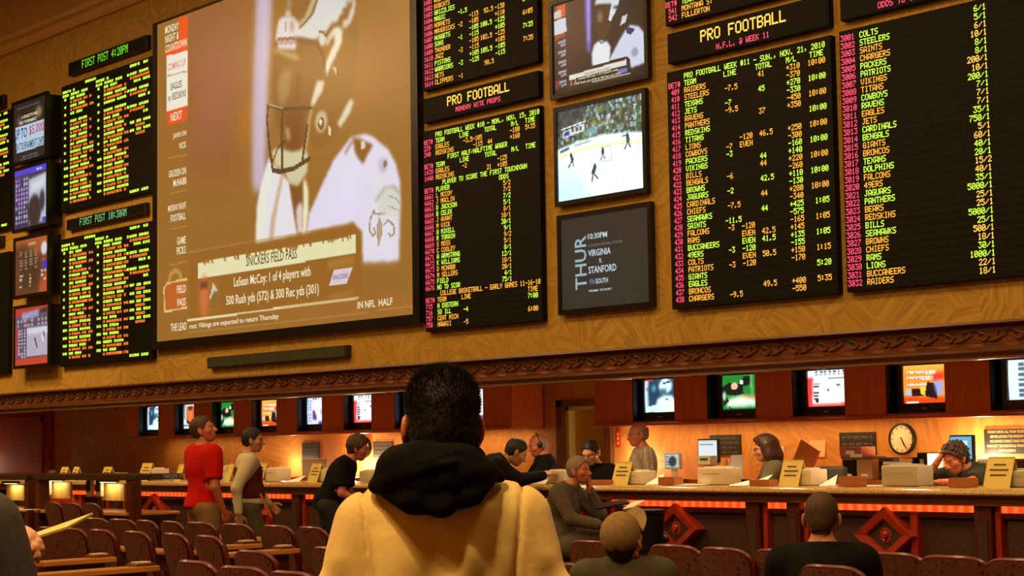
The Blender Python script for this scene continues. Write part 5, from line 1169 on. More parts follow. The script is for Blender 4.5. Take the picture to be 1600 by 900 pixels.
office_chair(1221, 12.98, 1.31, 0.34, 'dark teal office chair just behind the woman clerk', mat('teal_vinyl', (44, 66, 74), 0.5))

# ------------------------------------------------------------------ on the service wall
def notice(px0, px1, py0, py1, label, lines, bright):
    a = at(px0, py0, YF-0.02); b = at(px1, py1, YF-0.02); w = b.x-a.x; h = a.z-b.z
    t = thing('wall_notice', label, 'sign', ((a.x+b.x)/2, YF, b.z))
    MB().box(-w/2, w/2, -0.02, -0.001, 0, h).build('plaque', mat('notice_black', (26, 20, 18), 0.5), t)
    n = len(lines)
    for i, s_ in enumerate(lines):
        zz = h*(1-(i+0.85)/(n+0.3)); ww = w*0.86*min(1, len(s_)/max(map(len, lines))+0.02)
        if s_[0] in '.-I':
            mb_ = MB(); xx = -w*0.42; rr_ = random.Random(int(px0)+i)
            while xx < w*0.38:
                l_ = rr_.uniform(0.03, 0.08)*w/0.4; mb_.box(xx, min(xx+l_, w*0.42), -0.0215, -0.0195, zz, zz+h*0.30/(n+0.3)); xx += l_+0.02*w/0.4
            mb_.build('lettering', bright, t); continue
        text_mesh('lettering', s_, bright, t, (-ww/2, ww/2, zz, zz+h*0.55/(n+0.3)), -0.024)
M_LET1 = mat('dull_letters', (84, 68, 50), 0.6); M_LET2 = mat('pale_letters', (206, 176, 120), 0.5)
notice(472, 498, 692, 716, 'dark wall notice of small faint lines, above the pinkish board', ['IIII IIIII III II', 'III IIIIIII IIII', 'IIIIII III IIIII', 'II IIIIIII'][:0] or ['. . . . . .']*4, M_LET1)
notice(583, 613, 690, 715, 'dark wall notice of small faint lines, right of the left wall clock', ['. . . . . .']*4, M_LET1)
notice(1109, 1157, 680, 711, 'dark wall notice with four faint lines, behind the white-screened monitor', ['- - --- -- --', '-- ---- --- --', '--- -- --- ---', '-- --- -- --'], M_LET1)
notice(1311, 1368, 676, 711, 'dark wall notice above the carton stack, left of the round wall clock', ['- --- -- ---- --', '-- ----- -- ---', '-- --- ---- --'], M_LET1)
notice(1537, 1612, 671, 709, 'dark wall notice with pale lettering at the right edge of the photo', ['PLEASE CHECK ALL YOUR TICKETS', 'BEFORE LEAVING THE WINDOW', 'WE CANNOT CORRECT ONCE YOU', 'HAVE LEFT THE INDIVIDUAL WINDOW', 'FOR WAGERING'], M_LET2)
def wall_paper(px0, px1, py0, py1, label, m=None):
    a = at(px0, py0, YF-0.01); b = at(px1, py1, YF-0.01)
    o = MB().add([(a.x, YF-0.004, b.z), (b.x, YF-0.02, b.z), (b.x, YF-0.006, a.z), (a.x, YF-0.004, a.z)], [(0, 1, 2, 3)]).add([(a.x, YF-0.002, b.z), (b.x, YF-0.018, b.z), (b.x, YF-0.004, a.z), (a.x, YF-0.002, a.z)], [(0, 3, 2, 1)])
    o = o.build('wall_sheet', m or M_BEIGE, fix=False); tag(o, label, 'paper'); return o
wall_paper(1264, 1290, 688, 714, 'sheet of paper taped to the wall between the two dark notices', mat('buff_paper', (226, 178, 116), 0.8))
wall_paper(787, 801, 694, 719, 'pale sheet on the wall left of the man in black at the counter', mat('buff_paper', (226, 178, 116), 0.8))
t = thing('fire_label', 'small vertical red fire extinguisher label right of the door', 'sign', (at(967, 688, YF).x, YF, at(967, 699, YF).z))
MB().box(-0.035, 0.035, -0.012, -0.001, 0, 0.18).add([(-0.035, -0.012, 0.18), (0.035, -0.012, 0.18), (0, -0.012, 0.22), (-0.035, -0.001, 0.18), (0.035, -0.001, 0.18), (0, -0.001, 0.22)], [(0, 1, 2), (5, 4, 3), (0, 3, 4, 1), (1, 4, 5, 2), (2, 5, 3, 0)]).build('plate', mat('signal_red', (206, 44, 24), 0.5), t)
for k in range(3): MB().box(-0.015, 0.015, -0.015, -0.012, 0.03+0.05*k, 0.06+0.05*k).build('white_mark', M_YELLOWCARD, t)
for px, py, l in ((1221, 705, 'small outlet plate on the wall right of the woman clerk'), (873, 637, 'light switch plate left of the door')):
    p = at(px, py, YF); t = thing('switch_plate', l, 'switch', (p.x, YF, p.z-0.05)); MB().rbox(-0.035, 0.035, -0.008, -0.001, 0, 0.1, 0.003).build('plate', M_BEIGE, t); MB().box(-0.01, 0.01, -0.014, -0.008, 0.035, 0.065).build('toggle', M_WHITE, t)
def clock(px, py, rad, label, hm):
    p = at(px, py, YF-0.03); t = thing('wall_clock', label, 'clock', (p.x, YF, p.z))
    Rm = Matrix.Rotation(PI/2, 4, 'X')
    MB().lathe([(rad, 0.001), (rad, 0.035), (rad*0.97, 0.045), (rad*0.88, 0.045), (rad*0.86, 0.022)], 40, Rm).build('rim', M_BLACK, t, smooth=True)
    MB().lathe([(rad*0.87, 0.02), (rad*0.865, 0.029)], 40, Rm).build('dial', mat('cream_dial', (240, 220, 180), 0.5), t)
    mk = MB()
    for k in range(12):
        a = 2*PI*k/12; M2 = Matrix.Rotation(a, 4, 'Y'); mk.box(-0.004, 0.004, -0.033, -0.031, rad*0.70, rad*0.80, M2)
    mk.build('hour_marks', M_BLACK, t)
    for nm, ang, ln in (('hour_hand', hm[0], rad*0.45), ('minute_hand', hm[1], rad*0.66)): MB().box(-0.005, 0.005, -0.037, -0.034, -0.02, ln, Matrix.Rotation(ang, 4, 'Y')).build(nm, M_BLACK, t)
clock(1409, 686, 0.148, 'round black-rimmed wall clock above the letter tray', (math.radians(155), math.radians(150)))
clock(568, 699, 0.135, 'black-rimmed wall clock left of the cream jacket man', (math.radians(155), math.radians(150)))
# domes under the soffit
for i, (px, py) in enumerate(((181, 637), (222, 635), (252, 633), (345, 627), (383, 626), (457, 621), (547, 616), (606, 612), (1086, 586), (1124, 583), (1283, 574))):
    y_ = 12.95; p = at(px, py, y_)
    t = thing('dome_camera', 'small dark dome camera under the soffit, %s' % ['above the leftmost television', 'at the left side of the leftmost television', 'right of the leftmost television', 'above the green turf television', 'right of the green turf television', 'left of the pale blue television', 'above the red-edged television', 'left of the short-haired head', 'between the player and turf televisions, right half', 'at the corner of the right turf television', 'above the red-edged television, right half'][i], 'camera', (p.x, y_, 2.25), 0, 'dome cameras under the soffit')
    MB().lathe([(0.085, 0), (0.085, -0.04), (0.075, -0.055), (0.06, -0.055), (0.06, 0)], 20).build('mount_ring', M_CHROME, t, smooth=True)
    MB().ball((0, 0, -0.05), (0.058, 0.058, 0.05)).build('dome', mat('smoked_dome', (20, 16, 14), 0.08), t, smooth=True)

# ------------------------------------------------------------------ seating
def fabric(name, a, b, c):
    m = bpy.data.materials.new(name); m.use_nodes = True; nt = m.node_tree; bs = nt.nodes['Principled BSDF']; bs.inputs['Roughness'].default_value = 0.9
    tc = nt.nodes.new('ShaderNodeTexCoord'); v = nt.nodes.new('ShaderNodeTexVoronoi'); v.inputs['Scale'].default_value = 26; v.inputs['Randomness'].default_value = 0.55
    nt.links.new(tc.outputs['Object'], v.inputs['Vector']); rp = nt.nodes.new('ShaderNodeValToRGB')
    e = rp.color_ramp.elements; e[0].position = 0.22; e[0].color = (*s2l(c), 1); e[1].position = 0.36; e[1].color = (*s2l(a), 1)
    n = nt.nodes.new('ShaderNodeTexNoise'); n.inputs['Scale'].default_value = 60; nt.links.new(tc.outputs['Object'], n.inputs['Vector'])
    mx = nt.nodes.new('ShaderNodeMix'); mx.data_type = 'RGBA'; mx.inputs[7].default_value = (*s2l(b), 1)
    r2 = nt.nodes.new('ShaderNodeMapRange'); r2.inputs[1].default_value = 0.45; r2.inputs[2].default_value = 0.6; r2.inputs[4].default_value = 0.7; nt.links.new(n.outputs['Fac'], r2.inputs[0])
    nt.links.new(v.outputs['Distance'], rp.inputs[0]); nt.links.new(rp.outputs[0], mx.inputs[6]); nt.links.new(r2.outputs[0], mx.inputs[0]); nt.links.new(mx.outputs[2], bs.inputs['Base Color'])
    return m
M_FAB = fabric('patterned_upholstery', (96, 58, 36), (124, 60, 40), (44, 22, 18))
M_RIM = mat('burgundy_rim', (92, 22, 28), 0.45, coat=0.15)
M_SIDE = mat('chair_side_vinyl', (36, 18, 16), 0.6)
def back_pt(u, v, off=0.0):
    W = 0.20*(0.86+0.14*v); z = 0.36+v*0.56-0.055*abs(u)**5*v
    return Vector((u*W*(1-0.0*v), 0.08-0.13*v+0.05*u*u+off, z))
def make_chair():
    t = thing('lounge_chair', 'brown patterned chair with burgundy rim', 'chair', (0, 0, 0))
    nu, nv = 14, 12; vs = []; fs = []
    for off in (-0.022, 0.03):
        for j in range(nv+1):
            for i in range(nu+1): vs.append(back_pt(-1+2*i/nu, j/nv, off))
    n = (nu+1)*(nv+1)
    for j in range(nv):
        for i in range(nu):
            a = j*(nu+1)+i; fs.append((a, a+1, a+nu+2, a+nu+1)); fs.append((n+a, n+a+nu+1, n+a+nu+2, n+a+1))
    MB().add(vs, fs).build('backrest', M_FAB, t, smooth=True)
    rim = [back_pt(-1, v/8, 0.004) for v in range(9)]+[back_pt(-1+u/8, 1, 0.004) for u in range(1, 16)]+[back_pt(1, 1-v/8, 0.004) for v in range(9)]
    MB().tube(rim, 0.017, 8).build('rim', M_RIM, t, smooth=True)
    MB().rbox(-0.20, 0.20, 0.02, 0.46, 0.38, 0.47, 0.03, seg=3).build('seat', M_FAB, t, smooth=True)
    MB().box(-0.18, 0.18, 0.05, 0.44, 0.345, 0.38).build('seat_frame', M_SIDE, t)
    for sx in (-0.16, 0.16):
        for y0 in (0.08, 0.40): MB().tube([(sx, y0, 0.36), (sx*1.08, y0+(0.03 if y0 > 0.3 else -0.04), 0.0)], [0.022, 0.015], 8).build('leg', M_SIDE, t)
    return t
proto = make_chair()
CH = [('A', 142, 7.5), ('A', 183, 7.5), ('A', 222, 7.5), ('A', 262, 7.5), ('A', 305, 7.5), ('A', 362, 7.5), ('A', 425, 7.5), ('A', 480, 7.5), ('A', 545, 7.5),
      ('R', 920, 7.3), ('R', 1046, 7.25), ('R', 1124, 7.2), ('R', 1213, 7.25), ('R', 1388, 7.35), ('R', 1481, 7.3), ('R', 1590, 7.3),
      ('B', 72, 6.4), ('B', 106, 6.4), ('B', 150, 6.4), ('B', 205, 6.4), ('B', 265, 6.4), ('B', 318, 6.35), ('B', 388, 5.55), ('B', 508, 6.0),
      ('C', 296, 4.85), ('C', 368, 4.75), ('C', 447, 4.7), ('S', 905, 5.85), ('P', 1290, 6.45), ('P', 985, 5.35)]
grp = {'A': ('chairs of the far row behind the red shirt man', 'patterned chair, far row left of the cream jacket, %s'), 'R': ('chairs of the far row along the counter, right half', 'patterned chair before the counter, %s'),
       'B': ('chairs of the middle row, left half', 'patterned chair, middle row at left, %s'), 'C': ('nearest chair backs cut by the bottom edge', 'patterned chair back cut by the bottom edge, %s'), 'S': (None, '%s'), 'P': (None, '%s')}
wh = ['first from the left', 'second from the left', 'third from the left', 'fourth from the left', 'fifth, below the red shirt man', 'sixth, below the waistcoat man', 'seventh from the left', 'eighth, nearest the cream jacket', 'hidden behind the cream jacket',
      'left of the capped man', 'first right of the capped man', 'second right of the capped man', 'half hidden by the left shoulder of the shaved-head man', 'behind the right shoulder of the shaved-head man', 'below the right-hand diamond bay', 'at the lower right corner',
      'beside the dark sleeve at the left edge', 'first from the left', 'second from the left', 'third from the left', 'fourth from the left', 'fifth from the left', 'low one under the wooden ledge', 'touching the left sleeve of the cream jacket',
      'left one', 'middle one', 'right one beside the cream jacket', 'low patterned chair between the cream jacket and the capped man', 'patterned chair on which the shaved-head man sits', 'patterned chair on which the capped man sits']
jr = random.Random(2)
for i, ((g, px, y), w_) in enumerate(zip(CH, wh)):
    c = proto if i == 0 else copy_tree(proto)
    c.location = (at(px, 860, y).x, y+0.05, 0); c.rotation_euler = (0, 0, jr.uniform(-0.12, 0.12))
    c['label'] = grp[g][1] % w_
    if grp[g][0]: c['group'] = grp[g][0]
# chairs drawn up to the racing booths, lit from above
for i, (px, y, rz_) in enumerate(((84, 9.75, 0.0), (113, 9.7, 0.05), (143, 9.75, 0.0))):
    c = copy_tree(proto); c.location = (at(px, 800, y).x, y, 0); c.rotation_euler = (0, 0, rz_)
    c['label'] = 'patterned chair drawn up to the racing booths, %s of three' % ('left', 'middle', 'right')[i]; c['group'] = 'chairs at the racing booths'
# ledges between the rows
def ledge(name, label, x0, x1, y0, y1, z, legs, m=None):
    t = thing(name, label, 'table', ((x0+x1)/2, (y0+y1)/2, 0)); w = (x1-x0)/2; d = (y1-y0)/2
    MB().rbox(-w, w, -d, d, z-0.03, z, 0.006).build('top', m or W_OAK, t)
    MB().box(-w+0.02, w-0.02, -0.02, 0.02, z-0.16, z-0.03).build('apron', W_DARK, t)
    n = legs
    for k in range(n):
        x = -w+0.1+(2*w-0.2)*k/max(1, n-1) if n > 1 else 0
        MB().box(x-0.03, x+0.03, -d*0.7, d*0.7, 0, z-0.03).build('leg', W_DARK, t)
    return t
ledge('writing_ledge', 'narrow wooden writing ledge in front of the far left row of chairs', -15.6, -10.0, 8.02, 8.22, 0.78, 6)
ledge('writing_ledge', 'narrow wooden writing ledge in front of the row before the counter', -8.6, -4.4, 7.80, 8.0, 0.74, 5)
ledge('writing_ledge', 'narrow wooden writing ledge in front of the middle row at left', -13.6, -11.75, 6.93, 7.12, 0.75, 3)
def divider(px, y0, y1, z, label):
    x = at(px, 880, (y0+y1)/2).x
    t = thing('row_divider', label, 'divider', (x, (y0+y1)/2, 0), 0.10, 'wooden dividers between the seats'); d = (y1-y0)/2
    MB().rbox(-0.075, 0.075, -d, d, z-0.035, z, 0.006).build('ledge', W_OAK, t)
    MB().box(-0.02, 0.02, -d+0.04, d-0.06, 0.0, z-0.035).build('side_panel', W_DARK, t)
    # slip holder at the far end
    s_ = thing('slip_holder', 'small brass pencil holder on the divider ledge, %s' % label.split(', ')[-1], 'holder', (x-0.02, y1-0.10, z), 0.1, 'brass slip holders on the dividers')
    MB().rbox(-0.05, 0.05, -0.07, 0.07, 0.0, 0.018, 0.004).build('tray', M_BRASS, s_)
    for k in range(4): MB().tube([(-0.03+0.02*k, -0.05, 0.024), (-0.03+0.02*k, 0.05, 0.024)], 0.005, 6).build('pencil', M_BEIGE, s_)
divider(145, 4.75, 5.62, 0.80, 'wooden divider ledge between left chairs, nearest one')
divider(118, 5.35, 5.9, 0.80, 'wooden divider ledge between left chairs, just behind the nearest')
divider(358, 6.9, 7.42, 0.80, 'wooden divider ledge between left chairs, farther one beneath the waistcoat man')
divider(398, 6.5, 7.2, 0.80, 'wooden divider ledge between left chairs, right one beneath the waistcoat man')

# ------------------------------------------------------------------ racing booths at the left
def booth(px0, px1, y, label, light=True):
    a = at(px0, 790, y).x; b = at(px1, 790, y).x; w = b-a
    t = thing('racing_booth', label, 'booth', (a, y, 0)); zt = at((px0+px1)/2, 741, y).z; zd = 0.80
    MB().rbox(-0.08, w+0.02, -0.1, 0.62, zt-0.07, zt, 0.01).build('canopy', M_GRANITE_D, t)
    MB().rbox(0.02, w-0.02, -0.12, 0.6, zd-0.04, zd, 0.01).build('desk', W_OAK, t)
    for x in (-0.04, w-0.09):
        MB().rbox(x, x+0.12, -0.08, 0.06, 0, zt-0.07, 0.008).build('post', W_DARK, t)
    MB().box(0.05, w-0.05, 0.52, 0.56, 0.1, zd-0.04).build('modesty_panel', W_DARK, t)
    return t, w, zt, zd
def panel_lamp(px0, px1, y, z0, z1, label):
    a = at(px0, 770, y).x; b = at(px1, 770, y).x
    t = thing('lamp_panel', label, 'lamp', ((a+b)/2, y, z0)); w = b-a
    MB().rbox(-w/2, w/2, 0, 0.03, 0, z1-z0, 0.004).build('panel', mat('pale_oak_panel', (226, 190, 100), 0.5, noise=(206, 166, 80), scale=14, stretch=(1, 1, 0.2)), t)
    MB().rbox(-w*0.4, w*0.4, -0.10, -0.03, z1-z0+0.02, z1-z0+0.05, 0.008).build('lamp_hood', M_BLACK, t)
    MB().box(-w*0.3, w*0.3, -0.08, -0.05, z1-z0+0.015, z1-z0+0.02).build('tube', emit('booth_tube', (255, 236, 180), 4.0), t)
    area('booth_light', ((a+b)/2+0.05, y-0.06, z1+0.0), ((a+b)/2+0.05, y+0.0, z0-0.3), w*0.5, 0.03, 1.3, WARMW)
    return t
booth(66, 212, 10.35, 'dark wooden racing booth with granite canopy, nearest the red shirt man')
booth(-75, 52, 10.35, 'dark wooden racing booth cut by the left edge of the photo')
for px0, px1, z0, l in ((72, 110, 0.92, 'lit pale panel in the middle of the racing booths'), (157, 194, 0.91, 'lit pale panel at the right end of the racing booths'), (10, 38, 0.88, 'lit pale panel at the left end of the racing booths')):
    panel_lamp(px0, px1, 10.7, z0, z0+0.21, l)
def small_tv(px, label, y=10.62, w=0.14, z0=0.96):
    p = at(px, 765, y); t = thing('booth_monitor', label, 'monitor', (p.x, y, z0), 0, 'small grey monitors in the racing booths')
    MB().rbox(-w/2, w/2, 0, 0.05, 0, 0.24, 0.015, seg=3).build('case', M_BEIGE, t, smooth=True)
    MB().rbox(-w/2+0.02, w/2-0.02, -0.004, 0.002, 0.06, 0.22, 0.001).build('screen', M_BLACK, t)
    MB().box(-0.02, 0.02, 0.02, 0.04, 0.80-z0, 0.01).build('arm', M_BLACK, t)
for px, l in ((138, 'small grey monitor left of the right lit panel'), (153, 'small grey monitor half behind the right lit panel'), (57, 'small grey monitor beside the booth post, left'), (72, 'small grey monitor just right of the booth post')): small_tv(px, l)
for px, w_, l in ((94, 0.2, 'white program sheets on the booth desk, left'), (176, 0.12, 'folded white slips on the booth desk, right'), (190, 0.1, 'bright white slip on the booth desk by the right post')):
    o = paper(px, w_, 0.12, l, y=10.3, z=0.80, m=M_BRIGHTCARD); 
o = paper(40, 0.34, 0.2, 'bright white newspaper on the leftmost booth desk', y=10.1, z=0.80, m=M_BRIGHTCARD)
# small service lamp over the booths
t = thing('globe_lamp', 'small white globe lamp right of the right lit panel', 'lamp', (at(200, 756, 10.7).x, 10.7, 0.80)); MB().tube([(0, 0, 0), (0, 0, 0.36)], 0.01, 8).build('stem', M_BRASS, t); MB().ball((0, 0, 0.40), 0.04).build('globe', emit('globe_glow', (255, 240, 206), 2.0), t, smooth=True)
# waste bin in front of the counter
t = thing('waste_bin', 'black round waste bin against the counter left of the left diamond', 'bin', (at(1008, 820, 11.1).x, 11.1, 0))
MB().lathe([(0.13, 0), (0.17, 0.88), (0.175, 0.90), (0.16, 0.89)], 24).build('drum', M_BLACK, t, smooth=True); MB().lathe([(0.185, 0.90), (0.185, 0.925), (0.15, 0.93)], 24).build('rim', M_BLACKSATIN, t, smooth=True)
# ------------------------------------------------------------------ people: bodies grown as one smooth surface from a posed skeleton
def V3(a): return np.array(a, float)
class Blob:
    """smooth union of tapered limbs and ellipsoids, sampled on a grid and meshed by surface nets"""
    def __init__(s): s.p = []; s.cuts = []; s.noise = None
    def cap(s, a, b, ra, rb, k=0.03):
        a, b = V3(a), V3(b); R = max(ra, rb)
        lo = np.minimum(a, b)-R; hi = np.maximum(a, b)+R
        def f(P):
            ab = b-a; L = max(ab @ ab, 1e-9); t = np.clip(((P-a) @ ab)/L, 0, 1)
            return np.linalg.norm(P-a-t[..., None]*ab, axis=-1)-(ra+(rb-ra)*t)
        s.p.append((f, lo, hi, k)); return s
    def chain(s, pts, rs, k=0.03):
        for i in range(len(pts)-1): s.cap(pts[i], pts[i+1], rs[i], rs[i+1], k)
        return s
    def ell(s, c, r, R=None, k=0.03):
        c = V3(c); r = V3(r); R = np.eye(3) if R is None else np.array(R, float)
        m = np.abs(R) @ r if R is not None else r
        def f(P):
            q = (P-c) @ R
            k0 = np.linalg.norm(q/r, axis=-1); k1 = np.linalg.norm(q/(r*r), axis=-1)+1e-9
            return k0*(k0-1)/k1
        s.p.append((f, c-m, c+m, k)); return s
    def sub(s, c, r, R=None, k=0.01):
        t = Blob().ell(c, r, R, k).p[0]; s.p.append(t+('sub',)); return s
    def cut(s, p, n):
        """keep the side away from n"""
        p = V3(p); n = V3(n)/np.linalg.norm(n); s.cuts.append(lambda P: (P-p) @ n); return s
    def cutf(s, f): s.cuts.append(f); return s
    def mesh(s, h):
        lo = np.min([p[1] for p in s.p if len(p) == 4], 0)-3*h; hi = np.max([p[2] for p in s.p if len(p) == 4], 0)+3*h
        n = np.ceil((hi-lo)/h).astype(int)+1
        ax = [lo[i]+h*np.arange(n[i]) for i in range(3)]
        F = np.full(n, 1.0)
        for pr in s.p:
            f, a, b, k = pr[:4]
            m = k+3*h
            i0 = np.maximum(0, np.floor((a-m-lo)/h).astype(int)); i1 = np.minimum(n, np.ceil((b+m-lo)/h).astype(int)+1)
            if (i1 <= i0).any(): continue
            sl = tuple(slice(i0[j], i1[j]) for j in range(3))
            G = np.stack(np.meshgrid(*[ax[j][sl[j]] for j in range(3)], indexing='ij'), -1)
            d = f(G); o = F[sl]
            if len(pr) == 5:
                F[sl] = np.maximum(o, -d)
            else:
                hh = np.clip(0.5+0.5*(o-d)/k, 0, 1); F[sl] = o*(1-hh)+d*hh-k*hh*(1-hh)
        if s.cuts or s.noise:
            G = np.stack(np.meshgrid(*ax, indexing='ij'), -1)
            if s.noise: F = F+s.noise(G)
            for c in s.cuts: F = np.maximum(F, c(G))
        return nets(F, lo, h)
def nets(F, lo, h):
    S = F < 0; n = F.shape
    acc = np.zeros((n[0]-1, n[1]-1, n[2]-1, 3)); cnt = np.zeros((n[0]-1, n[1]-1, n[2]-1))
    corners = [(i, j, k) for i in (0, 1) for j in (0, 1) for k in (0, 1)]
    def sub(A, c): return A[c[0]:n[0]-1+c[0], c[1]:n[1]-1+c[1], c[2]:n[2]-1+c[2]]
    for a in corners:
        for ax in range(3):
            if a[ax]: continue
            b = list(a); b[ax] = 1; b = tuple(b)
            Fa, Fb = sub(F, a), sub(F, b); m = (Fa < 0) != (Fb < 0)
            t = np.where(m, Fa/np.where(Fa-Fb == 0, 1, Fa-Fb), 0)
            for d in range(3): acc[..., d] += m*(a[d]+(t if d == ax else 0))
            cnt += m
    act = cnt > 0; idx = -np.ones(act.shape, int); ii = np.argwhere(act); idx[act] = np.arange(len(ii))
    v = lo+h*(ii+acc[act]/cnt[act][:, None])
    fs = []
    for ax in range(3):
        b, c = (ax+1) % 3, (ax+2) % 3
        sl0 = [slice(None)]*3; sl1 = [slice(None)]*3
        sl0[ax] = slice(0, n[ax]-1); sl1[ax] = slice(1, n[ax])
        for q in (b, c): sl0[q] = slice(1, n[q]-1); sl1[q] = slice(1, n[q]-1)
        A, B_ = S[tuple(sl0)], S[tuple(sl1)]
        for flip, m in ((False, A & ~B_), (True, ~A & B_)):
            e = np.argwhere(m)
            if not len(e): continue
            base = e.copy(); base[:, b] += 0; base[:, c] += 0
            def g(db, dc):
                q = base.copy(); q[:, b] += db; q[:, c] += dc; return idx[q[:, 0], q[:, 1], q[:, 2]]
            quad = np.stack([g(0, 0), g(1, 0), g(1, 1), g(0, 1)], 1)
            fs.append(quad[:, ::-1] if flip else quad)
    return v, np.concatenate(fs)
def join_meshes(parts):
    vs, fs, n = [], [], 0
    for v, f in parts: vs.append(v); fs.append(f+n); n += len(v)
    return np.concatenate(vs), np.concatenate(fs)
def grown(name, vf, m, parent, label=None):
    v, f = vf
    me = bpy.data.meshes.new(name); me.from_pydata(v.tolist(), [], f.tolist()); me.update()
    me.polygons.foreach_set('use_smooth', [True]*len(me.polygons)); me.materials.append(m)
    o = bpy.data.objects.new(name, me); COL.objects.link(o); o.parent = parent
    if label: o['label'] = label
    return o
def folds(amp, sc, seed=0, dirn=(1, 0.3, 1.4)):
    d = V3(dirn)
    def f(P):
        q = P*sc*d; w = np.sin(q[..., 1]*1.3+seed)*1.2
        return amp*(np.sin(q[..., 0]+w+seed*1.7)*0.6+np.sin(q[..., 2]*0.9+q[..., 0]*0.7+w*1.3+seed)*0.4)
    return f
def skin(name, rgb):
    m = mat(name, rgb, 0.5, noise=tuple(int(c*0.93) for c in rgb), scale=30); b = m.node_tree.nodes['Principled BSDF']
    b.inputs['Subsurface Weight'].default_value = 0.08; b.inputs['Subsurface Radius'].default_value = (0.03, 0.012, 0.006); return m
M_EYE = mat('eye_white', (150, 132, 118), 0.35); M_IRIS = mat('eye_dark', (30, 20, 16), 0.2)
def head_blob(H, big=1.0, detail=True):
    """H: 3x3 axes (columns x right, y forward, z up) and centre"""
    R, c = H
    def w(p): return c+R @ (V3(p)*big)
    s = big
    b = Blob()
    b.ell(w((0, -0.014, 0.035)), (0.076*s, 0.096*s, 0.088*s), R, 0.03)
    b.ell(w((0, 0.030, -0.035)), (0.060*s, 0.064*s, 0.078*s), R, 0.04)
    b.ell(w((0, 0.055, -0.085)), (0.030*s, 0.026*s, 0.024*s), R, 0.03)          # chin
    b.cap(w((0, 0.088, 0.015)), w((0, 0.112, -0.028)), 0.009*s, 0.014*s, 0.012)   # nose
    for sx in (-1, 1):
        b.cap(w((sx*0.012, 0.098, -0.034)), w((sx*0.013, 0.094, -0.034)), 0.009*s, 0.008*s, 0.008)
        b.cap(w((sx*0.012, 0.082, 0.028)), w((sx*0.045, 0.068, 0.028)), 0.012*s, 0.011*s, 0.016)      # brow
        b.ell(w((sx*0.045, 0.055, -0.022)), (0.022*s, 0.022*s, 0.020*s), R, 0.025)                    # cheek
        ear = R @ np.array([[math.cos(sx*0.35), -math.sin(sx*0.35), 0], [math.sin(sx*0.35), math.cos(sx*0.35), 0], [0, 0, 1]])
        b.ell(w((sx*0.083, -0.012, -0.006)), (0.009*s, 0.021*s, 0.034*s), ear, 0.008)
        b.ell(w((sx*0.080, -0.002, -0.036)), (0.007*s, 0.010*s, 0.012*s), ear, 0.008)
        b.sub(w((sx*0.031, 0.092, 0.006)), (0.015*s, 0.016*s, 0.010*s), R)
        b.sub(w((sx*0.091, -0.006, 0.0)), (0.006*s, 0.010*s, 0.017*s), ear)
    b.cap(w((-0.020, 0.088, -0.056)), w((0.020, 0.088, -0.056)), 0.0075*s, 0.0075*s, 0.008)
    b.cap(w((-0.016, 0.087, -0.067)), w((0.016, 0.087, -0.067)), 0.008*s, 0.008*s, 0.008)
    return b
def hand_blob(wr, d, n, side, curl=0.35, spread=0.12, s=1.0, curls=None, thumb=0.7):
    wr = V3(wr); d = V3(d)/np.linalg.norm(d); n = V3(n); n = n-d*(n @ d); n /= np.linalg.norm(n); w = np.cross(d, n)*side
    R = np.stack([w, d, n], 1)
    b = Blob(); b.cap(wr-d*0.03*s, wr+d*0.02*s, 0.025*s, 0.026*s, 0.015)
    b.ell(wr+d*0.05*s, (0.043*s, 0.052*s, 0.017*s), R, 0.012)
    for i, (off, L, r) in enumerate(((-0.030, 0.068, 0.0088), (-0.010, 0.078, 0.0092), (0.011, 0.073, 0.0088), (0.030, 0.058, 0.0078))):
        c = curls[i] if curls else curl*(1+0.12*(3-i))
        p = wr+d*(0.088-abs(off)*0.25)*s+w*(-off)*s; a = 0.0; dd = d+w*(-off)*spread*20*0.35; dd /= np.linalg.norm(dd)
        pts = [p-dd*0.02*s, p]
        for seg in (0.45, 0.32, 0.23):
            a += c; v = dd*math.cos(a)+n*math.sin(a); p = p+v*L*seg*s; pts.append(p)
        b.chain(pts, [r*s*1.05, r*s, r*s*0.98, r*s*0.9, r*s*0.75], 0.006)
    p = wr+d*0.025*s+w*0.030*s
    v1 = d*0.62+w*0.70+n*0.25*thumb; v1 /= np.linalg.norm(v1); v2 = d*0.9+w*0.30+n*0.35*thumb; v2 /= np.linalg.norm(v2)
    b.chain([p-v1*0.01*s, p+v1*0.042*s, p+v1*0.042*s+v2*0.032*s, p+v1*0.042*s+v2*0.055*s], [0.014*s, 0.011*s, 0.010*s, 0.008*s], 0.01)
    return b
def rotm(yaw=0, pitch=0, roll=0):
    """head turn: yaw left positive, pitch up positive, roll to the right positive (radians)"""
    cy, sy = math.cos(yaw), math.sin(yaw); cp, sp = math.cos(pitch), math.sin(pitch); cr, sr = math.cos(roll), math.sin(roll)
    Rz_ = np.array([[cy, -sy, 0], [sy, cy, 0], [0, 0, 1]]); Rx = np.array([[1, 0, 0], [0, cp, -sp], [0, sp, cp]]); Ry = np.array([[cr, 0, sr], [0, 1, 0], [-sr, 0, cr]])
    return Rz_ @ Rx @ Ry
STAND = dict(pelvis=(0, 0, .95), waist=(0, .005, 1.09), chest=(0, .0, 1.29), neck=(0, -.015, 1.45), head=(0, .02, 1.625),
    shR=(.18, 0, 1.41), elR=(.235, -.03, 1.13), wrR=(.235, .05, .89), hipR=(.09, 0, .93), knR=(.10, .02, .50), anR=(.11, -.02, .08), toR=(.13, .14, .035),
    shL=(-.18, 0, 1.41), elL=(-.235, -.03, 1.13), wrL=(-.235, .05, .89), hipL=(-.09, 0, .93), knL=(-.10, .02, .50), anL=(-.11, -.02, .08), toL=(-.13, .14, .035))
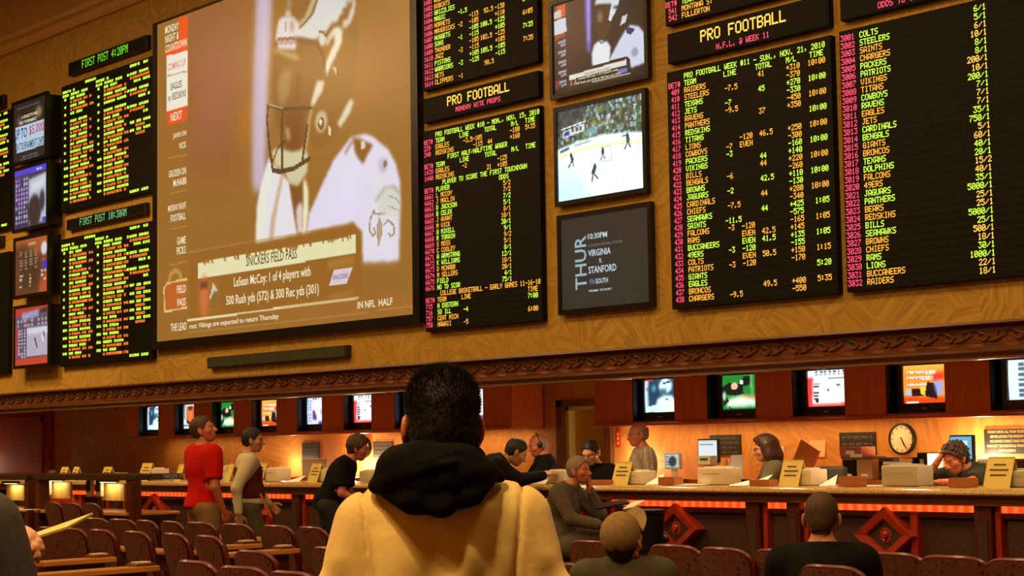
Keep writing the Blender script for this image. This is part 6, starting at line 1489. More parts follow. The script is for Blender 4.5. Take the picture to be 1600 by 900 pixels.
SIT = dict(STAND, pelvis=(0, 0, .56), waist=(0, .0, .70), chest=(0, .02, .90), neck=(0, .0, 1.06), head=(0, .03, 1.235), shR=(.18, .0, 1.02), elR=(.24, .06, .76), wrR=(.18, .28, .70),
    shL=(-.18, .0, 1.02), elL=(-.24, .06, .76), wrL=(-.18, .28, .70), hipR=(.10, .04, .53), knR=(.13, .46, .52), anR=(.13, .48, .09), toR=(.14, .64, .035), hipL=(-.10, .04, .53), knL=(-.13, .46, .52), anL=(-.13, .48, .09), toL=(-.14, .64, .035))
SITL = dict(SIT, pelvis=(0, 0, .57), waist=(0, -.02, .67), chest=(0, -.01, .81), neck=(0, .0, .955), head=(0, .03, 1.105), shR=(.18, 0, .905), shL=(-.18, 0, .905), elR=(.24, .10, .70), elL=(-.24, .10, .70), hipR=(.10, .04, .56), hipL=(-.10, .04, .56))
def near_seg(P, a, b):
    ab = b-a; t = np.clip(((P-a) @ ab)/max(ab @ ab, 1e-9), 0, 1); return np.linalg.norm(P-a-t[..., None]*ab, axis=-1)
def person(label, x, y, yaw, J, skin_m, top=None, pants=None, hair=None, s=1.0, z=0.0, girth=1.0, head_rot=(0, 0, 0), hb=1.0, hands=((0.35, None), (0.35, None)), h=0.015, hh=0.006, shoes=True, sleeves='long', extra=None, top_name='shirt', pants_name='trousers', hem=None, body_only_top=False):
    t = thing('person', label, 'person', (x, y, z), yaw)
    j = {k: V3(v)*s for k, v in J.items()}
    g = girth
    X = j['shR']-j['shL']; X /= np.linalg.norm(X)
    def frame(a, b):
        Z = j[b]-j[a]; Z = Z/np.linalg.norm(Z); Y = np.cross(Z, X); Y /= np.linalg.norm(Y); X2 = np.cross(Y, Z); return np.stack([X2, Y, Z], 1)
    def torso(b, e=0.0):
        b.ell(j['pelvis'], (.158*g*s+e, .112*g*s+e, .125*s+e), frame('pelvis', 'waist'), 0.06)
        b.ell(j['waist'], (.145*g*s+e, .105*g*s+e, .14*s+e), frame('pelvis', 'chest'), 0.07)
        b.ell(j['chest'], (.165*(0.5+0.5*g)*s+e, .112*g*s+e, .18*s+e), frame('waist', 'neck'), 0.06)
        b.cap(j['shR']*0.86+j['shL']*0.14, j['shL']*0.86+j['shR']*0.14, .062*s+e, .062*s+e, 0.06)
        b.cap(j['chest']*0.3+j['neck']*0.7, j['neck'], .085*s+e, .062*s+e, 0.05)
    def arm(b, S, e=0.0, full=True, cuff=None):
        b.cap(j['sh'+S], j['el'+S], .052*g*s+e, .041*s+e, 0.04)
        if full: b.cap(j['el'+S], j['wr'+S], .041*s+e, .028*s+e*0.8, 0.02)
    def leg(b, S, e=0.0, foot=True, full=True):
        b.cap(j['hip'+S], j['kn'+S], .088*g*s+e, .057*s+e, 0.04)
        if full: b.cap(j['kn'+S], j['an'+S], .055*s+e, .037*s+e, 0.03)
    body = Blob(); torso(body); 
    for S in 'RL': arm(body, S); leg(body, S); body.cap(j['an'+S], j['to'+S], .036*s, .026*s, 0.02)
    HR = rotm(*head_rot); hc = j['head']
    body.cap(j['neck'], hc-HR @ V3((0, 0.015, 0.05))*s, .054*s, .050*s, 0.04)
    parts = [body.mesh(h)]
    hd = head_blob((HR, hc), s*hb); parts.append(hd.mesh(hh))
    for S, sd, (cl, nn) in (('R', 1, hands[0]), ('L', -1, hands[1])):
        if cl is None: continue
        d = j['wr'+S]-j['el'+S]; 
        if nn is None: nn = (-sd, 0, 0)
        cu = cl if isinstance(cl, (list, tuple)) else None
        dd = d
        if len(hands[0]) and isinstance(nn, dict): dd = V3(nn['d']); n_ = nn['n']
        else: n_ = nn
        parts.append(hand_blob(j['wr'+S], dd, n_, sd, cl if cu is None else 0.3, s=s*0.98, curls=cu).mesh(0.0055 if h > 0.012 else 0.004))
    grown('body', join_meshes(parts), skin_m, t)
    w = lambda p: hc+HR @ (V3(p)*s*hb)
    for sx in (-1, 1):
        eo = MB().ball(tuple(w((sx*0.031, 0.076, 0.006))), 0.0112*s*hb, nu=10, nv=8).build('eye', M_EYE, t, smooth=True)
        MB().ball(tuple(w((sx*0.031, 0.0848, 0.006))), 0.0056*s*hb, nu=8, nv=6).build('iris', M_IRIS, eo, smooth=True)
    if top:
        b = Blob(); torso(b, 0.016)
        for S in 'RL':
            if sleeves == 'long': 
                b.cap(j['sh'+S], j['el'+S], .060*g*s+.012, .052*s+.008, 0.05); b.cap(j['el'+S], j['wr'+S]*0.93+j['el'+S]*0.07, .050*s+.008, .036*s+.006, 0.03)
            elif sleeves == 'short':
                m = j['el'+S]*0.78+j['sh'+S]*0.22; b.cap(j['sh'+S], m, .062*g*s+.014, .062*s+.012, 0.05); dv = j['el'+S]-j['sh'+S]
                mm = m.copy(); dn = dv/np.linalg.norm(dv)
                b.cutf(lambda P, mm=mm, dn=dn, q=j['sh'+S]: np.where(np.linalg.norm(P-mm, axis=-1) < 0.12, (P-mm) @ dn, -1.0))
            elif sleeves == 'none': pass
        zt = hem if hem is not None else (j['pelvis'][2]-0.07*s)
        if hem is not None or True:
            pz = j['pelvis']; zz = frame('pelvis', 'waist')[:, 2]
            b.cap(pz-zz*0.02, pz-zz*(j['pelvis'][2]-zt if J['knR'][2] < J['hipR'][2]-.2 else 0.05), .128*g*s+.016, .135*g*s+.016, 0.06) if J['knR'][2] < J['hipR'][2]-.2 else None
            b.cutf(lambda P: np.where(np.minimum(near_seg(P, j['elR'], j['wrR']), near_seg(P, j['elL'], j['wrL'])) < 0.068, -1.0, -((P-pz+zz*(pz[2]-zt)) @ zz)))
        nz_ = frame('chest', 'neck')[:, 2]; b.cutf(lambda P: np.where(np.linalg.norm(P-j['neck'], axis=-1) < 0.15, (P-j['neck']-nz_*0.045*s) @ nz_, -1.0))
        b.noise = folds(0.0075, 15, seed=x*3)
        grown(top_name, b.mesh(h*0.9), top, t)
    if pants:
        b = Blob(); b.ell(j['pelvis'], (.160*g*s+.012, .114*g*s+.012, .12*s), frame('pelvis', 'waist'), 0.06)
        for S in 'RL': b.cap(j['hip'+S], j['kn'+S], .092*g*s+.012, .066*s+.01, 0.05); b.cap(j['kn'+S], j['an'+S], .064*s+.008, .052*s+.008, 0.04)
        b.noise = folds(0.008, 16, seed=y*2)
        grown(pants_name, b.mesh(h), pants, t)
    if shoes:
        for S in 'RL': 
            b = Blob().cap(j['an'+S]-V3((0, 0.02, 0.02)), j['to'+S]+V3((0, 0.03, 0.005)), .046*s, .036*s, 0.02); b.cutf(lambda P: -(P[..., 2]-0.004))
            if j['an'+S][2] > 0.12: b.cuts = []
            grown('shoe', b.mesh(0.012), mat('shoe_leather', (36, 26, 20), 0.4), t)
    if hair:
        kind, hm = hair[0], hair[1]
        b = Blob(); e = {'curly': 0.022, 'short': 0.010, 'buzz': 0.003, 'thick': 0.022, 'long': 0.020, 'ring': 0.006, 'spiky': 0.012}[kind]; q = s*hb
        b.ell(w((0, -0.016, 0.037)), (0.0765*q+e, 0.0965*q+e, 0.0885*q+e*1.1), HR, 0.03)
        if kind in ('short', 'buzz', 'thick', 'curly', 'spiky', 'ring'): b.cap(w((0, -0.06, -0.02)), w((0, -0.055, -0.075)), 0.050*q, 0.042*q, 0.03)
        def hl(P):
            L = ((P-hc) @ HR)/q
            x_, y_, z_ = np.abs(L[..., 0]), L[..., 1], L[..., 2]
            face = 0.80*y_-0.60*z_-0.012-0.02*(x_ < 0)                # forehead line sloping back over the temples
            lo_ = 0.022 if kind in ('thick', 'curly') else 0.0
            side = np.where(y_ > -0.02, -(z_-0.004+lo_)*1.0, -(z_+0.080+lo_)-0.4*(y_+0.02)) 
            r = np.maximum(face, np.minimum(side, 1))
            if kind == 'ring': r = np.maximum(r, np.maximum(z_-0.055, -0.055-(y_+0.0)*0-1) if False else z_-0.05-0.25*(-y_-0.05))
            return r*q
        if kind == 'long':
            for sx in (-1, 1):
                b.chain([w((sx*0.070, -0.02, 0.03)), w((sx*0.085, -0.025, -0.06)), w((sx*0.085, -0.03, -0.15))], [0.040*q, 0.038*q, 0.022*q], 0.05)
            b.chain([w((0, -0.07, 0.02)), w((0, -0.085, -0.08)), w((0, -0.085, -0.17))], [0.07*q, 0.07*q, 0.045*q], 0.05)
            b.ell(w((0, 0.03, 0.10)), (0.07*q, 0.06*q, 0.03*q), HR, 0.03)
            def hl(P):
                L = ((P-hc) @ HR)/q
                return np.where(np.abs(L[..., 0]) < 0.062, np.maximum(0.85*L[..., 1]-0.5*L[..., 2]-0.035, -1), np.maximum(L[..., 1]-0.045, -1))*q
        b.cutf(hl)
        if kind == 'curly': b.noise = lambda P: 0.0075*(np.sin(P[..., 0]*150+np.sin(P[..., 2]*90)*2)+np.sin(P[..., 2]*140+P[..., 1]*60))*np.cos(P[..., 1]*130)
        if kind == 'thick': b.noise = folds(0.006, 120, 1.0, (1, 1, 0.7))
        elif kind in ('short', 'spiky', 'long'): b.noise = folds(0.0025, 150, 2.0, (1, 1, .5))
        grown('hair', b.mesh(0.005 if hh > 0.004 else 0.004), hm, t)
    if extra: extra(t, j, w, HR, s)
    return t, j, w, HR
def glasses(t, w, m=None):
    m = m or M_BLACKSATIN
    g = MB()
    for sx in (-1, 1):
        pts = [tuple(w((sx*0.032+0.022*math.cos(a), 0.100, 0.004+0.016*math.sin(a)))) for a in [2*PI*k/12 for k in range(13)]]
        g.tube(pts, 0.0022, 5); g.tube([tuple(w((sx*0.054, 0.098, 0.008))), tuple(w((sx*0.083, 0.04, 0.008))), tuple(w((sx*0.086, -0.01, 0.004)))], 0.0022, 5)
    g.tube([tuple(w((-0.010, 0.101, 0.006))), tuple(w((0, 0.104, 0.010))), tuple(w((0.010, 0.101, 0.006)))], 0.002, 5)
    g.build('glasses', m, t)

SK_LIGHT = skin('skin_light', (214, 150, 112)); SK_RUDDY = skin('skin_ruddy', (200, 118, 88)); SK_TAN = skin('skin_tan', (190, 128, 88)); SK_OLIVE = skin('skin_olive', (198, 140, 96))
H_BLACK = mat('black_hair', (16, 12, 10), 0.55, noise=(28, 20, 15), scale=120, bump=0.6); H_BROWN = mat('brown_hair', (52, 32, 20), 0.6, noise=(78, 50, 30), scale=90, bump=0.6)
H_AUBURN = mat('auburn_hair', (84, 46, 26), 0.5, noise=(50, 28, 16), scale=60, bump=0.6); H_GREY = mat('grey_hair', (150, 136, 116), 0.7, noise=(120, 104, 84), scale=90, bump=0.6)
H_BUZZ = mat('buzzed_hair', (84, 62, 42), 0.8, noise=(60, 44, 30), scale=140)
C_RED = mat('red_cotton', (186, 14, 12), 0.9, spec=0.2); C_KHAKI = mat('khaki_cloth', (140, 112, 70), 0.9, noise=(122, 96, 58), scale=8); C_OLIVE = mat('olive_slacks', (84, 80, 50), 0.9)
C_WHITE = mat('white_shirt', (206, 196, 160), 0.85); C_MAROON = mat('maroon_wool', (86, 20, 22), 0.9); C_CHAR = mat('charcoal_cloth', (34, 31, 29), 0.9, noise=(44, 40, 36), scale=30)
C_STRIPE = mat('striped_shirt', (176, 156, 130), 0.85, noise=(120, 100, 80), scale=60, stretch=(1, 1, 0.02)); C_GREYJ = mat('grey_tweed', (96, 84, 66), 0.95, noise=(74, 66, 52), scale=60, bump=0.3); C_OLIVETOP = mat('olive_grey_blouse', (104, 92, 66), 0.85); C_DKOLIVE = mat('dark_olive_shirt', (50, 54, 40), 0.85)

# --- red shirt man, standing, head raised towards the screens
J = dict(STAND, head=(0, 0.0, 1.62), elR=(.24, -.02, 1.12), wrR=(.20, .09, .90), elL=(-.23, .02, 1.13), wrL=(-.17, .12, .92))
p0 = at(318, 760, 8.75)
person('man in a red t-shirt and khaki cargo trousers standing and looking up', p0.x, 8.75, -0.05, J, SK_RUDDY, C_RED, C_KHAKI, ('short', H_BROWN), s=1.045, girth=1.12, head_rot=(-0.75, 0.25, 0), sleeves='short', hem=0.97)
# --- waistcoat man walking right
J = dict(STAND, elR=(.25, -.12, 1.14), wrR=(.26, -.10, .89), elL=(-.23, .06, 1.13), wrL=(-.20, .22, .97), knR=(.09, .16, .52), anR=(.09, .10, .10), toR=(.09, .26, .05), knL=(-.09, -.03, .50), anL=(-.09, -.18, .11), toL=(-.09, -.05, .035), head=(0, 0.05, 1.62))
def vest(t, j, w, HR, s):
    b = Blob()
    b.ell(j['waist'], (.186*s, .146*s, .17*s), None, 0.06); b.ell(j['chest'], (.196*s, .146*s, .17*s), None, 0.06); b.cap(j['waist'], j['pelvis'], .150*s, .150*s, 0.06)
    b.cap(j['chest']+V3((.10, 0, .10))*s, j['chest']-V3((.10, 0, -.10))*s, .07*s, .07*s, 0.05)
    b.cut(j['pelvis']-V3((0, 0, 0.03)), (0, 0, -1)); b.cut(j['neck']+V3((0, 0, -.005)), (0, 0.25, 1))
    grown('waistcoat', b.mesh(0.013), C_MAROON, t)
    MB().add([tuple(j['wrR']+V3(a)) for a in ((0.02, 0.05, 0.02), (0.03, 0.09, 0.03), (0.02, 0.17, -0.20), (0.01, 0.13, -0.21), (0.03, 0.05, 0.02), (0.04, 0.09, 0.03), (0.03, 0.17, -0.20), (0.02, 0.13, -0.21))], [(0, 1, 2, 3), (7, 6, 5, 4), (0, 4, 5, 1), (1, 5, 6, 2), (2, 6, 7, 3), (3, 7, 4, 0)])
p0 = at(388, 760, 9.7)
person('man in a maroon waistcoat over a pale shirt walking to the right', p0.x, 9.7, -0.55, J, SK_TAN, C_WHITE, C_OLIVE, ('short', H_BLACK), s=0.985, girth=1.02, head_rot=(-0.15, -0.05, 0), extra=vest, hem=0.97)
o = MB().box(-0.012, 0.012, -0.002, 0.002, -0.24, 0.02, Matrix.Rotation(-0.45, 4, 'Y')).build('rolled_paper', mat('terracotta_card', (176, 92, 50), 0.7)); o.location = (at(408, 778, 9.6).x, 9.6, at(408, 774, 9.6).z); o.rotation_euler = (0, 0, 0.7)
tag(o, 'slim orange-brown folded sheet held by the waistcoat man', 'paper')
# --- dark blurred figure leaning forward as it walks
J = dict(STAND, waist=(0, .04, 1.07), chest=(0, .12, 1.24), neck=(0, .20, 1.37), head=(0, .30, 1.50), shR=(.17, .17, 1.33), shL=(-.17, .17, 1.33), elR=(.24, .16, 1.06), wrR=(.20, .40, .95), elL=(-.22, .16, 1.06), wrL=(-.20, .36, .96), knR=(.09, .20, .50), anR=(.09, .20, .09), toR=(.09, .34, .035), knL=(-.09, -.04, .50), anL=(-.09, -.22, .12), toL=(-.09, -.08, .04))
p0 = at(514, 760, 10.4)
person('person in black short sleeves hurrying right with head bent', p0.x, 10.4, -0.75, J, SK_RUDDY, M_BLACKCLOTH, C_CHAR, ('thick', H_BROWN), s=1.0, girth=1.08, head_rot=(0, -0.25, 0), sleeves='short')
# --- man in black leaning on the counter
J = dict(STAND, pelvis=(0, -.22, .93), waist=(0, -.12, 1.06), chest=(0, .06, 1.20), neck=(0, .20, 1.30), head=(0, .34, 1.38), shR=(.18, .16, 1.26), shL=(-.18, .16, 1.26), elR=(.24, .34, 1.12), wrR=(.16, .58, 1.165), elL=(-.22, .34, 1.12), wrL=(-.10, .58, 1.165), hipR=(.09, -.22, .90), hipL=(-.09, -.22, .90), knR=(.10, -.20, .50), knL=(-.10, -.20, .50), anR=(.10, -.28, .08), anL=(-.1, -.28, .08), toR=(.1, -.12, .035), toL=(-.1, -.12, .035))
p0 = at(747, 750, 11.15)
person('man in a black jacket bending over the counter with papers', p0.x, 11.18, -0.62, J, SK_TAN, M_BLACKCLOTH, C_CHAR, ('short', H_BLACK), s=1.04, girth=1.12, head_rot=(0.1, -0.55, 0), hands=((0.25, (0, 0, -1)), (0.25, (0, 0, -1))))
# --- ruddy clerk with headset facing him
J = dict(SIT, head=(0, .10, 1.20), neck=(0, .04, 1.06), shR=(.18, .03, 1.02), shL=(-.18, .03, 1.02), elR=(.26, .18, .83), wrR=(.12, .40, .85), elL=(-.26, .18, .83), wrL=(-.12, .40, .85))
def headset(t, j, w, HR, s):
    MB().tube([tuple(w((0.085*math.cos(a), -0.015, 0.035+0.098*math.sin(a)))) for a in [PI*k/10 for k in range(11)]], 0.006, 6).build('headset_band', M_BLACK, t, smooth=True)
    for sx in (-1, 1): MB().ball(tuple(w((sx*0.09, -0.012, 0.0))), (0.014, 0.03, 0.032)).build('ear_pad', M_BLACK, t, smooth=True)
    MB().tube([tuple(w((-0.095, 0.0, -0.02))), tuple(w((-0.07, 0.07, -0.05)))], 0.003, 5).build('microphone', M_BLACK, t)
p0 = at(856, 740, 12.75)
person('ruddy balding clerk in black wearing a headset, facing the man in black', p0.x, 12.75, 2.55, J, SK_RUDDY, M_BLACKCLOTH, C_CHAR, ('ring', H_GREY), s=1.0, z=0.30, girth=1.1, head_rot=(0, -0.25, 0), extra=headset, hands=((0.3, (0, 0, -1)), (0.3, (0, 0, -1))))
# --- clerk with glasses, looking down
J = dict(SIT, head=(0, .10, 1.21), elR=(.26, .14, .83), wrR=(.13, .40, .88), elL=(-.26, .14, .83), wrL=(-.13, .40, .88))
p0 = at(935, 740, 12.8)
person('young clerk with black hair and glasses in a black suit looking down', p0.x, 12.78, 3.35, J, SK_LIGHT, M_BLACKCLOTH, C_CHAR, ('short', H_BLACK), s=1.0, z=0.20, girth=1.12, head_rot=(0, -0.38, 0.05), extra=lambda t, j, w, HR, s: (glasses(t, w), MB().add([tuple(j['neck']+V3(a)) for a in ((-.05, .085, .0), (.05, .085, .0), (0, .125, -.13))], [(0, 1, 2)]).build('shirt_front', C_WHITE, t, fix=False)), hands=((0.4, (0, 0, -1)), (0.4, (0, 0, -1))))
# --- balding clerk standing, in profile facing left
J = dict(STAND, head=(0, .05, 1.615), elR=(.24, -.04, 1.14), wrR=(.24, .16, 1.02), elL=(-.24, -.02, 1.14), wrL=(-.20, .20, 1.04))
def clerk_extra(t, j, w, HR, s):
    glasses(t, w, M_CHROME)
    b = Blob().ell(j['chest']+V3((-.035, .035, -.02)), (.10, .098, .17), None, 0.02).ell(j['waist']+V3((-.03, .035, .0)), (.09, .09, .12), None, 0.03)
    grown('lit_shirt_front', b.mesh(0.012), C_WHITE, t)
p0 = at(1000, 740, 12.75)
person('balding clerk in a grey-brown striped shirt standing behind the counter', p0.x, 12.80, 2.55, J, SK_RUDDY, C_STRIPE, C_CHAR, ('ring', H_GREY), s=0.985, girth=1.2, head_rot=(0.1, -0.1, 0), extra=lambda t, j, w, HR, s: glasses(t, w, M_CHROME), hem=0.9)
# --- long-haired woman clerk
J = dict(SIT, neck=(0, .06, 1.05), chest=(0, .05, .89), head=(0, .13, 1.20), shR=(.16, .05, 1.0), shL=(-.16, .05, 1.0), elR=(.21, .20, .78), wrR=(.12, .42, .82), elL=(-.21, .20, .78), wrL=(-.12, .42, .82))
p0 = at(1194, 740, 12.45)
person('woman clerk with long auburn hair and dark glasses, in profile facing left', p0.x, 12.66, 2.35, J, SK_LIGHT, C_OLIVETOP, C_CHAR, ('long', H_AUBURN), s=0.97, z=0.27, girth=1.05, head_rot=(0.0, -0.15, 0), extra=lambda t, j, w, HR, s: glasses(t, w), sleeves='short', hands=((0.4, (0, 0, -1)), (0.4, (0, 0, -1))))
# --- curly-haired clerk leaning on his hand, forearm along the counter
J = dict(SIT, waist=(0, .03, .70), chest=(0, .10, .87), neck=(0, .19, .99), head=(0.015, .30, 1.085), shR=(.17, .17, .95), shL=(-.17, .17, .95), elR=(.28, .40, .90), wrR=(.115, .40, 1.07), elL=(-.23, .40, .895), wrL=(.02, .47, .90))
p0 = at(1497, 740, 12.25)
person('curly-haired clerk in a dark shirt resting his forehead on his hand', p0.x, 12.60, 3.0, J, SK_RUDDY, C_DKOLIVE, C_CHAR, ('curly', H_BROWN), s=1.0, z=0.25, girth=1.1, head_rot=(-0.15, -0.45, 0.12), sleeves='short', hands=((0.45, {'d': (-0.55, -0.25, 0.85), 'n': (-0.6, -0.6, -0.3)}), (0.2, (0, 0, -1))))
# --- old man in grey on a high chair before the counter, legs crossed
J = dict(SIT, waist=(0, -.03, .70), chest=(0, -.02, .90), neck=(0, .04, 1.06), head=(0, .13, 1.21), elR=(.24, .14, .80), wrR=(.20, .40, .745), elL=(-.20, .24, .82), wrL=(-.06, .20, 1.06), knR=(.02, .46, .66), anR=(-.20, .66, .55), toR=(-.26, .80, .60), hipR=(.10, .04, .55), knL=(-.10, .44, .54), anL=(-.08, .44, .12), toL=(-.08, .60, .06))
p0 = at(884, 780, 10.7)
person('old man in a grey tweed jacket seated with crossed legs and hand at his chin', p0.x-0.05, 10.75, -1.15, J, SK_RUDDY, C_GREYJ, mat('grey_slacks', (92, 84, 66), 0.9), ('short', H_GREY), s=1.0, z=0.06, girth=1.2, head_rot=(-0.1, 0.0, 0), hands=((0.3, (0, 0, -1)), (0.8, {'d': (0.1, -0.1, 1), 'n': (0, -1, 0.2)})))
t = thing('side_chair', 'dark upholstered chair under the old man in grey', 'chair', (p0.x-0.05, 10.75, 0), -1.15)
MB().rbox(-.25, .25, -.22, .28, .40, .49, .03, seg=3).build('seat', M_SIDE, t, smooth=True); MB().rbox(-.25, .25, -.28, -.21, .44, .98, .03, seg=3).build('backrest', M_SIDE, t, smooth=True)
for sx in (-.21, .21):
    for sy in (-.2, .23): MB().tube([(sx, sy, .42), (sx*1.1, sy*1.1, 0)], .018, 8).build('leg', W_DARK, t)
# a folded newspaper on his knee
o = MB().rbox(-.10, .10, -.14, .14, 0, .02, .006).build('newspaper', M_BLACK); o.location = (at(962, 788, 10.55).x, 10.5, at(962, 790, 10.5).z); o.rotation_euler = (0.15, 0.1, -0.6); tag(o, 'dark folded newspaper lying on the lap of the old man in grey', 'newspaper')
o = MB().add([(-.07, -.06, 0), (.06, -.05, .02), (.08, .06, .07), (-.05, .05, .06), (-.07, -.06, .01), (.06, -.05, .03), (.08, .06, .08), (-.05, .05, .07)], [(0,3,2,1),(4,5,6,7),(0,1,5,4),(1,2,6,5),(2,3,7,6),(3,0,4,7)]).build('crumpled_paper', M_BRIGHTCARD); o.location = (at(990, 797, 11.05).x, 11.05, 0.93); tag(o, 'crumpled white paper on the rim of the waste bin', 'paper')
# --- capped man, head tipped back
def cap_on(t, j, w, HR, s):
    m = mat('olive_cap_cloth', (142, 118, 72), 0.9, noise=(128, 104, 62), scale=40)
    b = Blob(); b.ell(w((0, -0.012, 0.045)), (0.093*s, 0.112*s, 0.101*s), HR, 0.02); b.cutf(lambda P: -(((P-j['head']) @ HR)[..., 2]+0.018-0.35*((P-j['head']) @ HR)[..., 1]))
    c = grown('cap', b.mesh(0.005), m, t)
    vs = []; n = 16
    for off in (0, -0.004):
        for k in range(n+1):
            a = PI*k/n; vs.append(tuple(w((0.082*math.cos(a), 0.045+0.05*math.sin(a), 0.022+off)))); vs.append(tuple(w((0.088*math.cos(a), 0.050+0.165*math.sin(a), 0.046-0.022*abs(math.cos(a))+off))))
    N = 2*(n+1); fs = []
    for k in range(n): fs.append((2*k, 2*k+1, 2*k+3, 2*k+2)); fs.append((N+2*k, N+2*k+2, N+2*k+3, N+2*k+1)); fs.append((2*k+1, N+2*k+1, N+2*k+3, 2*k+3))
    MB().add(vs, fs).build('visor', m, c, smooth=True)
    MB().ball(tuple(w((0, -0.012, 0.143))), 0.007).build('button', m, c, smooth=True)
J = dict(SITL, head=(0, -.035, 1.075))
p0 = at(994, 850, 5.9)
person('seated man in an olive baseball cap looking up, only cap and shoulders in view', p0.x, 5.82, 0.75, J, SK_LIGHT, mat('grey_green_top', (70, 66, 50), 0.9), C_CHAR, ('short', H_BLACK), s=0.985, z=0.0, girth=1.05, head_rot=(-0.38, 0.55, 0), hh=0.005, extra=cap_on)
# --- shaved-head man
J = dict(SITL)
p0 = at(1289, 850, 6.75)
person('broad man with a shaved head in a black top, seated with his back to us', p0.x, 6.73, 0.62, J, skin('skin_shaven', (190, 132, 86)), M_BLACKCLOTH, C_CHAR, ('buzz', H_BUZZ), s=1.02, z=0.0, girth=1.3, head_rot=(-0.05, 0.0, 0), hh=0.005)
# --- seen through the booths: a small seated figure in orange-red
J = dict(SIT)
p0 = at(49, 775, 10.95)
person('tiny seated person in red seen through the left racing booth', p0.x, 11.25, -1.6, J, SK_LIGHT, mat('orange_red_cloth', (206, 52, 20), 0.8), C_CHAR, ('short', H_BROWN), s=0.93, h=0.02, hh=0.009)
# --- dark-clothed person cut by the left edge
J = dict(STAND, head=(-.03, .06, 1.60))
def to_local(px, py, depth, x, y, yaw, s):
    W = Vector((0, 0, EYE))+ray(px, py)*depth-Vector((x, y, 0)); c, s_ = math.cos(-yaw), math.sin(-yaw)
    return ((W.x*c-W.y*s_)/s, (W.x*s_+W.y*c)/s, W.z/s)
J['wrL'] = to_local(8, 806, 4.35, -3.91, 1.61, 0.55, .97); J['elL'] = to_local(-80, 760, 4.5, -3.91, 1.61, 0.55, .97); J['elR'] = (.27, .04, 1.14); J['wrR'] = (.24, .22, 1.0)
o = MB().add([(-.10, -.05, 0), (.07, -.05, .05), (.10, .05, .06), (-.08, .06, .0), (-.10, -.05, .006), (.07, -.05, .056), (.10, .05, .066), (-.08, .06, .006)], [(0,3,2,1),(4,5,6,7),(0,1,5,4),(1,2,6,5),(2,3,7,6),(3,0,4,7)]).build('folded_program', M_YELLOWCARD)
o.location = Vector((0, 0, EYE))+ray(76, 850)*4.4; o.rotation_euler = (0.2, 0, 0.75); tag(o, 'pale folded program in the hand of the dark-clad figure at the left edge', 'paper')
person('person in dark grey cut by the left edge, only shoulder and arm showing', -3.91, 1.61, 0.55, J, SK_LIGHT, mat('dark_grey_fleece', (60, 54, 48), 0.95, noise=(50, 45, 40), scale=50), C_CHAR, ('short', H_BROWN), s=0.97, girth=1.35, h=0.012, z=-0.03, hands=((0.4, None), (0.5, (0, 0.3, -1))))

# ------------------------------------------------------------------ the man in the cream jacket
hx, hy = -3.23, 2.578
YAW = math.atan2(3.21, 2.6)+0.0       # he faces the way we look
t = thing('person', 'man with short dark hair in a cream jacket and black hood, back to us', 'person', (hx, hy, 0), YAW)
S = 1.0
j = {k: V3(v) for k, v in STAND.items()}
j.update(head=V3((0.0, .01, 1.546)), neck=V3((0, -.01, 1.41)), chest=V3((0, 0, 1.24)), waist=V3((0, 0, 1.06)), pelvis=V3((0, 0, .92)), shR=V3((.170, 0, 1.345)), shL=V3((-.172, 0, 1.335)), elR=V3((.245, -.02, 1.07)), elL=V3((-.25, -.02, 1.07)), wrR=V3((.25, .08, .86)), wrL=V3((-.25, .08, .86)))
HR = rotm(0.10, 0.02, 0.0)
body = Blob()
body.ell(j['pelvis'], (.165, .115, .13), None, .06).ell(j['waist'], (.15, .11, .15), None, .06).ell(j['chest'], (.175, .12, .18), None, .06).cap(j['shR']*.9+j['shL']*.1, j['shL']*.9+j['shR']*.1, .065, .065, .06).cap(j['neck'], j['head']-V3((0, .01, .06)), .060, .058, .03)
for q in 'RL':
    body.cap(j['sh'+q], j['el'+q], .055, .043, .04).cap(j['el'+q], j['wr'+q], .042, .029, .02).cap(j['hip'+q], j['kn'+q], .092, .058, .04).cap(j['kn'+q], j['an'+q], .056, .038, .03).cap(j['an'+q], j['to'+q], .036, .026, .02)
parts = [body.mesh(.012), head_blob((HR, j['head']), 1.03).mesh(.0042)]
for q, sd in (('R', 1), ('L', -1)): parts.append(hand_blob(j['wr'+q], j['wr'+q]-j['el'+q], (-sd, 0, 0), sd, 0.4).mesh(.005))
SK_HERO = skin('skin_warm', (196, 112, 66))
grown('body', join_meshes(parts), SK_HERO, t)
w = lambda p: j['head']+HR @ (V3(p)*1.03)
for sx in (-1, 1):
    eo = MB().ball(tuple(w((sx*0.031, 0.076, 0.006))), 0.0125, nu=10, nv=8).build('eye', M_EYE, t, smooth=True); MB().ball(tuple(w((sx*0.031, 0.0865, 0.006))), 0.0052, nu=8, nv=6).build('iris', M_IRIS, eo, smooth=True)
# hair: cap of short hair plus thousands of bristles
hb_ = Blob(); hb_.ell(w((0, -0.016, 0.030)), (0.0765, 0.102, 0.088), HR, .03).ell(w((0, -0.018, 0.052)), (.072, .092, .082), HR, .03).ell(w((0.028, -0.02, 0.060)), (.046, .078, .050), HR, .03).ell(w((-0.028, -0.02, 0.060)), (.046, .078, .050), HR, .03).cap(w((0, -0.050, -0.01)), w((0, -0.030, -0.085)), .062, .054, .03).ell(w((0, -0.03, -0.01)), (0.0740, 0.075, 0.065), HR, .03)
def hl(P):
    L = ((P-j['head']) @ HR)/1.03; x_, y_, z_ = np.abs(L[..., 0]), L[..., 1], L[..., 2]
    return np.maximum(0.80*y_-0.60*z_-0.015, np.where(y_ > -0.03, -(z_-0.01), -(z_+0.10)-0.8*(y_+0.03)))
hb_.cutf(hl); hv, hf = hb_.mesh(.0042)
M_HERO_HAIR = mat('dark_short_hair', (13, 8, 6), 0.6, spec=0.3, noise=(34, 20, 11), scale=45, bump=0.8)
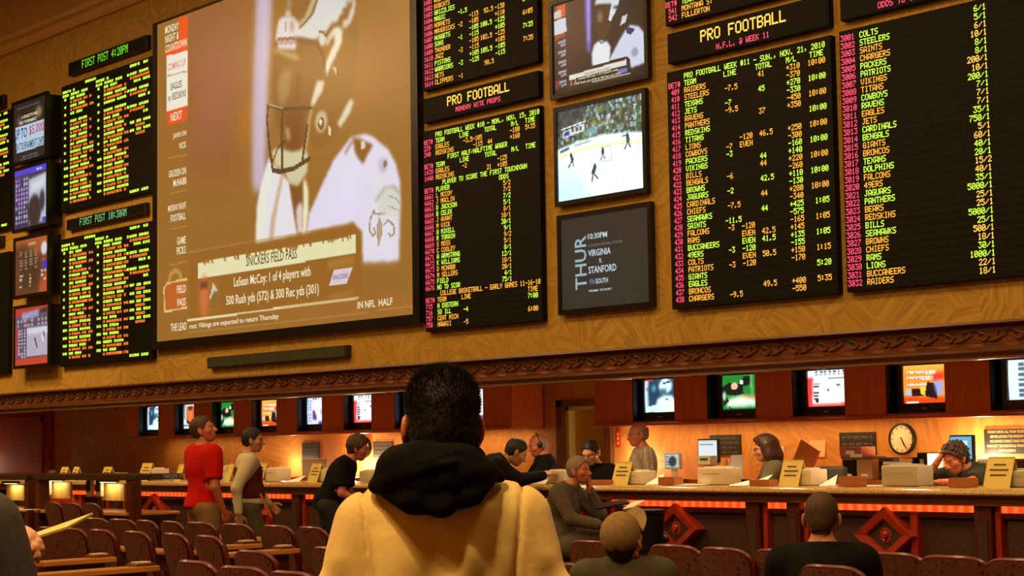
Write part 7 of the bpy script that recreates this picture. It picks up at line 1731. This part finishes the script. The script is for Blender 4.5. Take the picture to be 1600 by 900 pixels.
hair = grown('hair', (hv, hf), M_HERO_HAIR, t)
rs = np.random.RandomState(3); cen = w((0, -0.016, 0.02)); vs = []; fs = []
sel = rs.choice(len(hf), 15000)
for q in sel:
    Lq = (hv[hf[q]].mean(0)-j['head']) @ HR
    if abs(Lq[0]) > 0.058 and Lq[2] < 0.03 and Lq[1] > -0.05: continue
    a = hv[hf[q]].mean(0)+rs.normal(0, .0012, 3); nrm = a-cen; nrm /= np.linalg.norm(nrm); L_ = ((a-j['head']) @ HR)
    up_ = max(0.0, (L_[2]-0.02)/0.09); ln = 0.005+0.012*min(1, up_)**1.2*rs.uniform(.5, 1.25)
    dr = nrm*(0.55+0.3*up_)+V3((0, -0.1, 0.55+0.7*up_ if L_[2] > 0 else -0.6))*(0.6)+rs.normal(0, .22, 3); dr /= np.linalg.norm(dr)
    sd_ = np.cross(dr, rs.normal(0, 1, 3)); sd_ /= np.linalg.norm(sd_); k = len(vs); s2_ = np.cross(dr, sd_)
    b0 = a-nrm*0.002; wd = .0008
    vs += [b0+sd_*wd, b0-sd_*wd*.5+s2_*wd*.8, b0-sd_*wd*.5-s2_*wd*.8, a+dr*ln]; fs += [(k, k+1, k+3), (k+1, k+2, k+3), (k+2, k, k+3)]
me = bpy.data.meshes.new('bristles'); me.from_pydata([tuple(v) for v in vs], [], fs); me.materials.append(M_HERO_HAIR)
o = bpy.data.objects.new('bristles', me); COL.objects.link(o); o.parent = hair; o['kind'] = 'stuff'
# jacket
C_CREAM = mat('cream_wool', (226, 194, 108), 0.85, noise=(216, 182, 98), scale=26, sheen=0.2, bump=0.15)
b = Blob()
b.ell(j['pelvis'], (.205, .165, .16), None, .08).ell(j['waist'], (.200, .155, .19), None, .08).ell(j['chest'], (.208, .150, .17), None, .07)
b.cap(j['shR']*.84+j['shL']*.16, j['shL']*.84+j['shR']*.16, .078, .078, .07).cap(j['chest']*.2+j['neck']*.8, j['neck']-V3((0, 0, .02)), .11, .085, .06)
b.cap(j['pelvis'], j['pelvis']-V3((0, 0, .12)), .17, .185, .08)
for q in 'RL': b.cap(j['sh'+q]-V3((0, 0, .012)), j['el'+q], .080, .070, .030).cap(j['el'+q], j['wr'+q], .070, .052, .03)
b.cut(j['pelvis']-V3((0, 0, .16)), (0, 0, -1))
def jn(P):
    x_, y_, z_ = P[..., 0], P[..., 1], P[..., 2]
    back = np.clip((-y_-0.02)/0.08, 0, 1)
    f = 0.017*np.exp(-((x_+0.02+0.30*(1.22-z_))/0.045)**2)+0.014*np.exp(-((x_-0.09+0.18*(1.20-z_))/0.03)**2)-0.015*np.exp(-((x_+0.13-0.12*(1.2-z_))/0.035)**2)-0.012*np.exp(-((x_-0.03+0.25*(1.2-z_))/0.03)**2)
    f = f*back*np.clip((1.33-z_)/0.12, 0, 1)
    for sx in (-1, 1):                                   # armhole seams
        d = np.abs(sx*x_-(0.182-0.035*np.clip((1.40-z_)/0.3, 0, 1)))
        f += 0.011*np.exp(-(d/0.006)**2)*np.clip((z_-1.02)/0.1, 0, 1)
        f += 0.010*np.sin((z_*34+sx*x_*30+y_*20))*np.clip((np.abs(x_)-0.20)/0.04, 0, 1)*np.clip((1.27-z_)/0.08, 0, 1)
    return f
b.noise = jn
grown('jacket', b.mesh(.007), C_CREAM, t)
b = Blob().ell(j['pelvis']-V3((0, 0, .05)), (.165, .125, .12), None, .06)
for q in 'RL': b.cap(j['hip'+q], j['kn'+q], .105, .078, .05).cap(j['kn'+q], j['an'+q], .076, .062, .04)
grown('trousers', b.mesh(.015), mat('dark_jeans', (34, 38, 50), 0.9), t)
for q in 'RL':
    b = Blob().cap(j['an'+q]-V3((0, .02, .02)), j['to'+q]+V3((0, .03, .005)), .046, .036, .02); b.cutf(lambda P: -(P[..., 2]-0.004)); grown('shoe', b.mesh(.012), mat('shoe_leather', (36, 26, 20), 0.4), t)
# hood lying on the back: collar roll, body of the hood, folded lip, left wing over the shoulder
C_HOOD = mat('black_fleece', (9, 7, 6), 1.0, spec=0.1, noise=(14, 11, 9), scale=70)
b = Blob()
ring = [(0.105*math.cos(a), 0.0+0.105*math.sin(a), 1.415+0.012*math.sin(a)) for a in [2*PI*k/14 for k in range(15)]]
b.chain(ring, [.040]*15, .03)
b.ell((-0.035, -0.115, 1.375), (.145, .085, .10), None, .05)
b.ell((-0.015, -0.140, 1.315), (.145, .055, .085), rotm(0, 0, 0.05), .04)
b.ell((-0.11, -0.08, 1.375), (.085, .095, .085), rotm(0, 0, -0.3), .05)
b.ell((0.075, -0.105, 1.375), (.11, .075, .065), rotm(0, 0, 0.42), .05)
b.cap((0.08, -0.085, 1.395), (0.185, -0.055, 1.350), .050, .022, .04)
b.cap((-0.15, -0.085, 1.36), (-0.185, -0.07, 1.325), .05, .035, .04)
b.chain([(-0.16, -0.12, 1.30), (-0.09, -0.165, 1.265), (0.0, -0.18, 1.25), (0.09, -0.15, 1.285), (0.13, -0.12, 1.33)], [.022, .026, .028, .026, .02], .035)
b.chain([(-0.02, -0.195, 1.40), (0.03, -0.190, 1.40), (0.045, -0.180, 1.33), (0.04, -0.18, 1.28)], [.012, .014, .014, .01], .022)
b.chain([(-0.10, -0.165, 1.36), (-0.03, -0.19, 1.395)], [.012, .015], .03)
b.chain([(0.02, -0.15, 1.445), (0.10, -0.13, 1.42), (0.155, -0.09, 1.375)], [.014, .018, .012], .025)
def hn(P):
    x_, z_ = P[..., 0], P[..., 2]
    return 0.006*np.exp(-((x_-0.055)/0.012)**2)*np.clip((1.41-z_)/0.05, 0, 1)+0.006*np.exp(-((z_-1.405-0.25*(x_+0.02))/0.010)**2)*np.exp(-((x_)/0.09)**2)+0.003*np.sin(x_*55+z_*18)+0.002*np.sin(z_*70-x_*30)
b.noise = hn
hv_, hf_ = b.mesh(.006); cc = V3((0, -0.06, 1.46)); hv_ = (hv_-cc)*V3((.72, .95, .64))+cc+V3((-.006, 0, .042))
grown('hood', (hv_, hf_), C_HOOD, t)
